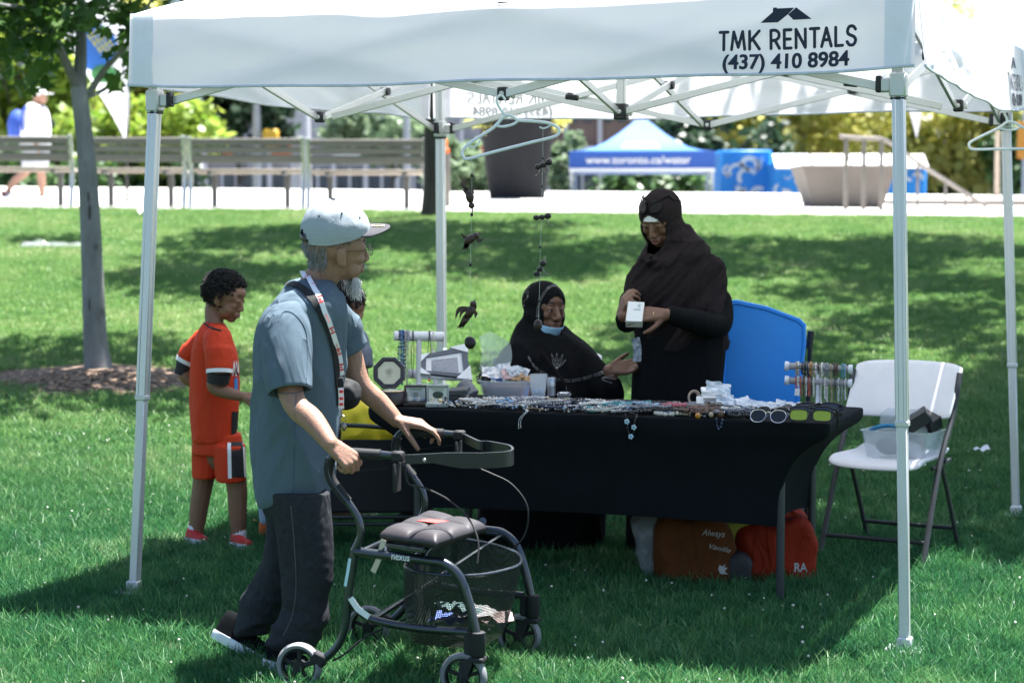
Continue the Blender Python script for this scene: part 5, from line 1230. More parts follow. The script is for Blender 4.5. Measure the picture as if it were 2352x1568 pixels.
# woven cylinder, boxes, tub, cup, tube, cuff
p = tz(1074, 920) + TY * .03
m = MB(); ax = nrm(P(1064, 878, 8.9) - P(1085, 915, 8.8)); a0 = P(1085, 910, p.y); a1 = P(1062, 880, p.y + .03)
m.tube([a0, a0.lerp(a1, .03)] + [a0.lerp(a1, i / 12) for i in range(1, 12)] + [a1.lerp(a0, .03), a1], [.030, .034] + [.0345 + .0012 * (i % 2) for i in range(11)] + [.034, .030], 22)
m.build('yarn_roll', M('grey mottled cord', (.36, .36, .38), .9, c2=(.08, .08, .09), var=0, vs=260, bump=.8, bs=260), None, 'grey mottled cord roll leaning by the black boxes', 'roll')
def tbox(name, label, u0, u1, v0, v1, dep, mt, cat='box', yaw=0, bev=.003, dy=0):
    p = tz((u0 + u1) / 2, v1) + TY * dy; s = p.y / FPX; rot = RT @ Matrix.Rotation(yaw, 3, 'Z'); m = MB()
    h = (v1 - v0) * s - dep * .1; m.box(p + rot @ V((0, dep / 2, h / 2)), ((u1 - u0) * s, dep, h), rot, bev); return m.build(name, mt, None, label, cat)
tbox('gift_box', 'black jewellery case beside the grey open box, lower of two', 1020, 1067, 906, 932, .08, M('black card', (.02, .022, .025), .5), yaw=.25)
m = MB(); p = tz(1044, 932) + TY * .045 + V((0, 0, .058)); m.box(p, (.085, .085, .022), RT @ E3(.1, -.08, .22), .004); m.build('gift_box', M('charcoal card', (.055, .06, .065), .5), None, 'charcoal case lying on the black jewellery case', 'box')
m = MB(); rd_ = random.Random(8); c0 = tz(1090, 905) + TY * .10 + V((0, 0, .03))
for k in range(7): m.tube([c0 + V((.03 * math.cos(g) * rd_.uniform(.7, 1.1) + .004 * k, .02 * math.sin(g) + .005 * k, .028 + .022 * math.sin(g) + .004 * k)) for g in np.linspace(0, 2 * PI, 15)[:-1]], .003, 6, closed=True)
m.build('cord_bundle', M('black cord', (.012, .012, .014), .5), None, 'coiled bundle of black cord behind the cord roll', 'cord')
p = tz(1151, 918) + TY * .06
t = thing('plastic_tub', 'clear plastic tub heaped with small packets in front of the seated woman', 'tub', p)
def ov(c, a, b_, z, n=28): return [c + TX * (a * math.copysign(abs(math.cos(g)) ** .75, math.cos(g))) + TY * (b_ * math.copysign(abs(math.sin(g)) ** .75, math.sin(g))) + V((0, 0, z)) for g in np.linspace(0, 2 * PI, n + 1)[:-1]]
m = MB(); m.loft([ov(p, .098, .058, .001), ov(p, .102, .062, .006), ov(p, .116, .074, .072), ov(p, .122, .080, .074), ov(p, .122, .080, .080), ov(p, .113, .071, .080), ov(p, .099, .060, .008)]); m.build('tub_body', clearp, t)
m = MB(); m.loft([ov(p, .093, .054, .010), ov(p, .104, .063, .055), ov(p, .07, .045, .066)]); m.build('brown_packet', M('brown leather packet', (.13, .065, .04), .6, var=.3, vs=20), None, 'brown packets filling the clear tub', 'packet')
pkm = [M('foil packet', (.60, .60, .63), .3, .3, var=.3, vs=60), M('pink packet', (.62, .42, .40), .5, var=.2, vs=40), M('tan packet', (.45, .28, .15), .6), M('clear film packet', (.75, .80, .86), .15, alpha=.6, var=0, spec=.8), M('blue packet', (.07, .16, .42), .4), M('black packet', (.02, .02, .022), .5)]
pkl = ['crumpled silver foil packet', 'pink paper packet', 'tan leather packet', 'shiny clear film packet', 'small blue packet', 'black packet']
def crumple(name, label, c, w, h, rot, mt, seed, amp=.006, group=None, cat='packet'):
    m = MB(); m.sheet(lambda a, b_: c + rot @ V(((a - .5) * w, (b_ - .5) * h, amp * 1.6 * noise.noise(V((a * 3 + seed, b_ * 3, seed))) + amp * noise.noise(V((a * 8, b_ * 8 + seed, 2))))), 9, 7, .002, lambda a, b_: rot @ V((0, 0, 1)))
    return m.build(name, mt, None, label, cat, group, ang=25)
for k, (u, v, mi, w, h, rx, ry, rz, loc) in enumerate(((1128, 856, 0, .085, .06, .8, .2, .3, 'at the left of the clear tub'), (1150, 850, 0, .09, .06, .9, -.3, -.2, 'on top of the heap in the clear tub'), (1168, 862, 1, .07, .05, .7, .3, .5, 'in the middle of the clear tub'), (1186, 866, 2, .06, .045, .5, -.2, .3, 'right of the pink one in the clear tub'),
        (1200, 856, 3, .055, .05, 1.0, .2, -.3, 'upright at the right of the clear tub'), (1180, 852, 3, .05, .045, 1.1, -.2, .2, 'behind the tan packet in the clear tub'), (1140, 870, 4, .05, .03, .4, .2, .2, 'at the rim of the clear tub'), (1118, 866, 5, .045, .05, .9, .5, .2, 'tucked at the left rim of the clear tub'), (1208, 868, 2, .05, .035, .5, .3, -.5, 'hanging over the right rim of the clear tub'), (1160, 868, 3, .06, .04, .6, .1, .8, 'across the front of the clear tub'))):
    crumple('packet', pkl[mi] + ' ' + loc, P(u, v, p.y + .02 * math.sin(k * 2)), w, h, face_cam(p) @ E3(rx, ry, rz), pkm[mi], k + 3, .008, 'packets in the clear tub')
m = MB(); m.sheet(lambda a, b_: P(1100 + 70 * a + 6 * math.sin(3 * b_), 848 - 88 * b_ * (1 - .45 * abs(a - .35)), p.y + .06 + .03 * math.sin(4 * a) + .02 * b_), 12, 10, .0006, lambda a, b_: (0, 1, 0)); m.build('plastic_sheet', M('clear film sheet', (.80, .90, .84), .10, var=0, alpha=.20, spec=.9), None, 'clear plastic film standing up behind the tub', 'plastic sheet')
p = tz(1231, 921) + TY * .03
t = thing('plastic_cup', 'clear plastic cup with pale blue beads on the table', 'cup', p)
m = MB(); m.lathe(p, [(.001, .001), (.028, .001), (.038, .108), (.0395, .109), (.0395, .111), (.0368, .110), (.027, .004), (.001, .003)], 26, cap=(False, False)); m.build('cup', M('clear cup plastic', (.88, .92, .95), .08, var=0, alpha=.28, spec=.9), t)
m = MB(); rd_ = random.Random(2)
for k in range(170): z = rd_.uniform(.008, .045); r_ = (.024 + z * .09) * math.sqrt(rd_.random()); g = rd_.uniform(0, 6.28); m.ell(p + V((r_ * math.cos(g), r_ * math.sin(g), z)), .004, seg=6, rings=4)
m.build('beads', beadm['sky'], None, 'pale blue beads lying in the clear plastic cup', 'beads', kind='stuff')
m = MB(); p = tz(1204, 919) + TY * .01; m.box(p + V((0, 0, .03)), (.030, .003, .06), RT @ E3(-.15, .12, 0)); m.build('price_card', M('pale blue card', (.32, .40, .56), .6), None, 'pale blue card standing against the clear tub', 'card')
p = tz(1261, 911) + TY * .03; t = thing('spray_tube', 'silver spray tube standing right of the plastic cup', 'tube', p)
m = MB(); m.lathe(p, [(.015, 0), (.0175, .003), (.0175, .040), (.0165, .041)], 20); m.build('body', M('matt silver', (.45, .48, .54), .35, .7), t); m = MB(); m.lathe(p, [(.0165, .041), (.018, .042), (.018, .078), (.016, .081)], 20); m.build('cap', M('pale silver cap', (.55, .58, .62), .3, .6), t)
p = tz(1290, 923) + TY * .03; m = MB(); m.lathe(p, [(.027, 0), (.0285, .002), (.027, .018), (.0285, .036), (.027, .038), (.0255, .036), (.0245, .018), (.0255, .002)], 26, cap=(False, False)); 
for k in range(26): g = 2 * PI * k / 26; m.ell(p + V((.0275 * math.cos(g), .0275 * math.sin(g), .011 + .016 * (k % 2))), (.0035, .0035, .005), seg=6, rings=4)
m.build('silver_cuff', silver, None, 'chunky engraved silver cuff behind the bead heap', 'bracelet')
m = MB(); p = tz(1586, 932) + TY * .05 + V((0, 0, .03)); m.tube([p + face_cam(p) @ V((.021 * math.cos(g), .012 * math.cos(g), .027 * math.sin(g))) for g in np.linspace(0, 2 * PI, 21)[:-1]], .007, 8, closed=True, flat=.6); m.build('wooden_bangle', M('pale horn bangle', (.48, .36, .26), .4, var=.2), None, 'pale horn bangle standing on edge by the white packets', 'bracelet')
# stacked white packets
for k, (u, v, w, h, rx, ry, rz, mi, lb) in enumerate(((1634, 925, .12, .055, .95, .05, .1, wc, 'white packet lying in front of the packet pile'), (1642, 912, .10, .04, .1, 0, .2, wc, 'white packet under the top of the pile at the blue bin'), (1640, 905, .10, .04, .1, 0, -.1, wc, 'middle white packet of the pile beside the blue bin'), (1636, 897, .09, .05, .3, .05, .1, wc, 'topmost white packet of the pile beside the blue bin'))):
    q = P(u, v, 8.22 + .01 * k); m = MB(); m.box(q, (w, h, .012), face_cam(q) @ E3(rx, ry, rz), .004); m.build('white_packet', mi, None, lb, 'packet', 'white packets by the blue bin')
for k, (u, v, w, h, rx, ry, rz) in enumerate(((1650, 890, .10, .05, .9, .2, .2), (1665, 915, .08, .07, .7, .3, .3), (1690, 928, .12, .06, .5, -.3, .2), (1720, 933, .09, .05, .3, .2, .1), (1750, 929, .10, .05, .4, .1, -.2), (1778, 930, .09, .05, .3, -.1, .2), (1805, 928, .08, .05, .4, .2, .1), (1680, 935, .10, .05, .3, .1, .5))):
    q = P(u, v, 8.14 + .02 * math.sin(k)); crumple('film_packet', 'crinkled clear film packet in the row before the blue bin', q, w, h, face_cam(q) @ E3(rx, ry, rz), pkm[3], k + 20, .008, 'clear film packets before the blue bin')

# the heap of necklaces along the front of the table
GH = 'necklaces heaped along the table front'
spec = [  # u range, colours
    (1028, 1075, ['tan', 'tan', 'white']), (1070, 1130, ['white', 'sky', 'silver', 'grey']), (1090, 1180, ['navy', 'white', 'grey', 'navy']), (1150, 1250, ['tan', 'white', 'silver', 'grey', 'tan']), (1225, 1300, ['black', 'black', 'navy', 'silver']),
    (1300, 1400, ['white', 'white', 'grey', 'teal', 'white']), (1340, 1400, ['coral', 'teal', 'silver']), (1390, 1500, ['grey', 'white', 'navy', 'black', 'teal', 'grey']), (1440, 1560, ['black', 'silver', 'sky', 'grey', 'black']), (1520, 1620, ['teal', 'pink', 'coral', 'grey', 'white', 'tan']), (1590, 1680, ['brown', 'brown', 'tan', 'brown']), (1650, 1740, ['black', 'navy', 'grey', 'white', 'black'])]
hl = dict(tan='tan straw bead string in the jewellery heap', white='white shell bead string in the jewellery heap', sky='pale blue bead string in the jewellery heap', silver='silver chain in the jewellery heap', grey='grey stone bead string in the jewellery heap', navy='navy bead string in the jewellery heap', black='black bead string in the jewellery heap', teal='turquoise bead string in the jewellery heap', coral='coral red bead string in the jewellery heap', pink='pink bead string in the jewellery heap', brown='brown wooden bead string in the jewellery heap')
HLOC = ['beside the grey open jewellery box', 'below the cord roll', 'before the left end of the clear tub', 'before the right end of the clear tub', 'in front of the plastic cup', 'before the silver cuff', 'by the silver double chain in the heap', 'in front of the seated woman\'s open hand', 'above the looped flower bead string', 'in the heap before the horn bangle', 'in the heap before the white packets', 'between the heap and the aviator sunglasses']
rd_ = random.Random(17); cnt = {}
for u0, u1, cols in spec:
    for rep in range(3):
        for c in cols:
            u = rd_.uniform(u0, u1); bfrac = rd_.uniform(.05, .62); q = tz(u, 950); 
            # slide along the table to the wanted depth
            a0 = (q - TO).dot(TX); base = T(a0 + rd_.uniform(-.02, .02), .02 + bfrac * .40); n = 22; ra, rb = rd_.uniform(.03, .075), rd_.uniform(.02, .045); th = rd_.uniform(-.5, .5); sd = rd_.random() * 50
            zz = rd_.uniform(.005, .034)
            pts = []
            for i in range(n + 1):
                g = 2 * PI * i / n; w_ = 1 + .45 * noise.noise(V((math.cos(g) * 1.3, math.sin(g) * 1.3, sd)))
                x, y = ra * w_ * math.cos(g), rb * w_ * math.sin(g); q2 = base + TX * (x * math.cos(th) - y * math.sin(th)) + TY * (x * math.sin(th) + y * math.cos(th))
                bb = (q2 - TO).dot(TY); aa = (q2 - TO).dot(TX)
                if bb < .012: q2 += TY * (.012 - bb)
                pts.append(q2 + V((0, 0, zz + .008 * noise.noise(V((g, sd, 3))))))
            m = MB(); r_ = {'tan': .0022, 'silver': .0022, 'white': .0038, 'brown': .007, 'black': .0048, 'navy': .0045}.get(c, .0042) * rd_.uniform(.8, 1.2)
            strand(m, pts, r_, 2.0, .35, int(sd * 100), rd_.choice((.8, 1, 1.5)))
            m.build('bead_string', beadm[c], None, hl[c].replace('in the jewellery heap', HLOC[min(11, int((u - 1028) / 59.4))]), 'necklace', GH, ang=0)
for k in range(9):
    c = rd_.choice(['brown', 'amber', 'tan']); q = tz(rd_.uniform(1600, 1665), rd_.uniform(948, 962)) + V((0, 0, .012))
    m = MB(); m.ell(q, rd_.uniform(.010, .016)); m.build('loose_bead', beadm[c], None, 'large round wooden bead at the front of the jewellery heap', 'bead', 'large wooden beads', ang=0)
m = MB(); rd2 = random.Random(5)
for k in range(1700):
    a = rd2.uniform(.30, 1.62); b_ = rd2.uniform(.02, .34); 
    if noise.noise(V((a * 6, b_ * 9, 2))) < -.25: continue
    m.m = rd2.randint(0, 6); m.ell(T(a, b_) + V((0, 0, rd2.uniform(.003, .024))), (rd2.uniform(.003, .007), rd2.uniform(.003, .007), rd2.uniform(.003, .006)), seg=6, rings=4)
m.build('loose_jewellery', [beadm[c] for c in ('black', 'silver', 'white', 'navy', 'grey', 'tan', 'sky')], None, 'mixed loose beads and findings filling the jewellery heap', kind='stuff', ang=0, flip=False)
p = tz(1218, 919) + TY * .02; m = MB(); m.lathe(p, [(.001, 0), (.045, .0), (.055, .008), (.053, .009), (.001, .004)], 20); m.build('red_dish', beadm['red'], None, 'flat red dish behind the jewellery heap by the cup', 'dish')
m = MB(); p = tz(1172, 938); m.tube([p + TX * .022 * math.cos(g) + TY * .018 * math.sin(g) + V((0, 0, .01 + .006 * math.sin(2 * g))) for g in np.linspace(0, 2 * PI, 25)[:-1]], .004, 6, closed=True); m.build('silver_bangle', silver, None, 'plain silver bangle at the front edge of the heap', 'bracelet')
# strings falling over the front edge
def fall(label, pts, mt, r, gap, seed):
    m = MB(); pp = spline([(lambda q: q)(x) for x in pts], 6); m.tube(pp, .0008, 5); strand(m, pp, r, gap, .25, seed); return m.build('necklace', mt, None, label, 'necklace', 'necklaces hanging over the table front')
def fe(u, v):   # on the hanging cloth front
    return on_plane(u, v, T(0, -.004, 0), TY)
fall('silver double chain hanging over the table front, left one', [tz(1202, 940), T((tz(1196, 948) - TO).dot(TX), .0, ZTOP + .002), fe(1193, 962), fe(1191.5, 985)], silver, .0022, 2, 1)
fall('silver double chain hanging over the table front, right one', [tz(1206, 941), T((tz(1200, 948) - TO).dot(TX), .0, ZTOP + .002), fe(1197.5, 962), fe(1196.5, 983)], silver, .0022, 2, 2)
fall('black string with pale flower beads looped over the table front', [tz(1436, 950), fe(1440, 962), fe(1442, 985), fe(1449, 1000), fe(1456, 990), fe(1458, 970), fe(1462, 958), tz(1464, 948)], beadm['black'], .0042, 2.3, 3)
fl = M('pale blue flower bead', (.40, .58, .66), .3)
for u, v in ((1441, 968), (1450, 1002), (1457, 981)):
    c = fe(u, v) - TY * .006; m = MB()
    for k in range(5): g = 2 * PI * k / 5; m.ell(c + TX * .0065 * math.cos(g) + V((0, 0, .0065 * math.sin(g))), .0052, seg=7, rings=5)
    m.build('flower_bead', fl, None, 'pale blue flower bead on the looped black string', 'bead', 'flower beads')
fall('dark bead cluster dropping over the table front below the brown beads', [tz(1645, 962), fe(1647, 972), fe(1650, 984), fe(1655, 982), fe(1658, 972), tz(1660, 962)], beadm['navy'], .0058, 1.9, 4)

# sunglasses
def shades(label, u, v, w, mt_f, mt_l, round_=True, tilt=.35, yaw=0, dz=0):
    p = tz(u, v) + V((0, 0, dz)); rot = RT @ Matrix.Rotation(yaw, 3, 'Z') @ Matrix.Rotation(-tilt, 3, 'X')
    t = thing('sunglasses', label, 'sunglasses', p, 'sunglasses laid out at the table corner'); h = w * .36
    for s in (-1, 1):
        if round_: ol = [(s * (w * .26 + w * .20 * math.copysign(abs(math.cos(g)) ** .8, math.cos(g)) * (1 + .08 * math.sin(g))), h * .5 + h * .48 * math.sin(g) - s * 0) for g in np.linspace(0, 2 * PI, 23)[:-1]]
        else: ol = [(s * (w * .27 + w * .215 * math.copysign(abs(math.cos(g)) ** .55, math.cos(g))), h * .52 + h * .36 * math.copysign(abs(math.sin(g)) ** .6, math.sin(g)) - .1 * h * math.cos(g) * 0) for g in np.linspace(0, 2 * PI, 23)[:-1]]
        pts = [p + rot @ V((x, .10 * (x * x) / w, z)) for x, z in ol]
        m = MB(); m.loft([pts, [q + rot @ V((0, .0015, 0)) for q in pts]]); m.build('lens', mt_l, t, ang=20)
        m = MB(); m.tube(pts, .0013 if round_ else .0028, 6, closed=True); m.build('rim', mt_f, t)
        m = MB(); m.tube(spline([p + rot @ V((s * w * .47, .10 * w * .22, h * .8)), p + rot @ V((s * w * .53, .02, h * .78)), p + rot @ V((s * w * .52, .09, h * .62)), p + rot @ V((s * w * .48, .13, h * .15))], 5), .0016 if round_ else .0030, 6); m.build('temple', mt_f, t)
    m = MB(); m.tube(spline([p + rot @ V((-w * .07, .0, h * .72)), p + rot @ V((0, -.003, h * .8)), p + rot @ V((w * .07, 0, h * .72))], 4), .0015 if round_ else .003, 6); m.build('bridge', mt_f, t)
dl = M('dark grey lens', (.012, .014, .017), .12, var=0, spec=.5); yl = M('mirror yellow green lens', (.42, .46, .06), .04, .9, var=0); dl2 = M('smoke blue lens', (.03, .035, .05), .1, var=0, spec=.6); tl = M('tortoise frame', (.06, .05, .045), .3)
shades('silver wire aviator sunglasses at the front of the table', 1762, 970, .150, silver, dl, True, .55)
shades('second aviator pair lying right behind the front one', 1772, 960, .145, chrome, dl, True, .60, -.05)
shades('third wire framed pair stacked behind the aviators', 1782, 951, .145, silver, dl2, True, .65, -.08)
shades('striped temple pair at the back of the aviator row', 1795, 946, .140, tl, dl2, True, .7, -.1)
shades('black sports sunglasses with mirrored yellow green lenses', 1860, 972, .165, M('black sunglass frame', (.01, .01, .012), .25), yl, False, .30)
shades('black sports pair directly behind the mirrored ones', 1864, 962, .165, M('black sunglass frame'), dl2, False, .40, .05)
shades('wide black wraparound pair behind the sports pairs', 1880, 954, .160, M('black sunglass frame'), dl2, False, .5, .2, .005)
shades('dark wraparound pair nearest the right table corner', 1900, 954, .150, M('black sunglass frame'), dl, False, .5, .5)
tbox('spectacle_case', 'long black spectacle case behind the sunglasses', 1838, 1934, 930, 948, .06, M('black case leather', (.014, .015, .018), .45), yaw=.05, bev=.01, dy=.02)

# bracelet stand with two bars
p = tz(1874, 934) + TY * .09
t = thing('bracelet_stand', 'white two-bar bracelet stand crowded with bracelets', 'stand', p); Yb = p.y
def bs(u, v, dy=0): return P(u, v, Yb + dy)
m = MB(); m.box(bs(1874, 930), (.175, .09, .014), RT, .005); m.build('base', ivory, t)
m = MB(); m.tube([bs(1878, 930), bs(1878, 846)], .008, 14); m.build('post', ivory, t)
greyc = M('grey velvet bar', (.34, .33, .34), .8); bars = []
for (u0, v0), (u1, v1) in (((1803, 840), (1958, 848)), ((1803, 873), (1957, 881))):
    A, B = bs(u0, v0, .03), bs(u1, v1, -.03); bars.append((A, B)); m = MB(); m.tube([A, B], .0135, 18); m.build('bar', greyc, t)
    for q, q2 in ((A, B), (B, A)):
        d_ = nrm(q2 - q); m = MB(); m.tube([q, q + d_ * .002, q + d_ * .008, q + d_ * .010, q + d_ * .016, q + d_ * .017], [.018, .0195, .0195, .0175, .0185, .014], 20); m.build('end_cap', ivory, t)
GBR = 'bracelets on the two-bar stand'
def brace(label, k, s, drop, r, c, rr=.019, seed=0, gap=2.0):
    A, B = bars[k]; q = A.lerp(B, s); ax = nrm(B - A); n = nrm(ax.cross(V((0, 0, 1)))); m = MB(); pts = []
    for i in range(25):
        g = 2 * PI * i / 24; z = rr * math.sin(g) if math.sin(g) > 0 else drop * math.sin(g)
        pts.append(q + n * (rr * math.cos(g) * (1 if math.sin(g) > -.2 else .8)) + V((0, 0, z)) + ax * .003 * noise.noise(V((g, seed, 0))))
    m.tube(pts, .0012, 5)
    strand(m, pts, r, gap, .3, seed); return m.build('bracelet', beadm[c] if c in beadm else c, None, label, 'bracelet', GBR, ang=0)
up_ = [(.17, 'tan', 'tan string bracelet near the left end of the upper bar'), (.20, 'silver', 'silver bracelet beside the tan string on the upper bar'), (.26, 'black', 'wide black bracelet at the left of the upper bar'), (.30, 'black', 'second black bracelet on the upper bar'), (.335, 'navy', 'dark bead bracelet left of the amber one on the upper bar'), (.38, 'amber', 'amber resin bracelet on the upper bar'), (.42, 'tan', 'tan leather loop right of the amber bracelet'), (.46, 'white', 'white bead bracelet at the middle of the upper bar'), (.50, 'brown', 'brown bead bracelet right of the middle of the upper bar'), (.55, 'white', 'pearly bracelet right of the post on the upper bar'), (.60, 'grey', 'grey string bracelet on the upper bar right half'), (.635, 'grey', 'second grey string bracelet on the upper bar right half'), (.68, 'tan', 'pale string bracelet on the upper bar right half'), (.735, 'brown', 'dark brown bead bracelet with square beads on the upper bar'), (.775, 'brown', 'brown bead bracelet near the right end of the upper bar'), (.85, 'teal', 'turquoise bead bracelet near the right end cap'), (.89, 'sky', 'pale blue bead bracelet beside the right end cap')]
for k, (s, c, lb) in enumerate(up_): brace(lb, 0, s, .030 if k % 3 else .036, .0036 + .0012 * (k % 2), c, .0175, k)
lo_ = [(.165, 'coral', 'red and white cord bracelet at the left of the lower bar'), (.20, 'white', 'white cord bracelet beside the red one on the lower bar'), (.235, 'coral', 'orange red bracelet on the lower bar'), (.28, 'brown', 'brown and white cord bracelet on the lower bar'), (.32, 'white', 'white braided cord bracelet on the lower bar'), (.36, 'coral', 'red braided cord bracelet left of the post on the lower bar'), (.40, 'brown', 'dark braided cord bracelet nearest the post on the lower bar'), (.43, 'white', 'pale cord bracelet touching the post on the lower bar'), (.54, 'silver', 'silver charm bracelet right of the post on the lower bar'), (.60, 'white', 'white strap bracelet on the lower bar right half'), (.63, 'silver', 'silver link bracelet beside the white strap'), (.70, 'tan', 'brassy chain bracelet on the lower bar right half'), (.75, 'black', 'black chain bracelet on the lower bar right half'), (.80, 'silver', 'silver rope bracelet on the lower bar right half'), (.85, 'grey', 'grey chain bracelet near the right end of the lower bar'), (.90, 'silver', 'thin silver chain beside the right end cap of the lower bar')]
for k, (s, c, lb) in enumerate(lo_): brace(lb, 1, s, .060 if k < 8 else .068 + .01 * (k % 3), .0028 + .0008 * (k % 2), c, .0175, 40 + k)
m = MB(); A, B = bars[1]; q = A.lerp(B, .17) + V((0, -.028, -.045)); m.box(q, (.020, .004, .028), RT @ E3(0, .1, 0), .001); m.build('flag_charm', M('white card'), None, 'small white charm hanging from the red cord bracelet', 'charm')
# ------------------------------------------------------------------ the rollator
RO = V((-.68, 6.62, 0)); E1 = V((.962, -.274, 0)).normalized(); E2 = V((.274, .962, 0)).normalized(); RW = .655
def kc(x, y): return x * .4001 + 451.5, y * .4001 + 940.7
def NPt(x, y, off=0.0): u, v = kc(x, y); return on_plane(u, v, RO + E2 * off, E2)
def ZPt(x, y, z): u, v = kc(x, y); return on_z(u, v, z)
rf = M('dark metallic frame paint', (.045, .055, .068), .28, .75, var=.12, vs=8, coat=.4)
rub = M('black grip rubber', (.012, .013, .015), .7); tyre = M('grey tyre rubber', (.20, .21, .22), .75, var=.12, vs=12); vin = M('aubergine black vinyl', (.034, .030, .034), .5, var=.1, vs=8, bump=.15, bs=120)
roll = thing('rollator', 'dark metallic walking rollator with mesh basket pushed by the capped man', 'rollator', RO + E1 * .27 + E2 * .33)
RR = Matrix((E1, E2, V((0, 0, 1)))).transposed()
for side in (0, 1):
    S = E2 * (RW * side)
    def q(x, y): return NPt(x, y) + S
    m = MB(); m.tube(spline([q(1185, 268), q(1110, 262), q(1000, 252), q(860, 244), q(800, 250), q(766, 285), q(756, 340), q(775, 405), q(826, 478), q(880, 545), q(930, 630), q(940, 720), q(906, 802)], 5), .0125, 10); m.build('handle_tube', rf, roll)
    m = MB(); m.tube(spline([q(1058, 259), q(950, 252), q(845, 246)], 4), .0175, 12); m.build('grip', rub, roll)
    m = MB(); m.tube(spline([q(772, 280), q(758, 335), q(775, 402), q(828, 478), q(868, 528)], 5), .0165, 10, flat=.75); m.build('brake_loop', rub, roll)
    m = MB(); m.tube(spline([q(906, 802), q(893, 900), q(880, 1000), q(868, 1100), q(852, 1240), q(815, 1345), q(745, 1420), q(700, 1440)], 5), .0135, 10); m.build('rear_leg', rf, roll)
    m = MB(); m.tube(spline([q(908, 812), q(1100, 836), q(1330, 864), q(1430, 884), q(1510, 960), q(1562, 1100), q(1604, 1275)], 5), .0155, 12); m.build('side_tube', rf, roll)
    m = MB(); m.tube(spline([q(872, 1075), q(922, 1140), q(1010, 1202), q(1250, 1250), q(1560, 1275)], 5), .0135, 10); m.build('lower_tube', rf, roll)
    m = MB(); m.bar(q(1150, 300), q(1150, 470), .055, .012, E1, .004); m.bar(q(1120, 268), q(1190, 268), .034, .034, (0, 0, 1), .006); m.build('height_bracket', rub, roll)
    m = MB(); m.ell(q(1158, 246), (.010, .010, .006)); m.build('push_button', rub, roll)
    hd = q(1612, 1272); m = MB(); m.tube([hd, hd + V((0, 0, -.002)), hd + V((0, 0, -.072)), hd + V((0, 0, -.078))], [.022, .0255, .0255, .022], 18); m.box(hd - E1 * .024 + V((0, 0, -.04)), (.035, .03, .07), RR, .006); m.build('caster_head', rub, roll)
    def wheel(c, r, nm='wheel'):
        rt = Matrix((E1, V((0, 0, 1)), -E2)).transposed()
        m = MB(); m.lathe(c, [(r * .78, -.013), (r * .90, -.017), (r * .985, -.010), (r, 0), (r * .985, .010), (r * .90, .017), (r * .78, .013), (r * .77, 0)], 36, rt, (False, False)); w_ = m.build(nm, rub, roll)
        w_.data.materials.clear(); w_.data.materials.append(tyre)
        m = MB(); m.lathe(c, [(r * .70, -.010), (r * .79, -.012), (r * .79, .012), (r * .70, .010)], 32, rt, (False, False)); m.lathe(c, [(.004, -.018), (.018, -.018), (.020, 0), (.018, .018), (.004, .018)], 14, rt)
        for k in range(5): g = 2 * PI * k / 5 + .3; d_ = E1 * math.cos(g) + V((0, 0, math.sin(g))); m.bar(c + d_ * .014, c + d_ * r * .73, .013, .010, E2, .002)
        m.build('rim', rub, w_); return w_
    c = q(1532, 1562); c.z = max(c.z, .078); wheel(c, .077)
    m = MB()
    for s in (-1, 1): m.loft([[p + E1 * a + E2 * (s * .023 + b_) for a, b_ in ((-w, -.003), (w, -.003), (w, .003), (-w, .003))] for p, w in ((hd + V((0, 0, -.085)), .022), (c.lerp(hd, .38), .022), (c + E1 * .004, .014))])
    m.box(hd + V((0, 0, -.088)), (.05, .056, .016), RR, .004); m.build('fork', rub, roll)
    c2 = q(590, 1492); c2.z = max(c2.z, .078); wheel(c2, .077)
    m = MB(); m.bar(q(705, 1438), c2, .03, .014, (0, 0, 1), .004); m.box(q(705, 1428), (.05, .035, .04), RR @ Matrix.Rotation(.4, 3, 'Y'), .006); m.build('brake_block', rub, roll)
    m = MB(); m.tube(spline([q(780, 1440), q(850, 1400), q(960, 1310), q(1070, 1255)], 5), .0035, 6); m.build('brake_rod', rub, roll)
    m = MB()
    for x, y, x2, y2 in ((1080, 822, 1110, 762), (1300, 846, 1338, 790)): m.tube(spline([q(x, y), q(x + 4, y - 30) + E2 * (.02 if side == 0 else -.02), q(x2, y2) + E2 * (.07 if side == 0 else -.07)], 4), .0135, 10)
    m.build('seat_bracket', rf, roll)
m = MB(); m.tube([NPt(935, 820), NPt(935, 820) + E2 * RW], .010, 8); m.tube([NPt(1000, 1202), NPt(1000, 1202) + E2 * RW], .010, 8); m.build('crossbar', rf, roll)
m = MB(); a_, b2 = NPt(1010, 1205), NPt(1440, 880) + E2 * RW; m.bar(a_, b2, .012, .003, (0, 0, 1)); a_, b2 = NPt(1440, 880), NPt(1010, 1205) + E2 * RW; m.bar(a_ + E1 * .01, b2 + E1 * .01, .012, .003, (0, 0, 1)); m.build('folding_brace', rf, roll)
# cushion: four corners on the seat plane, tufted
ZS = .515; A, B, Cc, D = (ZPt(x, y, ZS) for x, y in ((1052, 712), (1372, 760), (1662, 668), (1335, 596)))
def seat_fn(u, v):
    p = (A.lerp(B, u)).lerp(D.lerp(Cc, u), v); ed = min(u, 1 - u, v, 1 - v); rim = 1 - math.exp(-ed / .035)
    tu = abs(math.sin(PI * u * 2)) ** .45; tv = abs(math.sin(PI * v * 3)) ** .45
    return p + V((0, 0, rim * (.014 + .013 * tu * tv)))
m = MB(); m.sheet(seat_fn, 40, 48, -.02, lambda u, v: (0, 0, 1)); me = m.mesh(); link('seat', me, vin, roll, ang=0)
m = MB(); m.prism([seat_fn(u, v) + V((0, 0, .0015)) for u, v in ((.30, .40), (.40, .56), (.70, .60), (.60, .44))], (0, 0, .001)); m.build('red_label', M('red woven label', (.62, .07, .06), .6), roll)
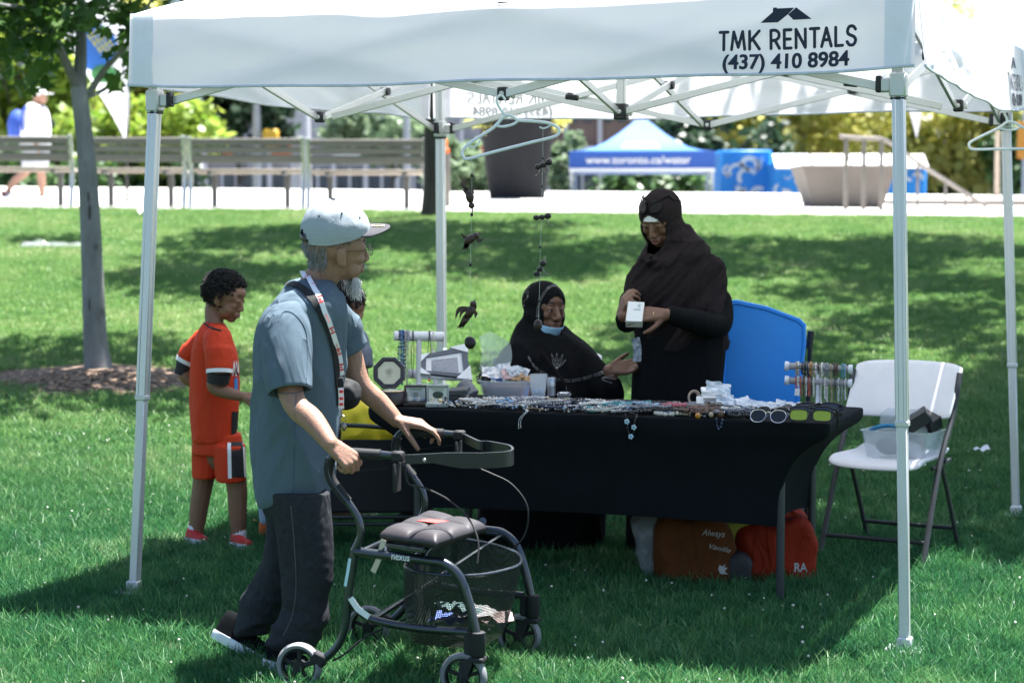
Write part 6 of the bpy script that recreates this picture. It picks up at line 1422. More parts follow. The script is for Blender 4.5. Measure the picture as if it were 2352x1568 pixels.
m = MB(); m.bar((A + B) / 2 - (B - A) * .48 + V((0, 0, -.032)), (A + B) / 2 + (B - A) * .30 + V((0, 0, -.032)), .02, .016, (0, 0, 1), .003); m.build('seat_rail', rf, roll)
m = MB(); m.ribbon(spline([NPt(1075, 745), NPt(1060, 800), NPt(1040, 870), NPt(1012, 930)], 4), .018, -E2, .001); m.build('fabric_tag', M('frayed beige tag', (.52, .46, .36), .8), roll)
# mesh basket
meshm = bpy.data.materials.new('black wire mesh'); meshm.use_nodes = True; nt = meshm.node_tree; N = nt.nodes; L = nt.links
b = N['Principled BSDF']; b.inputs['Base Color'].default_value = (.015, .016, .018, 1); b.inputs['Roughness'].default_value = .4
tc = N.new('ShaderNodeTexCoord'); mp = N.new('ShaderNodeMapping'); mp.inputs['Rotation'].default_value = (0, 0, .27); L.new(tc.outputs['Object'], mp.inputs[0]); sx = N.new('ShaderNodeSeparateXYZ'); L.new(mp.outputs[0], sx.inputs[0])
def wavy(o):
    a = N.new('ShaderNodeMath'); a.operation = 'MULTIPLY'; a.inputs[1].default_value = 2 * PI / .0058; L.new(o, a.inputs[0]); s_ = N.new('ShaderNodeMath'); s_.operation = 'SINE'; L.new(a.outputs[0], s_.inputs[0]); return s_.outputs[0]
ad = N.new('ShaderNodeMath'); ad.operation = 'ADD'; L.new(sx.outputs[0], ad.inputs[0]); L.new(sx.outputs[1], ad.inputs[1])
mxm = N.new('ShaderNodeMath'); mxm.operation = 'MAXIMUM'; L.new(wavy(ad.outputs[0]), mxm.inputs[0]); L.new(wavy(sx.outputs[2]), mxm.inputs[1])
gt = N.new('ShaderNodeMath'); gt.operation = 'GREATER_THAN'; gt.inputs[1].default_value = .30; L.new(mxm.outputs[0], gt.inputs[0]); L.new(gt.outputs[0], b.inputs['Alpha'])
rim = spline([ZPt(x, y, .395) for x, y in ((1195, 900), (1340, 940), (1550, 952), (1700, 936), (1830, 900), (1866, 866), (1838, 820), (1740, 782), (1600, 752), (1430, 730), (1300, 800))], 4, True)
rc_ = sum(rim, V((0, 0, 0))) / len(rim); bot = [rc_ + (p - rc_) * .80 + V((0, 0, -.245)) - E1 * .03 for p in rim]
m = MB(); m.loft([[p.lerp(b_, t_) + (p - rc_) * (.05 * math.sin(PI * t_)) for p, b_ in zip(rim, bot)] for t_ in np.linspace(0, 1, 7)], (False, True)); m.build('basket', meshm, roll, ang=0)
m = MB(); m.tube(rim, .0055, 8, closed=True); m.build('basket_rim', rf, roll)
for k, (x, y, c, lb) in enumerate(((1450, 1215, (.10, .16, .42), 'blue printed leaflet in the rollator basket'), (1620, 1215, (.20, .15, .14), 'pinkish folded cloth in the rollator basket'), (1530, 1190, (.24, .24, .24), 'white paper with print in the rollator basket'), (1480, 1165, (.06, .12, .12), 'teal rimmed case in the rollator basket'))):
    q_ = ZPt(x, y, .185 + .012 * k) + E2 * .10; crumple('leaflet', lb, q_, .17, .13, RR @ E3(.1, .06 * (k - 1), .4 * k), M('basket item %d' % k, c, .6, var=.35, vs=40), k + 60, .014, None, 'leaflet')
# back strap
zst = NPt(1200, 256).z; path = spline([NPt(1196, 258)] + [ZPt(x, y, zst) for x, y in ((1330, 252), (1450, 246), (1640, 246), (1760, 240), (1812, 228), (1800, 204), (1740, 190), (1668, 178), (1620, 176))] + [NPt(1196, 258) + E2 * RW * .98], 5)
m = MB(); n_ = len(path); rg = []
for i, p in enumerate(path):
    t_ = i / (n_ - 1); h = .030 + .020 * min(1, max(0, (min(t_, 1 - t_) - .12) / .12)); tg = nrm(path[min(i + 1, n_ - 1)] - path[max(0, i - 1)]); sd = nrm(tg.cross(V((0, 0, 1))))
    rg.append([p + sd * .004, p - sd * .004 , p - sd * .004 - V((0, 0, h)), p + sd * .004 - V((0, 0, h))])
m.loft(rg); m.build('back_strap', M('black strap plastic', (.014, .017, .020), .38, var=.1), roll, ang=30)
m = MB(); m.ell(NPt(1308, 288, -.006), (.006, .004, .006)); m.build('strap_screw', silver, roll)
# cables
m = MB(); m.tube(spline([NPt(1196, 300), NPt(1200, 370), NPt(1222, 428), NPt(1290, 450) + E2 * .02, NPt(1420, 530) + E2 * .05, NPt(1530, 640) + E2 * .06, NPt(1600, 760) + E2 * .03, NPt(1612, 880)], 6), .0030, 6); m.build('brake_cable', rub, roll)
off2 = RW
def FPt(x, y): return NPt(x, y, RW - .03)
m = MB(); m.tube(spline([FPt(1560, 250), FPt(1620, 330), FPt(1690, 365), FPt(1800, 420), FPt(1885, 520), FPt(1905, 620), FPt(1880, 725), FPt(1815, 800)], 6), .0030, 6); m.build('brake_cable', rub, roll)
for side in (0, 1):
    S = E2 * RW * side; m = MB(); m.tube([NPt(880, 360) + S, NPt(1115, 328) + S], .0012, 5); m.build('cable_wire', rub, roll)
# stickers and lettering
wst = M('white sticker', (.72, .74, .76), .4, var=.05)
m = MB(); m.ribbon([NPt(884, 1078, -.0145), NPt(925, 1142, -.0145), NPt(990, 1188, -.0145)], .020, -E2, .0006); m.build('sticker', wst, roll)
m = MB(); m.ribbon([NPt(880, 852, -.0145), NPt(868, 930, -.0145), NPt(853, 1012, -.0145)], .010, -E2, .0006); m.build('sticker', M('pale blue sticker', (.45, .66, .74), .4), roll)
t0, t1 = NPt(1118, 856, -.0160), NPt(1222, 869, -.0160); exx = nrm(t1 - t0); m = MB(); letter(m, 'nexus', t0, exx, nrm(V((0, 0, 1)) - exx * exx.z), (t1 - t0).length, .0155, .012); m.build('lettering', wst, roll, ang=0, flip=False)
# ------------------------------------------------------------------ people
def hand(mb, W, x, back, side=1, curl=(15, 25, 20), spread=4, thumb=(45, 15, 20), s=1.0, tdrop=.35, fc=None):
    x = nrm(x); z = V(back); z = nrm(z - x * z.dot(x)); y = z.cross(x) * side
    kn = [(.090, .028), (.094, .009), (.089, -.010), (.079, -.027)]; ln = [(.040, .024, .021), (.044, .028, .022), (.040, .026, .021), (.031, .020, .018)]
    for i, (kx, ky) in enumerate(kn):
        k = W + (x * kx + y * ky) * s
        mb.cap(W + y * (.010 - .0066 * i) * s + x * .008 * s, k, .0185 * s, .0115 * s)
        if i < 3: mb.cap(W + (x * .05 + y * (ky * .75)) * s, k, .013 * s, .0108 * s)
        a = 0; p = k; sp_ = R(spread) * (1.5 - i); cl = fc[i] if fc else curl
        for j in range(3):
            a += R(cl[j]); d = nrm((x * math.cos(sp_) + y * math.sin(sp_)) * math.cos(a) - z * math.sin(a)); p2 = p + d * ln[i][j] * s
            mb.cap(p, p2, (.0098, .0090, .0082)[j] * s, (.0090, .0082, .0068)[j] * s); p = p2
    a0 = R(thumb[0]); p = W + (x * .022 + y * .020 - z * .006) * s
    for j, L_ in enumerate((.042, .033, .027)):
        a = a0 - R(thumb[1]) * j * .6; d = nrm(x * math.cos(a) + y * math.sin(a) - z * (tdrop + R(thumb[2]) * j * .5)); p2 = p + d * L_ * s
        mb.cap(p, p2, (.0155, .0115, .0105)[j] * s, (.0115, .0105, .0080)[j] * s); p = p2

def head_axes(fwd, up=(0, 0, 1)):
    f = nrm(fwd); u = V(up); u = nrm(u - f * u.dot(f)); return f, u.cross(f), u       # forward, left, up
def head_mb(mb, c, ax, s=1.0, ears=True, nose=1.0, lids=.5, jaw=1.0, mouth=0.0, child=False):
    f, l, u = ax; rt = Matrix((f, l, u)).transposed()
    def p(x, y, z): return V(c) + (f * x + l * y + u * z) * s
    def e(x, y, z, r): mb.ell(p(x, y, z), tuple(q * s for q in r), rt, 18, 12)
    def cp(a, b_, ra, rb): mb.cap(p(*a), p(*b_), ra * s, rb * s)
    e(-.014, 0, .030, (.094, .074, .080)); e(.026, 0, .000, (.062, .064, .078)); e(.028, 0, -.055, (.054, .052 * jaw, .046)); e(.058, 0, -.086, (.024, .026 * jaw, .020)); e(.064, 0, -.060, (.026, .032, .028))
    for k in (-1, 1):
        e(.056, k * .037, -.020, (.028, .024, .022)); e(.045, k * .040, -.055, (.026, .020, .030)); e(.030, k * .050, .020, (.045, .020, .035))
        if ears:
            e(-.008, k * .076, -.006, (.018, .008, .031)); e(-.014, k * .080, .010, (.014, .006, .018)); e(.002, k * .074, -.030, (.009, .007, .012))
        # eyelids over the eyeball
        e(.0775, k * .031, .0125 - .004 * lids, (.0125, .0155, .0085)); e(.076, k * .031, -.006, (.0110, .0140, .0065)); e(.062, k * .034, .006, (.020, .022, .022))
    if child:
        cp((.074, -.030, .028), (.074, .030, .028), .011, .011); cp((.082, 0, .006), (.096, 0, -.024), .008, .0105); e(.098, 0, -.029, (.011, .0115, .0095))
        for k in (-1, 1): e(.046, k * .036, -.042, (.034, .030, .034))
        e(.050, 0, .040, (.042, .056, .040))
    else:
        cp((.0765, -.030, .029), (.0765, .030, .029), .0105, .0105); cp((.068, -.046, .025), (.068, .046, .025), .010, .010); e(.044, 0, .042, (.046, .056, .036))
        cp((.085, 0, .014), (.103, 0, -.026), .0085, .0120 * nose); e(.1035, 0, -.031, (.0125 * nose, .0120 * nose, .0105))
    for k in (-1, 1): e(.090 if child else .094, k * .0125 * nose, -.035, (.0115, .0085 * nose, .0085))
    cp((.086, -.014, -.058 + .003 * mouth), (.086, .014, -.058 + .003 * mouth), .0085, .0085); cp((.084, -.012, -.069 - .006 * mouth), (.084, .012, -.069 - .006 * mouth), .0085, .0085)
    return p, rt
eye_w = M('eye white', (.34, .30, .27), .2, var=0); eye_d = M('dark iris', (.012, .008, .006), .1, var=0, spec=.8)
def face_parts(par, p, rt, s, lip, brow, mouth=0.0, open_=.5, browr=.0042):
    for k in (-1, 1):
        m = MB(); m.ell(p(.0765, k * .031, .0035), (.0105 * s, .0128 * s, .0062 * s), rt); m.build('eye', eye_w, par)
        m = MB(); m.ell(p(.0835, k * .030, .0025), (.0045 * s, .0062 * s, .0056 * s), rt); m.build('iris', eye_d, par)
        m = MB(); m.tube(spline([p(.0850, k * .013, .033), p(.0850, k * .030, .038), p(.0745, k * .049, .031)], 4), [browr * .72 * s * q for q in (.8, .95, 1, 1.05, 1.05, 1, .8, .6, .4)], 8, flat=.7); m.build('eyebrow', brow, par)
        m = MB(); m.tube(spline([p(.0850, k * .018, .004), p(.0872, k * .030, .0085), p(.080, k * .044, .003)], 4), .0014 * s, 6); m.build('eyelash', brow, par)
    m = MB(); m.tube(spline([p(.083, -.024, -.0635), p(.0905, -.010, -.0585 + .003 * mouth), p(.0922, 0, -.0600 + .003 * mouth), p(.0905, .010, -.0585 + .003 * mouth), p(.083, .024, -.0635)], 4), [s * q for q in (.0015, .003, .0036, .0042, .0044, .0044, .0044, .0044, .0044, .0044, .0044, .0042, .0038, .0034, .003, .0025, .0015)], 8); m.build('upper_lip', lip, par)
    m = MB(); m.tube(spline([p(.083, -.023, -.0645), p(.0890, -.011, -.0685 - .006 * mouth), p(.0908, 0, -.0695 - .006 * mouth), p(.0890, .011, -.0685 - .006 * mouth), p(.083, .023, -.0645)], 4), [s * q for q in (.0015, .003, .004, .0046, .005, .005, .0052, .0052, .0052, .0052, .0052, .005, .0048, .0044, .004, .003, .0015)], 8); m.build('lower_lip', lip, par)
    if mouth > .3:
        m = MB(); m.ell(p(.0865, 0, -.064), (.004 * s, .017 * s, .0045 * s * mouth), rt); m.build('mouth_gap', M('mouth shade', (.05, .015, .012), .6, var=0), par)
        m = MB(); m.box(p(.0885, 0, -.0617), (.003 * s, .020 * s, .003 * s), rt); m.build('teeth', M('teeth', (.62, .58, .52), .3, var=0), par)
def ring(c, a, b_, n=28, ex=2.3, ax=V((1, 0, 0)), ay=V((0, 1, 0)), tilt=0.0):
    out = []
    for k in range(n):
        g = 2 * PI * k / n; cx_, sx_ = math.cos(g), math.sin(g)
        x = a * math.copysign(abs(cx_) ** (2 / ex), cx_); y = b_ * math.copysign(abs(sx_) ** (2 / ex), sx_)
        out.append(V(c) + ax * x + ay * y + V((0, 0, tilt * x)))
    return out
def sil(rows, Y, ex=2.3, n=32):
    """rings from silhouette rows (v, u left, u right, half depth, [Y shift], [tilt])"""
    out = []
    for r_ in rows:
        v, ul, ur, hb = r_[:4]; dy = r_[4] if len(r_) > 4 else 0; tl = r_[5] if len(r_) > 5 else 0
        L_, R_ = P(ul, v, Y + dy), P(ur, v, Y + dy); out.append(ring((L_ + R_) / 2, (R_ - L_).length / 2, hb, n, ex, tilt=tl))
    return out
def dense(rings, k=3):
    n = len(rings[0]); cols = [spline([r_[i] for r_ in rings], k) for i in range(n)]
    return [[cols[i][j] for i in range(n)] for j in range(len(cols[0]))]
def taper(mb, pts, rad, seg=12, k=5):
    p_ = spline(pts, k); r_ = spline([float(q) for q in rad], k); mb.tube(p_, r_, seg); mb.ell(p_[0], r_[0], seg=seg, rings=7); mb.ell(p_[-1], r_[-1], seg=seg, rings=7)
def shoe(par, heel, toe, up, w, h, mu, ms, sole=.022):
    heel, toe = V(heel), V(toe); x = nrm(toe - heel); L_ = (toe - heel).length; z = V(up); z = nrm(z - x * z.dot(x)); y = z.cross(x)
    prof = [(0, .30, .55), (.03, .36, .92), (.15, .40, 1.0), (.30, .40, .98), (.42, .42, .78), (.55, .47, .60), (.70, .50, .48), (.85, .46, .38), (.95, .33, .28), (1.0, .14, .16)]
    m = MB(); rings = []
    for t, ww, hh in prof:
        c = heel + x * (t * L_); rings.append([c + y * (w * ww * math.cos(g) * (1 if math.sin(g) < .3 else .82)) + z * (sole + max(0, math.sin(g)) * (h * hh)) for g in np.linspace(0, 2 * PI, 17)[:-1]])
    m.loft(dense(rings, 2)); u_ = m.build('shoe', mu, par)
    m = MB(); outl = [(t, ww * 1.08) for t, ww, hh in prof]
    pts = [heel + x * (t * L_ * 1.02 - .004) + y * w * ww for t, ww in outl] + [heel + x * (t * L_ * 1.02 - .004) - y * w * ww for t, ww in outl[::-1]]
    cc_ = sum(pts, V((0, 0, 0))) / len(pts)
    m.loft([[cc_ + (p - cc_) * .97 for p in pts], [p + z * .006 for p in pts], [p + z * sole for p in pts], [cc_ + (p - cc_) * .97 + z * (sole + .006) for p in pts]]); m.build('sole', ms, u_)
    return x, y, z, u_
def strands(mb, pairs, r, sag=.0, seg=4):
    for a, b_, c in pairs: mb.tube([a, a.lerp(b_, .5) + c, b_], [r, r * .9, r * .35], seg)

# ============ the man with the rollator
skin_e = M('light tan skin', (.33, .19, .13), .5, c2=(.26, .14, .095), var=0, vs=22, bump=.35, bs=150, sss=.10, wr=.06, ws=40)
YM = 6.98
man = thing('person', 'man in grey snapback cap and slate blue t-shirt pushing a rollator', 'person', V((P(660, 1200, YM).x, YM, 0)))
hax = head_axes((.91, .41, .02), (-.06, -.27, .95)); hc = P(772, 573, 6.96)
sk = MB(); hp, hrt = head_mb(sk, hc, hax, 1.06, True, .95, jaw=.92)
nb = P(706, 700, 6.98); taper(sk, [hp(-.030, 0, -.02), hp(-.03, 0, -.08), P(728, 645, 6.97), nb], [.058, .052, .052, .062], 16)
taper(sk, [nb, P(690, 800, 6.98), P(680, 950, 6.98), P(680, 1090, 6.98)], [.06, .09, .09, .08], 14)
nw, fw_ = NPt(795, 208, 0) , None
# near arm
sh_n = P(660, 730, 6.80); el_n = P(676, 925, 6.66); wr_n = NPt(796, 188) - E2 * .045; taper(sk, [sh_n, P(658, 840, 6.74), el_n, P(718, 966, 6.61), wr_n], [.050, .046, .040, .039, .027], 14)
taper(sk, [nb, sh_n], [.06, .05], 12)
gx = nrm(NPt(1058, 259) - NPt(845, 246))
hand(sk, wr_n, (.78, -.06, -.62), (.30, -.80, .50), 1, s=1.0, fc=[(58, 76, 46), (60, 78, 46), (62, 78, 46), (62, 78, 44)], spread=2, thumb=(26, 8, 10), tdrop=.85)
# far arm
sh_f = P(770, 735, 7.16); wr_f = NPt(1150, 62, RW - .02); el_f = P(826, 880, wr_f.y + .0); taper(sk, [sh_f, P(802, 810, 7.20), el_f, P(872, 925, wr_f.y + .01), wr_f], [.050, .045, .039, .036, .026], 14)
taper(sk, [nb, sh_f], [.06, .05], 12)
hand(sk, wr_f + V((.0, -.008, 0)), (.96, -.10, -.12), (.10, -.20, .97), -1, s=1.02, fc=[(14, 24, 20), (20, 34, 26), (30, 46, 30), (36, 52, 30)], spread=3, thumb=(34, 14, 16), tdrop=.75)
# legs under the cloth
taper(sk, [P(665, 1100, 6.9), P(700, 1250, 6.86), P(698, 1350, 6.86), P(668, 1478, 6.84)], [.05, .05, .045, .034], 12)
taper(sk, [P(660, 1100, 7.05), P(655, 1260, 7.08), P(622, 1350, 7.10), P(560, 1452, 7.12)], [.05, .045, .045, .034], 12)
me = remesh(sk, .0040, 5, .5)
body = link('body', me, skin_e, man, ang=0)
lip_e = M('muted lip', (.34, .17, .13), .5, var=0); greyh = leaf_mat('grey white hair', (.12, .12, .125), (.46, .46, .47), .1); whiteh = M('white beard hair', (.70, .69, .68), .5, var=.1)
face_parts(body, hp, hrt, 1.06, lip_e, M('grey eyebrow', (.25, .24, .23), .7))
# hair: short grey strands at the back and sides
m = MB(); rd_ = random.Random(3)
def both(root, *obs):
    vs_, fs_ = [], []
    for o in obs:
        k = len(vs_); vs_ += [(v_.co + root.location)[:] for v_ in o.data.vertices]; fs_ += [[i + k for i in p.vertices] for p in o.data.polygons]
    return BVHTree.FromPolygons(vs_, fs_)
bt = both(man, body)
for _ in range(3400):
    a = rd_.uniform(.35 * PI, 1.65 * PI); zz = rd_.uniform(-.060, .080); d_ = hax[0] * math.cos(a) + hax[1] * math.sin(a)
    if zz < -.02 - .25 * (abs(a - PI) < .5) * .1 and abs(a - PI) > 1.0: continue
    if abs(a - PI) > 1.02 and zz < .034: continue
    if zz > .05 and abs(a - PI) > .6: continue
    if zz < -.03 and rd_.random() < (-.03 - zz) / .035: continue
    o_ = hp(-.014, 0, zz) + d_ * .2; h_ = bt.ray_cast(o_, -d_)
    if h_[0] is None: continue
    q = h_[0]; n_ = h_[1]; tip = q + n_ * rd_.uniform(.002, .010) - hax[2] * rd_.uniform(.006, .016) + V((rd_.gauss(0, .002), rd_.gauss(0, .002), 0))
    m.tube([q - n_ * .001, tip], [.0012, .0004], 3, cap=False)
m.build('hair', greyh, body, ang=0, flip=False)
# the beard: long loose strands from the chin
m = MB()
for _ in range(330):
    a = rd_.uniform(-1.25, 1.25); q = hp(.040 + .024 * math.cos(a), .036 * math.sin(a), -.088 + rd_.uniform(-.006, .006)); L_ = rd_.uniform(.042, .080)
    e_ = q + V((rd_.gauss(.006, .011), rd_.gauss(0, .012), -L_)) + hax[0] * .004; m.tube([q, q.lerp(e_, .35) + V((rd_.gauss(.004, .006), rd_.gauss(0, .005), .004)), q.lerp(e_, .7) + V((rd_.gauss(0, .005), rd_.gauss(0, .005), 0)), e_], [.0012, .0012, .0010, .0004], 3, cap=False)
for _ in range(70):
    q = hp(.094, rd_.uniform(-.024, .024), -.048); m.tube([q, q + hax[0] * .004 - hax[2] * .012 + V((rd_.gauss(0, .003), 0, 0))], [.0007, .0003], 3, cap=False)
m.build('beard', whiteh, body, ang=0, flip=False)
# cap
capm = M('heather grey cap wool', (.40, .44, .47), .9, c2=(.27, .31, .34), var=0, vs=260, bump=.3, bs=300); brimm = M('charcoal cap brim', (.038, .038, .045), .85, var=.2, vs=200)
cap_ = MB(); rings = []
for t in np.linspace(0, 1, 19):
    rr = max(0, 1 - t ** 2.3) ** (1 / 2.0); row = []
    for g in np.linspace(0, 2 * PI, 57)[:-1]:
        x_ = -.006 + .109 * rr * math.cos(g) - .012 * t; zb = .046 + .24 * x_ + .014 * max(0, -math.cos(g)) ** 3
        row.append(hp(x_, (.089 + .004 * math.sin(PI * t)) * rr * math.sin(g), (zb + (.162 - zb) * t) * 1.0))
    rings.append(row)
cap_.loft(rings, (False, True)); cme = cap_.mesh()
def in_gap(c):
    q = (c - hp(0, 0, 0)) / 1.06; return q.dot(hax[0]) < -.078 and abs(q.dot(hax[1])) < .040 + .0 and (q.dot(hax[2]) - .026) ** 2 + q.dot(hax[1]) ** 2 * .9 < .040 ** 2
cme = cut(cme, in_gap); cme = ev(cme, [('SOLIDIFY', dict(thickness=.003, offset=1))])
def capf(p):
    q = (p - hp(0, 0, 0)) / 1.06; a = math.atan2(q.dot(hax[1]), q.dot(hax[0]))
    return .0022 * noise.noise(p * 38) - .0014 * math.exp(-(((a / (PI / 3) + .5) % 1 - .5) / .05) ** 2)
displace(cme, capf)
cap_o = link('cap', cme, capm, man, ang=45)
m = MB()
def brim_fn(a, b_):
    g = (a - .5) * 2 * 1.15; cg, sg = math.cos(g), math.sin(g)
    x0, y0 = -.006 + .108 * cg, .088 * sg; x1, y1 = x0 + .074 * max(0, cg) ** .6, y0 * (1 - .12 * max(0, cg))
    x_, y_ = x0 + (x1 - x0) * b_, y0 + (y1 - y0) * b_
    return hp(x_, y_, .046 + .24 * x0 + .0015 + (.004 - .05 * (x_ - x0)) * b_ - .9 * y_ * y_ * b_ * .6)
m.sheet(brim_fn, 24, 8, .004, lambda a, b_: hax[2]); m.build('brim', brimm, cap_o, ang=50)
m = MB(); m.lathe(brim_fn(.44, .42) + hax[2] * .0052, [(.001, 0), (.020, 0), (.020, .0008), (.001, .0008)], 24, hrt @ Matrix.Diagonal((1.25, .7, 1))); m.build('brim_sticker', M('gold sticker', (.62, .52, .30), .35, .3), cap_o)
m = MB(); m.lathe(brim_fn(.44, .42) + hax[2] * .0062, [(.001, 0), (.014, 0), (.014, .0006), (.001, .0006)], 20, hrt @ Matrix.Diagonal((1.25, .6, 1))); m.build('sticker_centre', brimm, cap_o)
m = MB(); m.ell(hp(-.018, 0, .164), (.009, .009, .005), hrt); m.build('cap_button', M('dark cap button', (.03, .03, .035), .6), cap_o)
cbt = BVHTree.FromPolygons([v_.co[:] for v_ in [None] * 0], []) if False else BVHTree.FromPolygons([(v_.co + man.location)[:] for v_ in cme.vertices], [p.vertices[:] for p in cme.polygons])
for u, v in ((733, 496), (785, 490), (826, 500)):
    q, n_ = onto(cbt, u, v, .001)
    if q is not None: m = MB(); m.ell(q, (.0035,) * 3, hrt); m.build('eyelet', M('dark cap button'), cap_o)
m = MB(); m.tube([hp(-.006 + .110 * math.cos(a), .090 * math.sin(a), .046 + .24 * (-.006 + .109 * math.cos(a)) + .022) for a in np.linspace(.84 * PI, 1.16 * PI, 10)], .009, 8, flat=.3, up=hax[2]); m.build('snap_strap', M('black snap strap', (.012, .012, .013), .4), cap_o)
# glasses
gl_ = MB()
for k in (-1, 1):
    pts = [hp(.105, k * .031 + .021 * math.cos(g), .003 + .0175 * math.sin(g)) for g in np.linspace(0, 2 * PI, 21)[:-1]]; gl_.tube(pts, .0010, 5, closed=True); gl_.tube([hp(.104, k * .052, .010), hp(.05, k * .074, .012), hp(-.008, k * .080, .012), hp(-.022, k * .078, -.008)], .0011, 5)
gl_.tube([hp(.106, -.010, .006), hp(.109, 0, .009), hp(.106, .010, .006)], .0010, 5); go = gl_.build('glasses', chrome, man)
for k in (-1, 1):
    m = MB(); m.loft([[hp(.105 + o_, k * .031 + .020 * math.cos(g), .003 + .0168 * math.sin(g)) for g in np.linspace(0, 2 * PI, 21)[:-1]] for o_ in (0, .0012)]); m.build('lens', M('clear lens', (.75, .82, .80), .05, var=0, alpha=.35, spec=.9), go)
# t-shirt
tsm = M('slate blue jersey', (.090, .128, .160), .9, var=.06, vs=5, bump=.12, bs=420, spec=.2, wr=.75, ws=5, wst=(1, 1, .35))
m = MB(); rows = [(1152, 590, 752, .150, 0, .20), (1130, 583, 756, .165, 0, .10), (1060, 579, 768, .175), (990, 580, 776, .178), (900, 586, 780, .180), (830, 590, 790, .185), (770, 595, 797, .195), (725, 606, 800, .205), (690, 626, 795, .200), (665, 642, 778, .150), (648, 655, 768, .100)]
m.loft(dense(sil(rows, YM, 2.25, 36), 3))
taper(m, [P(668, 722, 6.82), P(657, 775, 6.79), P(660, 810, 6.80)], [.072, .070, .06], 18)
taper(m, [P(760, 722, 7.12), P(790, 760, 7.17)], [.072, .068], 16); m.tube([P(782, 745, 7.16), P(806, 800, 7.195)], [.068, .060], 20)
sme = remesh(m, .0065, 5, .5)
def shirt_folds(p):
    f1 = 1 - abs(noise.noise(V((p.x * 5.5 + p.z * 2.2, p.y * 4, p.z * 1.6)))) * 2.6
    f2 = 1 - abs(noise.noise(V((p.x * 11 - p.z * 7, p.y * 9, p.z * 4 + 5)))) * 2.6
    return .0130 * f1 + .0060 * f2 - .004 + .0012 * noise.noise(V((p.x * 40, p.y * 40, p.z * 25)))
displace(sme, shirt_folds); displace(sme, lambda p: 0)
sme = ev(sme, [('SMOOTH', dict(iterations=2, factor=.5))])
shirt = link('t_shirt', sme, tsm, man, ang=0)
m = MB(); sp_ = spline([P(672, 712, 6.83), P(660, 748, 6.775), P(655, 800, 6.735), P(658, 850, 6.70), P(664, 897, 6.675)], 5); sr_ = spline([.058, .076, .080, .074, .069], 5); rings = []
for i, (c, r_) in enumerate(zip(sp_, sr_)):
    t_ = nrm(sp_[min(i + 1, len(sp_) - 1)] - sp_[max(0, i - 1)]); a_ = nrm(V((1, 0, 0)) - t_ * t_.x); b_ = t_.cross(a_); k_ = i / len(sp_)
    rings.append([c + a_ * (r_ * math.cos(g) * (1.02 + .05 * k_ * math.cos(3 * g + 1) + .03 * math.sin(5 * g + 4 * k_))) + b_ * (r_ * math.sin(g) * (1 + .05 * k_ * math.sin(2 * g + k_))) for g in np.linspace(0, 2 * PI, 41)[:-1]])
m.loft(rings, (False, False)); slm = ev(m, [('SOLIDIFY', dict(thickness=.0025, offset=-1)), ('SUBSURF', dict(levels=1, render_levels=1))]); displace(slm, lambda p: .005 * (1 - abs(noise.noise(V((p.x * 9 + p.z * 3, p.y * 9, p.z * 5)))) * 2.4)); link('sleeve', slm, tsm, shirt, ang=60)
sb = both(man, shirt, body, shirt.children[0])
def path_on(tree_, px_, off=.003, step=5):
    out, nn = [], []
    uv = spline([V((u, v, 0)) for u, v in px_], step)
    for q in uv:
        p, n = onto(tree_, q.x, q.y, off)
        if p is not None: out.append(p); nn.append(n)
    return out, nn
seam = M('slate seam thread', (.060, .105, .15), .9)
m = MB(); pa, na = path_on(sb, ((640, 738), (652, 716), (676, 722), (700, 755), (706, 800), (704, 870)), .0008); m.tube(pa, .0017, 5); m.build('shoulder_seam', seam, shirt)
m = MB(); pa, na = path_on(sb, ((657, 646), (672, 664), (700, 690), (722, 716), (738, 730)), .001); m.tube(pa, .0045, 6, flat=.5); m.build('collar', seam, shirt)
m = MB(); pa, na = path_on(sb, ((628, 896), (650, 903), (680, 902), (700, 894)), .0008); m.tube(pa, .0015, 5) if len(pa) > 3 else None; m.build('sleeve_hem', seam, shirt) if len(pa) > 3 else None
m = MB(); pa, na = path_on(sb, ((680, 905), (676, 1000), (674, 1142)), .0006); m.tube(pa, .0012, 5); m.build('side_seam', seam, shirt)
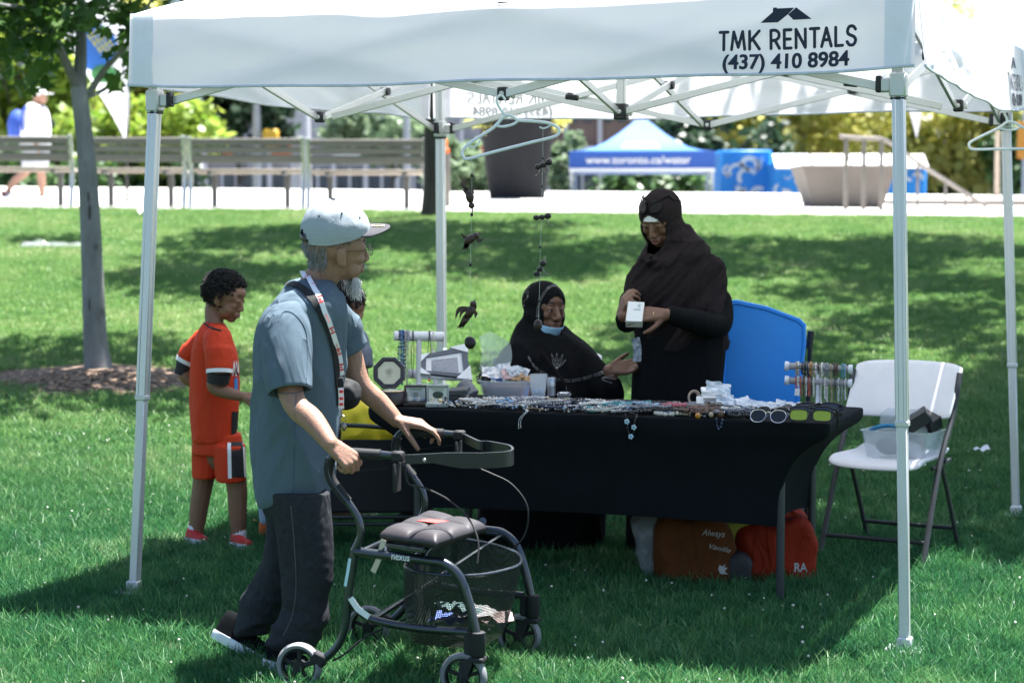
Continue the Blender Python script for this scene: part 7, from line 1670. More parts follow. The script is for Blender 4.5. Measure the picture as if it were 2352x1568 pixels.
# lanyard and bag strap
bl_s = M('black webbing strap', (.010, .011, .012), .8)
m = MB(); pa, na = path_on(sb, ((662, 652), (690, 660), (720, 690), (742, 730), (760, 775), (770, 830), (774, 890), (776, 930)), .004, 8); m.ribbon(pa, .026, na, .002); m.build('shoulder_strap', bl_s, man)
lanw = M('white lanyard', (.78, .78, .80), .6, var=.03); lanr = M('red lanyard print', (.60, .035, .03), .6, var=0)
pa, na = path_on(sb, ((694, 614), (700, 630), (716, 655), (734, 690), (752, 735), (766, 780), (776, 820), (781, 860)), .008, 6); m = MB(); m.ribbon(pa, .017, V((.25, -.95, .2)), .0012); ly = m.build('lanyard', lanw, man)
for k, t_ in enumerate((.09, .36, .60, .80, .93)):
    i = int(t_ * (len(pa) - 1)); q = pa[i] + V((.25, -.95, .2)).normalized() * .0022; d_ = nrm(pa[i + 1] - pa[i]) if i + 1 < len(pa) else nrm(pa[i] - pa[i - 1]); sd = nrm(d_.cross(V((.25, -.95, .2))))
    m = MB()
    for o_ in (-.0095, .0095): m.prism([q + d_ * (o_ - .003) + sd * .008, q + d_ * (o_ + .003) + sd * .008, q + d_ * (o_ + .003) - sd * .008, q + d_ * (o_ - .003) - sd * .008], V((.0, -.0006, 0)))
    leaf = [q + d_ * (.0055 * math.cos(g) * (1 if i_ % 2 == 0 else .5)) + sd * (.0055 * math.sin(g) * (1 if i_ % 2 == 0 else .5)) for i_, g in enumerate(np.linspace(0, 2 * PI, 11)[:-1])]
    m.prism(leaf, V((0, -.0006, 0))); m.build('flag_print', lanr, ly, flip=False)
    if k < 3 and i + 8 < len(pa):
        q2 = pa[min(len(pa) - 2, i + 4)] + V((.25, -.95, .2)).normalized() * .0026; m = MB(); letter(m, 'CANADA', q2 - sd * -.003, d_, -sd if False else sd * -1, .032, .006, .01); m.build('lanyard_text', lanr, ly, ang=0, flip=False)
m = MB(); m.box(P(783, 878, 6.785), (.018, .008, .034), None, .003); m.build('buckle', bl_s, ly)
m = MB(); m.ribbon([P(783, 890, 6.785), P(784, 915, 6.785), P(784, 938, 6.787)], .017, (0, -1, 0), .0012); m.build('lanyard_tail', lanw, ly)
for v in (899, 915, 928): m = MB(); m.box(P(784, v, 6.781), (.013, .001, .009)); m.build('flag_print', lanr, ly)
m = MB(); m.tube([P(784, 940, 6.787), P(785, 958, 6.787)], .003, 6); m.tube([P(787, 962, 6.787) + V((.010 * math.cos(g), 0, .012 * math.sin(g))) for g in np.linspace(0, 2 * PI, 15)[:-1]], .0012, 5, closed=True); m.ell(P(790, 980, 6.787), (.009, .004, .014)); m.build('keys', chrome, ly)
m = MB(); m.tube(spline([P(u, v, Y) for u, v, Y in ((765, 700, 7.06), (782, 740, 7.05), (790, 800, 7.02), (788, 850, 6.98))], 5), .006, 6, flat=.2); m.build('lanyard_far_side', lanw, ly)
me2 = MB(); me2.ell(P(800, 905, 7.08), (.045, .05, .055)); m2 = ev(me2, [('SUBSURF', dict(levels=2, render_levels=2))]); displace(m2, lambda p: .010 * noise.noise(p * 30)); link('hip_pouch', m2, bl_s, man, ang=0)
# trousers
trm = M('charcoal sweatpants', (.028, .031, .036), .95, var=.2, vs=60, bump=.2, bs=260, spec=.15, wr=.5, ws=7)
m = MB()
m.loft(dense(sil([(1100, 592, 756, .150), (1150, 598, 757, .155), (1190, 612, 758, .145)], YM, 2.4, 24), 2))
near_leg = [(1130, 622, 757, .085), (1200, 632, 762, .088), (1270, 640, 765, .085), (1340, 646, 760, .078), (1400, 644, 752, .074), (1435, 630, 747, .072), (1462, 618, 730, .066), (1490, 612, 712, .058)]
m.loft(dense(sil(near_leg, 6.87, 2.1, 24), 3))
far_leg = [(1130, 598, 700, .085), (1200, 612, 712, .085), (1270, 606, 706, .080), (1330, 585, 690, .074), (1385, 552, 660, .070), (1420, 540, 634, .066), (1450, 540, 615, .058)]
m.loft(dense(sil(far_leg, 7.09, 2.1, 24), 3))
tme = remesh(m, .0062, 3, .5)
def trf(p):
    bunch = max(0, min(1, (.42 - p.z) / .3)); f1 = 1 - abs(noise.noise(V((p.x * 7, p.y * 6, p.z * 2)))) * 2.6
    f2 = 1 - abs(noise.noise(V((p.x * 6 + p.z * 5, p.y * 6, p.z * 17)))) * 2.6
    return .0035 * f1 + .012 * bunch * f2 + .0012 * noise.noise(p * 45)
displace(tme, trf); tme = ev(tme, [('SMOOTH', dict(iterations=1, factor=.5))])
tro = link('trousers', tme, trm, man, ang=0)
tb_ = BVHTree.FromPolygons([(v_.co + man.location)[:] for v_ in tme.vertices], [p.vertices[:] for p in tme.polygons])
m = MB(); pa, na = path_on(tb_, ((668, 1160), (676, 1250), (680, 1340), (672, 1410), (650, 1460)), .0006); m.tube(pa, .0016, 5); m.build('leg_seam', M('pale seam', (.10, .10, .10), .9), tro)
blks = M('black sneaker knit', (.005, .006, .007), .9, var=.2, vs=90, bump=.3, bs=300, spec=.1); whs = M('white sneaker sole', (.68, .70, .74), .55, var=.05)
hx, hy, hz, u_ = shoe(man, P(494, 1462, 7.13), P(622, 1530, 7.04), (.40, 0, .92), .088, .085, blks, whs, .026)
m = MB(); m.tube(spline([P(506, 1432, 7.12), P(512, 1440, 7.12), P(520, 1446, 7.12)], 4), .004, 6, flat=.5); m.tube(spline([P(512, 1446, 7.1), P(530, 1436, 7.1), P(536, 1441, 7.1)], 4), .003, 6); m.build('heel_loop', blks, u_)
shoe(man, P(610, 1520, 6.86) + V((0, 0, -.012)), P(726, 1546, 6.80) + V((0, 0, -.02)), (.05, 0, 1), .09, .085, blks, whs, .026)

# ============ boy in orange
skin_b = M('brown child skin', (.205, .104, .062), .5, var=.06, vs=30, bump=.1, bs=200, sss=.10)
YB_ = 9.14
boy = thing('person', 'young boy in orange sports shirt and shorts with curly black hair', 'person', V((P(500, 1200, YB_).x, YB_, ground(-1.3, 9.1))))
bax = head_axes((.93, -.22, -.30)); bc_ = P(517, 683, YB_); sk = MB(); bp, brt = head_mb(sk, bc_, bax, .93, True, .85, jaw=1.0, lids=1.1, child=True)
taper(sk, [bp(-.03, 0, -.02), bp(-.034, 0, -.075), P(492, 745, YB_), P(490, 775, YB_)], [.050, .043, .042, .05], 14)
taper(sk, [P(490, 775, YB_), P(492, 870, YB_), P(495, 1000, YB_), P(500, 1050, YB_)], [.05, .075, .075, .07])
taper(sk, [P(503, 788, 9.0), P(498, 850, 8.95), P(492, 888, 8.95), P(530, 904, 8.93), P(556, 910, 8.92)], [.036, .034, .031, .027, .021]); taper(sk, [P(490, 780, YB_), P(503, 788, 9.0)], [.035, .035])
hand(sk, P(555, 909, 8.92), (.95, -.1, -.1), (-.1, -.6, .7), -1, s=.74, fc=[(45, 60, 35)] * 4, thumb=(30, 10, 10))
taper(sk, [P(476, 778, 9.30), P(445, 830, 9.32), P(424, 862, 9.30), P(450, 880, 9.30)], [.042, .034, .03, .027]); taper(sk, [P(490, 770, YB_), P(476, 778, 9.30)], [.05, .042]); hand(sk, P(450, 880, 9.30), (.9, -.1, -.2), (0, .6, .7), 1, s=.72, fc=[(40, 50, 30)] * 4)
for (a_, b_, c_, d_) in (((480, 1030), (466, 1110), (455, 1180), (449, 1250)), ((525, 1040), (543, 1110), (546, 1180), (549, 1250))):
    yy = YB_ + (.06 if a_[0] < 500 else -.05); taper(sk, [P(*a_, yy), P(*b_, yy), P(*c_, yy), P(*d_, yy), P(d_[0], d_[1] + 15, yy)], [.06, .047, .041, .028, .030])
me = remesh(sk, .0040, 6, .5); bb = link('body', me, skin_b, boy, ang=0); bt = BVHTree.FromPolygons([(v_.co + boy.location)[:] for v_ in me.vertices], [p.vertices[:] for p in me.polygons])
lip_b = M('brown lip', (.20, .075, .06), .45, var=0); blh = M('black curly hair', (.010, .009, .009), .65, var=.2, vs=80); face_parts(bb, bp, brt, .93, lip_b, M('black eyebrow', (.012, .009, .008), .7))
def curls(par, p, ax, s, mt, n, seed, zlo=-.045, front=.055, thick=.022):
    """cap of short tight curls over the skull"""
    rd_ = random.Random(seed); m = MB()
    for _ in range(n):
        d_ = V((rd_.gauss(0, 1), rd_.gauss(0, 1), rd_.gauss(.35, 1))).normalized(); x, y, z = d_.x * .094 - .014, d_.y * .076, d_.z * .082 + .030
        if z < zlo or x > front + (.02 if z > .07 else -.004) or (x > .010 and z < .028) or (z < .0 and abs(y) > .05 and x > -.02): continue
        c = p(x, y, z) + (ax[0] * d_.x + ax[1] * d_.y + ax[2] * d_.z) * rd_.uniform(.002, thick) * s; r_ = rd_.uniform(.0035, .0065) * s; e1 = V((rd_.gauss(0, 1), rd_.gauss(0, 1), rd_.gauss(0, 1))).normalized(); e2 = e1.orthogonal().normalized()
        m.tube([c + (e1 * math.cos(g) + e2 * math.sin(g)) * r_ for g in np.linspace(0, 5.4, 7)], .0019 * s, 4, cap=False)
    o = m.build('hair', mt, par, ang=0, flip=False)
    m = MB(); f, l, u = ax; rt = Matrix((f, l, u)).transposed(); m.ell(p(-.022, 0, .034), (.088 * s, .077 * s, .082 * s), rt, 28, 20); e = ev(m, [('SUBSURF', dict(levels=1, render_levels=1))]); displace(e, lambda q: .005 * noise.noise(q * 60)); link('hair_base', e, mt, o, ang=0)
curls(bb, bp, bax, .93, blh, 3600, 5)
orm = M('orange red sports jersey', (.56, .042, .010), .7, var=.06, vs=6, bump=.1, bs=350, spec=.3, wr=.45, ws=7, wst=(1, 1, .4))
m = MB(); m.loft(dense(sil([(1012, 440, 538, .120), (960, 438, 545, .122), (890, 438, 548, .124), (820, 440, 545, .126), (780, 448, 532, .125), (758, 458, 522, .105), (742, 468, 512, .062)], YB_, 2.3, 30), 3))
taper(m, [P(500, 780, 9.0), P(502, 815, 8.955)], [.062, .058]); m.tube([P(502, 800, 8.965), P(504, 849, 8.945)], [.060, .056], 20)
taper(m, [P(470, 780, 9.28), P(440, 812, 9.31)], [.055, .05]); m.tube([P(445, 803, 9.31), P(430, 826, 9.315)], [.052, .048], 18)
sme = remesh(m, .0065, 4, .5); displace(sme, lambda p: .005 * (1 - abs(noise.noise(V((p.x * 9, p.y * 8, p.z * 3)))) * 2.5) + .001 * noise.noise(p * 40)); js = link('jersey', sme, orm, boy, ang=0)
jb = BVHTree.FromPolygons([(v_.co + boy.location)[:] for v_ in sme.vertices], [p.vertices[:] for p in sme.polygons])
whb = M('white jersey trim', (.75, .75, .75), .6, var=.03); bkb = M('black jersey trim', (.014, .014, .016), .7)
m = MB(); a_, b_ = P(504, 848, 8.945), P(504, 857, 8.942); m.tube([a_, b_], [.0585, .0580], 20); m.build('sleeve_band', whb, js)
m = MB(); a_, b_ = P(430, 826, 9.315), P(426, 834, 9.315); m.tube([a_, b_], [.050, .049], 18); m.build('sleeve_band', whb, js)
m = MB(); m.tube([P(503, 857, 8.943), P(500, 880, 8.945)], [.053, .048], 20); m.build('undersleeve', bkb, boy)
m = MB(); m.tube([P(427, 833, 9.315), P(419, 862, 9.31)], [.044, .038], 18); m.build('undersleeve', bkb, boy)
m = MB(); pa, na = path_on(jb, ((468, 740), (478, 750), (495, 757), (508, 760)), .001); m.tube(pa, .006, 6, flat=.5) if len(pa) > 3 else None; m.build('collar', bkb, js)
m = MB(); a_ = [(538, 800), (545, 850), (545, 890)]
pts, fs, w = text2d('AN', 1, .03)
vv = []
for x, y in pts:
    pq_, nq = onto(jb, 533 + x / w * 16, 862 - y / .729 * 34, .002); vv.append(pq_ if pq_ is not None else P(545, 850, 9.02))
m.add(vv, fs); m.build('lettering', whb, js, ang=0, flip=False)
m = MB(); vv = [onto(jb, u, v, .002)[0] for u, v in ((537, 872), (541, 866), (545, 868), (546, 900), (542, 912), (538, 898))]
if all(q is not None for q in vv): m.add(vv, [tuple(range(6))]); m.build('blue_print', M('blue jersey print', (.05, .20, .50), .6, var=0), js, ang=0, flip=False)
m = MB(); m.loft(dense(sil([(985, 534, 552, .085), (1012, 533, 556, .09)], YB_ - .03, 2.2, 16), 2)); 
# shorts: two legs, black side panel with white stripes
m = MB(); m.loft(dense(sil([(995, 445, 553, .112), (1040, 443, 560, .115)], YB_, 2.3, 26), 2)); m.loft(dense(sil([(1020, 443, 508, .098, .04), (1060, 443, 508, .098, .04), (1094, 444, 506, .095, .04)], YB_, 2.3, 22), 3)); m.loft(dense(sil([(1020, 490, 562, .098, -.05), (1060, 493, 565, .098, -.05), (1102, 497, 567, .095, -.05)], YB_, 2.3, 22), 3))
hme = remesh(m, .0065, 3, .5); displace(hme, lambda p: .004 * (1 - abs(noise.noise(V((p.x * 9, p.y * 8, p.z * 3 + 4)))) * 2.5)); sh_ = link('shorts', hme, orm, boy, ang=0)
hb_ = BVHTree.FromPolygons([(v_.co + boy.location)[:] for v_ in hme.vertices], [p.vertices[:] for p in hme.polygons])
def patch(par, name, tree_, uv, mt, off=.0025, nu=6, nv=8):
    a_, b_, c_, d_ = (V((u, v, 0)) for u, v in uv); vv = []
    for j in range(nv + 1):
        for i in range(nu + 1):
            q = (a_.lerp(b_, i / nu)).lerp(d_.lerp(c_, i / nu), j / nv); p_, n_ = onto(tree_, q.x, q.y, off)
            vv.append(p_)
    good = [q is not None for q in vv]
    if not any(good): return
    dflt = next(q for q in vv if q is not None); last = dflt; v2 = []
    for q in vv:
        if q is None: q = last
        v2.append(q); last = q
    m = MB(); w = nu + 1; m.add(v2, [(j * w + i, j * w + i + 1, (j + 1) * w + i + 1, (j + 1) * w + i) for j in range(nv) for i in range(nu) if good[j * w + i] and good[j * w + i + 1] and good[(j + 1) * w + i] and good[(j + 1) * w + i + 1]])
    return m.build(name, mt, par, ang=0)
patch(sh_, 'side_panel', hb_, ((530, 1014), (556, 1014), (562, 1096), (528, 1096)), bkb)
patch(sh_, 'stripe', hb_, ((522, 1016), (530, 1016), (532, 1098), (524, 1098)), whb, .003, 2); patch(sh_, 'stripe', hb_, ((556, 1016), (560, 1016), (565, 1096), (560, 1096)), whb, .003, 2)
patch(js, 'side_panel', jb, ((532, 945), (549, 945), (547, 1008), (530, 1008)), bkb)
rsh = M('red sneaker', (.50, .02, .02), .55); wsk = M('white sock', (.74, .74, .78), .8)
for (u, v, yy) in ((438, 1272, YB_ + .06), (540, 1274, YB_ - .05)):
    g0 = P(u - 6, v, yy); g0.z = ground(g0.x, g0.y) + .012; g1 = P(u + 36, v + 2, yy - .06); g1.z = ground(g1.x, g1.y) + .010; shoe(boy, g0, g1, (0, 0, 1), .07, .055, rsh, whs, .018)
    m = MB(); c = P(449 if u < 500 else 549, 1254, yy); m.tube([V((c.x, c.y, g0.z + .03)), V((c.x, c.y, g0.z + .075))], [.034, .033], 14); m.build('sock', wsk, boy)

# ============ boy behind the man
boy2 = thing('person', 'child with curly black hair and grey shirt half hidden behind the man', 'person', V((P(800, 900, 9.70).x, 9.70, ground(-.7, 9.70))))
c2x = head_axes((.75, .62, -.25)); c2c = P(795, 707, 9.70); sk = MB(); cp_, crt = head_mb(sk, c2c, c2x, .93, True, .85, child=True)
taper(sk, [cp_(-.03, 0, -.02), cp_(-.03, 0, -.08), P(786, 775, 9.70)], [.05, .043, .05]); taper(sk, [P(786, 775, 9.70), P(785, 900, 9.70), P(785, 1000, 9.70)], [.06, .085, .085]); taper(sk, [P(815, 785, 9.61), P(828, 850, 9.59), P(830, 905, 9.57), P(812, 935, 9.55)], [.044, .036, .03, .022])
hand(sk, P(812, 935, 9.55), (-.5, -.2, -.8), (.3, -.9, .1), 1, s=.72, fc=[(30, 40, 30)] * 4); taper(sk, [P(786, 775, 9.70), P(815, 785, 9.61)], [.05, .044])
for dx in (-22, 22): taper(sk, [P(785 + dx, 1000, 9.70), P(785 + dx, 1140, 9.70), P(785 + dx, 1290, 9.70)], [.07, .05, .034])
me = remesh(sk, .0055, 3, .5); b2 = link('body', me, skin_b, boy2, ang=0); curls(b2, cp_, c2x, .93, blh, 2200, 15)
gsm = M('heather slate shirt', (.13, .155, .20), .9, var=.12, vs=40, bump=.15, bs=300); m = MB(); m.loft(dense(sil([(1010, 740, 834, .12), (900, 740, 834, .125), (820, 742, 836, .125), (780, 752, 832, .12), (755, 765, 818, .06)], 9.70, 2.3, 26), 3)); taper(m, [P(815, 782, 9.63), P(826, 820, 9.595)], [.062, .058]); m.tube([P(824, 805, 9.605), P(830, 846, 9.59)], [.060, .056], 18)
sme = remesh(m, .008, 4, .5); displace(sme, lambda p: .005 * (1 - abs(noise.noise(V((p.x * 9, p.y * 8, p.z * 3)))) * 2.5)); link('shirt', sme, gsm, boy2, ang=0)
m = MB(); m.loft(dense(sil([(995, 742, 832, .12), (1100, 744, 836, .12)], 9.70, 2.3, 22), 3)); link('shorts', m.mesh(), bkb, boy2, ang=0)
for dx in (-22, 22):
    g0 = P(785 + dx - 20, 1290, 9.75); g0.z = ground(g0.x, g0.y) + .01; shoe(boy2, g0, g0 + V((.17, .03, 0)), (0, 0, 1), .07, .055, bkb, whs, .018)
# ============ standing woman in a dark shawl
skin_d = M('deep brown skin', (.150, .075, .047), .45, var=.07, vs=30, bump=.1, bs=200, sss=.08)
shm = M('dark plum brown gauze shawl', (.019, .015, .0165), .95, var=.2, vs=90, bump=.35, bs=420, spec=.08, wr=.6, ws=6, wst=(1.2, 1, .5)); abm = M('black robe cloth', (.0055, .0062, .0072), .9, var=.15, vs=6, bump=.1, bs=300, spec=.10, wr=.5, ws=6, wst=(1, 1, .25))
YW = 9.0
wom = thing('person', 'standing woman in dark shawl with sunglasses on her head, looking at a white box', 'person', V((P(1560, 900, YW).x, YW, ground(.73, YW))))
wax = head_axes((-.46, -.74, -.46)); wc_ = P(1517, 503, YW - .02); sk = MB(); wp, wrt = head_mb(sk, wc_, wax, .99, False, .95, lids=1.0)
taper(sk, [wp(-.03, 0, -.02), wp(-.04, 0, -.08), P(1552, 575, 9.02)], [.055, .05, .045]); taper(sk, [P(1552, 575, 9.02), P(1556, 700, YW), P(1556, 900, YW), P(1556, 1100, YW)], [.05, .09, .09, .09])
taper(sk, [P(1622, 618, 9.0), P(1646, 690, 8.94), P(1648, 748, 8.86), P(1590, 736, 8.74), P(1532, 722, 8.69)], [.035, .035, .035, .030, .026]); taper(sk, [P(1552, 600, 9.04), P(1622, 618, 9.0)], [.035, .035])
hand(sk, P(1531, 722, 8.69), (-.96, -.08, .02), (.10, -.80, .55), 1, s=.98, fc=[(8, 14, 12), (14, 22, 16), (18, 28, 18), (24, 34, 20)], spread=5, thumb=(50, 22, 5), tdrop=.1)
taper(sk, [P(1478, 622, 9.02), P(1450, 690, 8.92), P(1440, 740, 8.84), P(1432, 726, 8.78)], [.035, .034, .032, .026]); taper(sk, [P(1552, 600, 9.04), P(1478, 622, 9.02)], [.035, .035])
hand(sk, P(1424, 730, 8.80), (.25, -.25, .93), (-.85, -.35, .1), 1, s=.92, fc=[(30, 40, 30), (36, 50, 34), (40, 55, 36), (45, 60, 36)], spread=2, thumb=(30, 10, 10), tdrop=.5)
for dx in (-26, 26): taper(sk, [P(1556 + dx, 1100, YW), P(1556 + dx, 1300, YW)], [.08, .05])
me = remesh(sk, .0040, 6, .5); wb = link('body', me, skin_d, wom, ang=0); lip_d = M('dark rose lip', (.17, .06, .055), .4, var=0); face_parts(wb, wp, wrt, .99, lip_d, blh, .6)
m = MB(); m.ell(wp(.101, .0125, -.031), (.0022,) * 3); m.build('nose_stud', goldm, wb)
def hood_mb(mb, p, rt, s, k=1.0):
    def e(x, y, z, r): mb.ell(p(x, y, z), tuple(q * s for q in r), rt, 22, 16)
    e(-.016, 0, .032, (.112 * k, .091, .095)); e(.000, 0, -.035, (.094, .096, .090)); e(-.005, 0, -.085, (.088, .086, .070)); e(.020, 0, -.138, (.068, .080, .046))
def face_cut(p, ax, s, wy=.056, cz=-.020, hz=.080, xmin=.028):
    c0 = p(0, 0, 0)
    def f(c):
        q = (V(c) - c0) / s; x, y, z = q.dot(ax[0]), q.dot(ax[1]), q.dot(ax[2]); return x > xmin and (y / wy) ** 2 + ((z - cz) / hz) ** 2 < 1
    return f
m = MB(); hood_mb(m, wp, wrt, .99)
m.loft(dense(sil([(800, 1460, 1671, .165), (750, 1458, 1668, .165), (700, 1448, 1663, .17), (660, 1444, 1656, .165), (625, 1450, 1646, .155), (590, 1464, 1632, .135), (560, 1484, 1616, .11), (535, 1504, 1598, .08), (515, 1524, 1584, .055)], YW + .01, 2.1, 40), 3))
taper(m, [wp(-.02, 0, -.06), P(1545, 565, 9.0), P(1560, 600, 9.0)], [.085, .11, .14], 20); taper(m, [P(1584, 545, 9.02), P(1560, 582, 8.91), P(1510, 604, 8.88), P(1484, 596, 8.94)], [.022, .032, .034, .024], 14)
taper(m, [P(1632, 615, 8.98), P(1645, 690, 8.93), P(1646, 738, 8.88)], [.055, .060, .056], 16); taper(m, [P(1475, 625, 8.98), P(1458, 672, 8.94), P(1455, 688, 8.93)], [.05, .05, .04], 16)
cm_ = remesh(m, .0062, 4, .5)
def shawlf(p):
    if p.z > 1.42: return .0022 * (1 - abs(noise.noise(V((p.x * 18, p.y * 18, p.z * 9)))) * 2.4)
    a = p.x * .74 - p.z * .67; b_ = p.x * .67 + p.z * .74
    f1 = 1 - abs(noise.noise(V((a * 13, p.y * 4, b_ * 1.6)))) * 2.6; f2 = 1 - abs(noise.noise(V((a * 26, p.y * 8, b_ * 3 + 7)))) * 2.6
    return .016 * f1 + .007 * f2 - .008 + .0015 * noise.noise(p * 60)
displace(cm_, shawlf); cm_ = cut(cm_, face_cut(wp, wax, .99)); cm_ = ev(cm_, [('SMOOTH', dict(iterations=2, factor=.4)), ('SOLIDIFY', dict(thickness=.003, offset=-1))])
shawl = link('shawl', cm_, shm, wom, ang=0); wtree = BVHTree.FromPolygons([(v_.co + wom.location)[:] for v_ in cm_.vertices], [p.vertices[:] for p in cm_.polygons])
m = MB(); m.grid(lambda a, b_: wp(.0005 + .0945 * math.cos((a - .5) * 1.7) * (1 - .08 * b_), .082 * math.sin((a - .5) * 1.7), .036 + .024 * b_ - .010 * (2 * a - 1) ** 2), 20, 5); m.build('underscarf', M('white underscarf', (.66, .68, .72), .8), wom, ang=0)
m = MB(); m.loft(dense(sil([(1300, 1438, 1668, .20), (1180, 1442, 1664, .19), (1000, 1450, 1660, .175), (915, 1453, 1656, .17), (850, 1456, 1660, .165), (780, 1460, 1664, .155), (730, 1466, 1660, .14)], YW, 2.3, 32), 3)); taper(m, [P(1652, 690, 8.94), P(1650, 746, 8.86), P(1595, 738, 8.75), P(1545, 724, 8.70)], [.050, .050, .043, .034], 16); taper(m, [P(1448, 690, 8.92), P(1440, 742, 8.84), P(1432, 732, 8.80)], [.045, .042, .036], 14)
rm = remesh(m, .008, 4, .5); displace(rm, lambda p: .008 * (1 - abs(noise.noise(V((p.x * 9, p.y * 9, p.z * 1.2)))) * 2.5)); link('robe', rm, abm, wom, ang=0)
m = MB(); rd_ = random.Random(9)
for _ in range(200):
    if rd_.random() < .7: t_ = rd_.random(); u, v = 1606 + 68 * t_, 706 + 14 * t_ + (34 * t_ ** 3)
    else: t_ = rd_.random(); u, v = 1431 + 22 * t_, 676 + 14 * t_
    q, n_ = onto(wtree, u, v - 2, .001)
    if q is not None: m.tube([q, q + V((rd_.gauss(0, .003), -.002, -rd_.uniform(.008, .020)))], [.0009, .0005], 3, cap=False)
m.build('fringe', shm, shawl, ang=0, flip=False)
m = MB(); m.ribbon(spline([P(1459, 776, 8.84), P(1464, 800, 8.835), P(1463, 830, 8.83)], 4), .035, (0, -1, 0), .004); m.build('patterned_cuff', M('blue white patterned cloth', (.45, .52, .60), .7, c2=(.02, .03, .06), var=0, vs=70), wom)
m = MB(); q = P(1501, 722, 8.64); m.tube([q + V((0, .010 * math.cos(g), .010 * math.sin(g))) for g in np.linspace(0, 2 * PI, 13)[:-1]], .0016, 6, closed=True); m.build('finger_ring', goldm, wb)
# her sunglasses and the box she holds
t = thing('sunglasses', 'black studded sunglasses pushed up on the standing woman\'s shawl', 'sunglasses', wp(.09, 0, .08))
def wh(y, z): 
    zz = (z - .032) / .099; yy = y / .095; r_ = max(0, 1 - zz * zz - yy * yy); return wp(-.016 + .117 * math.sqrt(r_) + .006, y, z)
for k in (-1, 1):
    ol = [wh(k * .033 + .025 * math.copysign(abs(math.cos(g)) ** .8, math.cos(g)), .093 + .017 * math.sin(g)) for g in np.linspace(0, 2 * PI, 21)[:-1]]
    m = MB(); m.loft([ol, [q + wax[0] * .002 for q in ol]]); m.build('lens', M('black matt lens', (.006, .007, .008), .3, var=0, spec=.15), t); m = MB(); m.tube(ol, .0030, 6, closed=True); m.tube([wh(k * .010, .110), wh(k * .036, .114), wh(k * .064, .111)], .0045, 6); m.build('rim', M('black matt frame', (.005, .005, .006), .6, var=0, spec=.12), t)
    m = MB(); m.tube([wh(k * .064, .109), wh(k * .078, .090), wp(-.04, k * .098, .066)], .003, 6); m.build('temple', M('black matt frame'), t)
    m = MB()
    for j in range(5): m.ell(wh(k * (.020 + .009 * j), .112) + wax[0] * .004, (.0012,) * 3, seg=6, rings=4)
    m.build('stud', silver, t)
t = thing('small_box', 'small white carton held in the standing woman\'s hands', 'box', P(1458, 738, 8.66))
cA = [P(1443, 692, 8.68), P(1480, 694, 8.69), P(1475, 738, 8.65), P(1437, 737, 8.64)]; dn = V((.004, .05, -.028)); m = MB(); m.prism(cA, dn); m.build('carton', M('white card'), t, ang=20)
def cb_(a, b_): return (cA[0].lerp(cA[1], a)).lerp(cA[3].lerp(cA[2], a), b_) - dn.normalized() * .0008
m = MB()
for a0, a1, b0, b1 in ((.40, .82, .38, .42), (.62, .80, .12, .15), (.62, .78, .20, .23), (.62, .80, .28, .30)): m.add([cb_(a0, b0), cb_(a1, b0), cb_(a1, b1), cb_(a0, b1)], [(0, 1, 2, 3)])
m.build('print_lines', M('green grey print', (.12, .25, .24), .6, var=0), t, ang=0, flip=False)

# ============ seated woman
YS = 9.25
sea = thing('person', 'seated woman in black hijab with rhinestones and blue mask under her chin', 'person', V((P(1260, 1100, YS).x, YS, ground(.16, YS))))
sax = head_axes((.56, -.80, -.07), (.05, 0, 1)); sc_ = P(1252, 710, YS - .02); sk = MB(); sp2, srt = head_mb(sk, sc_, sax, 1.0, False, 1.12, jaw=1.02, mouth=.5)
taper(sk, [sp2(-.03, 0, -.02), sp2(-.03, 0, -.09), P(1252, 800, 9.27)], [.055, .05, .045]); taper(sk, [P(1252, 800, 9.27), P(1262, 900, YS), P(1262, 1060, YS)], [.05, .09, .10])
taper(sk, [P(1318, 822, 9.22), P(1372, 868, 9.13), P(1412, 902, 9.02), P(1405, 868, 8.98), P(1398, 850, 8.97)], [.032, .034, .034, .029, .026]); taper(sk, [P(1252, 810, 9.27), P(1318, 822, 9.22)], [.035, .032])
hand(sk, P(1398, 850, 8.97), (.94, -.10, .16), (.02, .80, -.60), -1, s=1.0, fc=[(4, 12, 10), (10, 18, 14), (16, 24, 18), (20, 28, 18)], spread=6, thumb=(42, -6, -30), tdrop=-.15)
for dx in (-60, 60): taper(sk, [P(1262, 1060, YS), P(1250 + dx, 1090, 9.1), P(1250 + dx, 1280, 9.08)], [.14, .08, .05])
me = remesh(sk, .0040, 6, .5); sb2 = link('body', me, skin_d, sea, ang=0); face_parts(sb2, sp2, srt, 1.0, M('brown rose lip', (.20, .08, .065), .45, var=0), blh, 1.0)
m = MB(); hood_mb(m, sp2, srt, 1.0)
m.loft(dense(sil([(1000, 1135, 1420, .20), (930, 1138, 1422, .20), (880, 1139, 1402, .195), (840, 1141, 1386, .18), (812, 1150, 1368, .16), (790, 1166, 1348, .135), (768, 1186, 1318, .11), (750, 1196, 1300, .085)], YS, 2.15, 36), 3))
taper(m, [sp2(-.02, 0, -.05), P(1236, 790, 9.25), P(1236, 840, 9.22)], [.085, .13, .15], 20); taper(m, [P(1326, 812, 9.2), P(1372, 866, 9.12), P(1408, 908, 9.03), P(1406, 884, 8.99)], [.055, .060, .050, .044], 16)
m.loft(dense(sil([(1310, 1098, 1388, .20, .0), (1200, 1100, 1388, .21, .0), (1080, 1112, 1402, .22, .0), (990, 1130, 1418, .21, .0)], 9.14, 2.3, 30), 3))
cm_ = remesh(m, .0066, 4, .5); displace(cm_, lambda p: (.0015 if p.z > 1.12 else .007) * (1 - abs(noise.noise(V((p.x * 9 + p.z * 4, p.y * 7, p.z * 4)))) * 2.5))
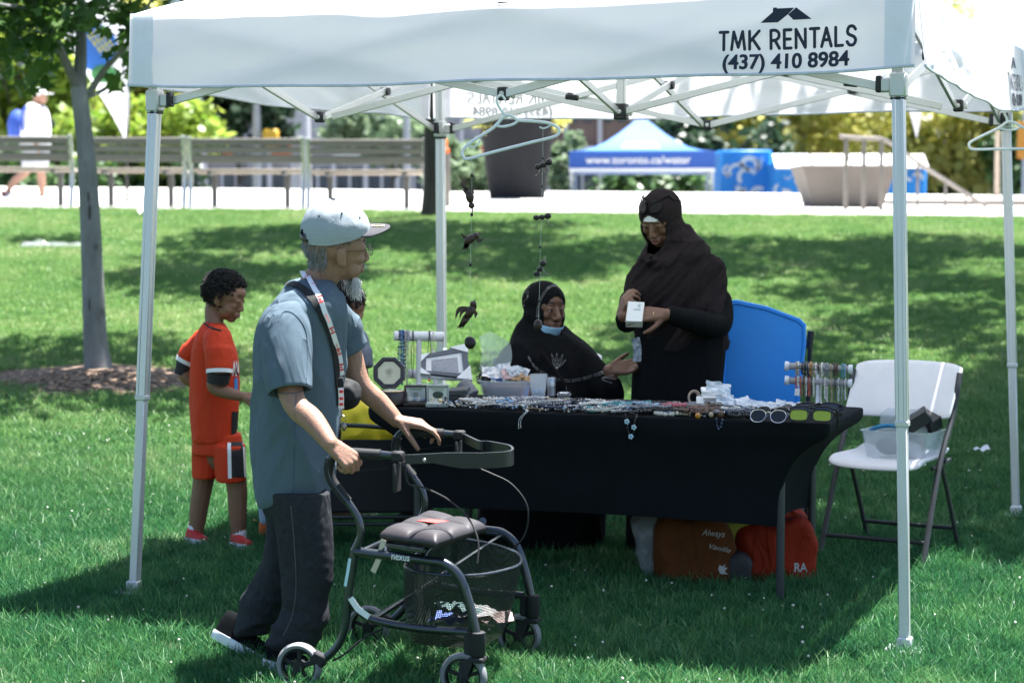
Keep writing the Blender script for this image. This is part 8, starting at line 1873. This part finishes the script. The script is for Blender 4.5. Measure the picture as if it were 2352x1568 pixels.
cm_ = cut(cm_, face_cut(sp2, sax, 1.0, .057, -.018, .088, .026)); cm_ = ev(cm_, [('SMOOTH', dict(iterations=2, factor=.4)), ('SOLIDIFY', dict(thickness=.003, offset=-1))])
abaya = link('hijab_robe', cm_, abm, sea, ang=0); at_ = BVHTree.FromPolygons([(v_.co + sea.location)[:] for v_ in cm_.vertices], [p.vertices[:] for p in cm_.polygons])
m = MB(); m.sheet(lambda a, b_: sp2(.006 + (.097 - .030 * b_) * math.cos((a - .5) * 2.7), .078 * math.sin((a - .5) * 2.7), -.050 - .022 * math.cos((a - .5) * 2.7) - .056 * b_ * math.cos((a - .5) * 2.4)), 20, 6, .0015, lambda a, b_: sax[0]); m.build('face_mask', M('pale blue mask', (.32, .56, .78), .8, var=.04), sea, ang=0)
rhm = M('rhinestone', (.80, .82, .85), .12, .6, var=0)
def c3(x, y): return x * .24 + 846.7, y * .24 + 611.5
m = MB()
def dots(pts, n, r=.0016, jit=0):
    uv = spline([V((*c3(*q), 0)) for q in pts], 12); rd_ = random.Random(n)
    for i in range(n):
        q = uv[int(i / max(1, n - 1) * (len(uv) - 1))]; p_, n_ = onto(at_, q.x + rd_.gauss(0, jit), q.y + rd_.gauss(0, jit), .001)
        if p_ is not None: m.ell(p_, (r,) * 3, seg=6, rings=4)
for o_ in (0, 16): dots([(1628 - o_, 480), (1630 - o_, 400), (1668 - o_, 290), (1728 - o_ * .7, 212 - o_ * .6), (1790, 190 - o_), (1850 + o_ * .3, 232 - o_), (1880, 300)], 38, .0015)
for o_ in (0, 14): dots([(1450 + o_, 330), (1470 + o_, 260), (1530 + o_, 160 + o_ * .6), (1600 + o_ * .4, 105 + o_), (1665, 92 + o_)], 30, .0013)
for pts in ([(1530, 300), (1510, 240), (1550, 160)], [(1480, 390), (1500, 320), (1530, 250)], [(1640, 120), (1670, 125)]): dots(pts, 12, .0012, 1.2)
for o_ in (0, 18): dots([(1530, 860 + o_), (1600, 960 + o_), (1750, 1050 + o_), (1900, 1085 + o_), (2050, 1065 + o_), (2200, 1020 + o_), (2245, 1005 + o_)], 64, .0013)
for ang_ in (-.75, -.35, 0, .4, .8):
    L_ = 150 if abs(ang_) < .5 else 120
    for o_ in (-.13, .13): dots([(1800, 980), (1800 + L_ * .5 * math.sin(ang_ + o_), 980 - L_ * .5 * math.cos(ang_ + o_)), (1800 + L_ * math.sin(ang_), 980 - L_ * math.cos(ang_))], 11, .0014)
dots([(1880, 1130), (1900, 1200)], 8, .0012)
m.build('rhinestones', rhm, abaya, ang=0, kind='stuff')
m = MB(); pa, na = path_on(at_, [c3(*q) for q in ((1650, 800), (1760, 950), (1850, 1080), (1955, 1225))], .003); m.ribbon(pa, .012, na, .001); m.build('bag_strap', M('dark crossbody strap', (.012, .010, .011), .8, spec=.1), sea)
m = MB(); q = P(1401, 862, 8.975)
for k in range(4): m.tube([q + V((.034 * math.cos(g), .030 * math.sin(g), -.010 * k + .012 * math.cos(g + k))) for g in np.linspace(0, 2 * PI, 19)[:-1]], .0014, 5, closed=True)
m.build('wire_bracelets', M('grey cord bracelet', (.20, .20, .22), .4), sea)

# ============ person walking on the plaza at far left
YP = 30.0
wz = plaza_z(P(80, 455, YP).x, YP)
wk = thing('person', 'person in white shirt and cap with blue backpack walking behind the benches', 'person', V((P(80, 455, YP).x, YP, wz)))
kx_ = head_axes((.95, -.25, -.05)); sk = MB(); kp, krt = head_mb(sk, P(92, 222, YP), kx_, 1.0)
taper(sk, [P(86, 225, YP), P(84, 250, YP), P(82, 300, YP), P(78, 345, YP)], [.055, .07, .13, .13]); taper(sk, [P(70, 255, 29.85), P(68, 295, 29.85), P(80, 325, 29.8), P(84, 335, 29.8)], [.055, .045, .035, .03])
hand(sk, P(84, 335, 29.8), (.3, 0, -.95), (-.9, -.3, -.2), 1)
taper(sk, [P(74, 345, YP), P(60, 392, YP), P(34, 415, YP), P(17, 440, YP)], [.09, .065, .055, .035]); taper(sk, [P(88, 345, YP), P(94, 395, YP), P(96, 430, YP), P(98, 452, YP)], [.09, .065, .055, .035])
wbo = link('body', remesh(sk, .008, 2, .5), M('warm tan skin', (.36, .20, .14), .55, var=.05), wk, ang=0); face_parts(wbo, kp, krt, 1.0, lip_e, blh)
m = MB(); m.loft(dense(sil([(345, 46, 116, .22), (300, 48, 116, .23), (262, 54, 112, .22), (243, 66, 102, .14)], YP, 2.2, 24), 3)); taper(m, [P(72, 252, 29.84), P(68, 290, 29.84)], [.10, .085]); link('shirt', remesh(m, .014, 3, .5), M('white cotton shirt', (.70, .70, .72), .85, var=.05), wk, ang=0)
m = MB(); m.loft(dense(sil([(392, 52, 106, .17), (370, 50, 112, .18), (340, 52, 114, .18)], YP, 2.2, 22), 3)); link('shorts', m.mesh(), M('pale grey shorts', (.45, .46, .50), .85), wk, ang=0)
m = MB(); m.ell(kp(-.01, 0, .045), (.104, .084, .078), krt); m.box(kp(.13, 0, .05), (.10, .14, .012), krt, .005); m.build('cap', wcap_ if False else M('white cotton shirt'), wk)
m = MB(); m.ell(P(41, 290, YP + .05), (.15, .17, .24)); m.box(P(36, 302, YP + .05), (.18, .30, .22), None, .06); m.tube(spline([P(60, 245, 29.8), P(52, 260, 29.75), P(52, 300, 29.78)], 4), .02, 6)
bp_ = m.build('backpack', M('blue backpack', (.03, .08, .38), .75), None, 'blue backpack on the walking person', 'backpack')
for (h0, h1, up_) in (((8, 452), (30, 440), (-.5, 0, .8)), ((86, 460), (118, 460), (0, 0, 1))):
    a_ = P(*h0, YP); b_ = P(*h1, YP); shoe(wk, a_ - V((0, 0, .03)), b_ - V((0, 0, .03)), up_, .10, .09, M('red brown shoe', (.25, .05, .04), .6), whs)
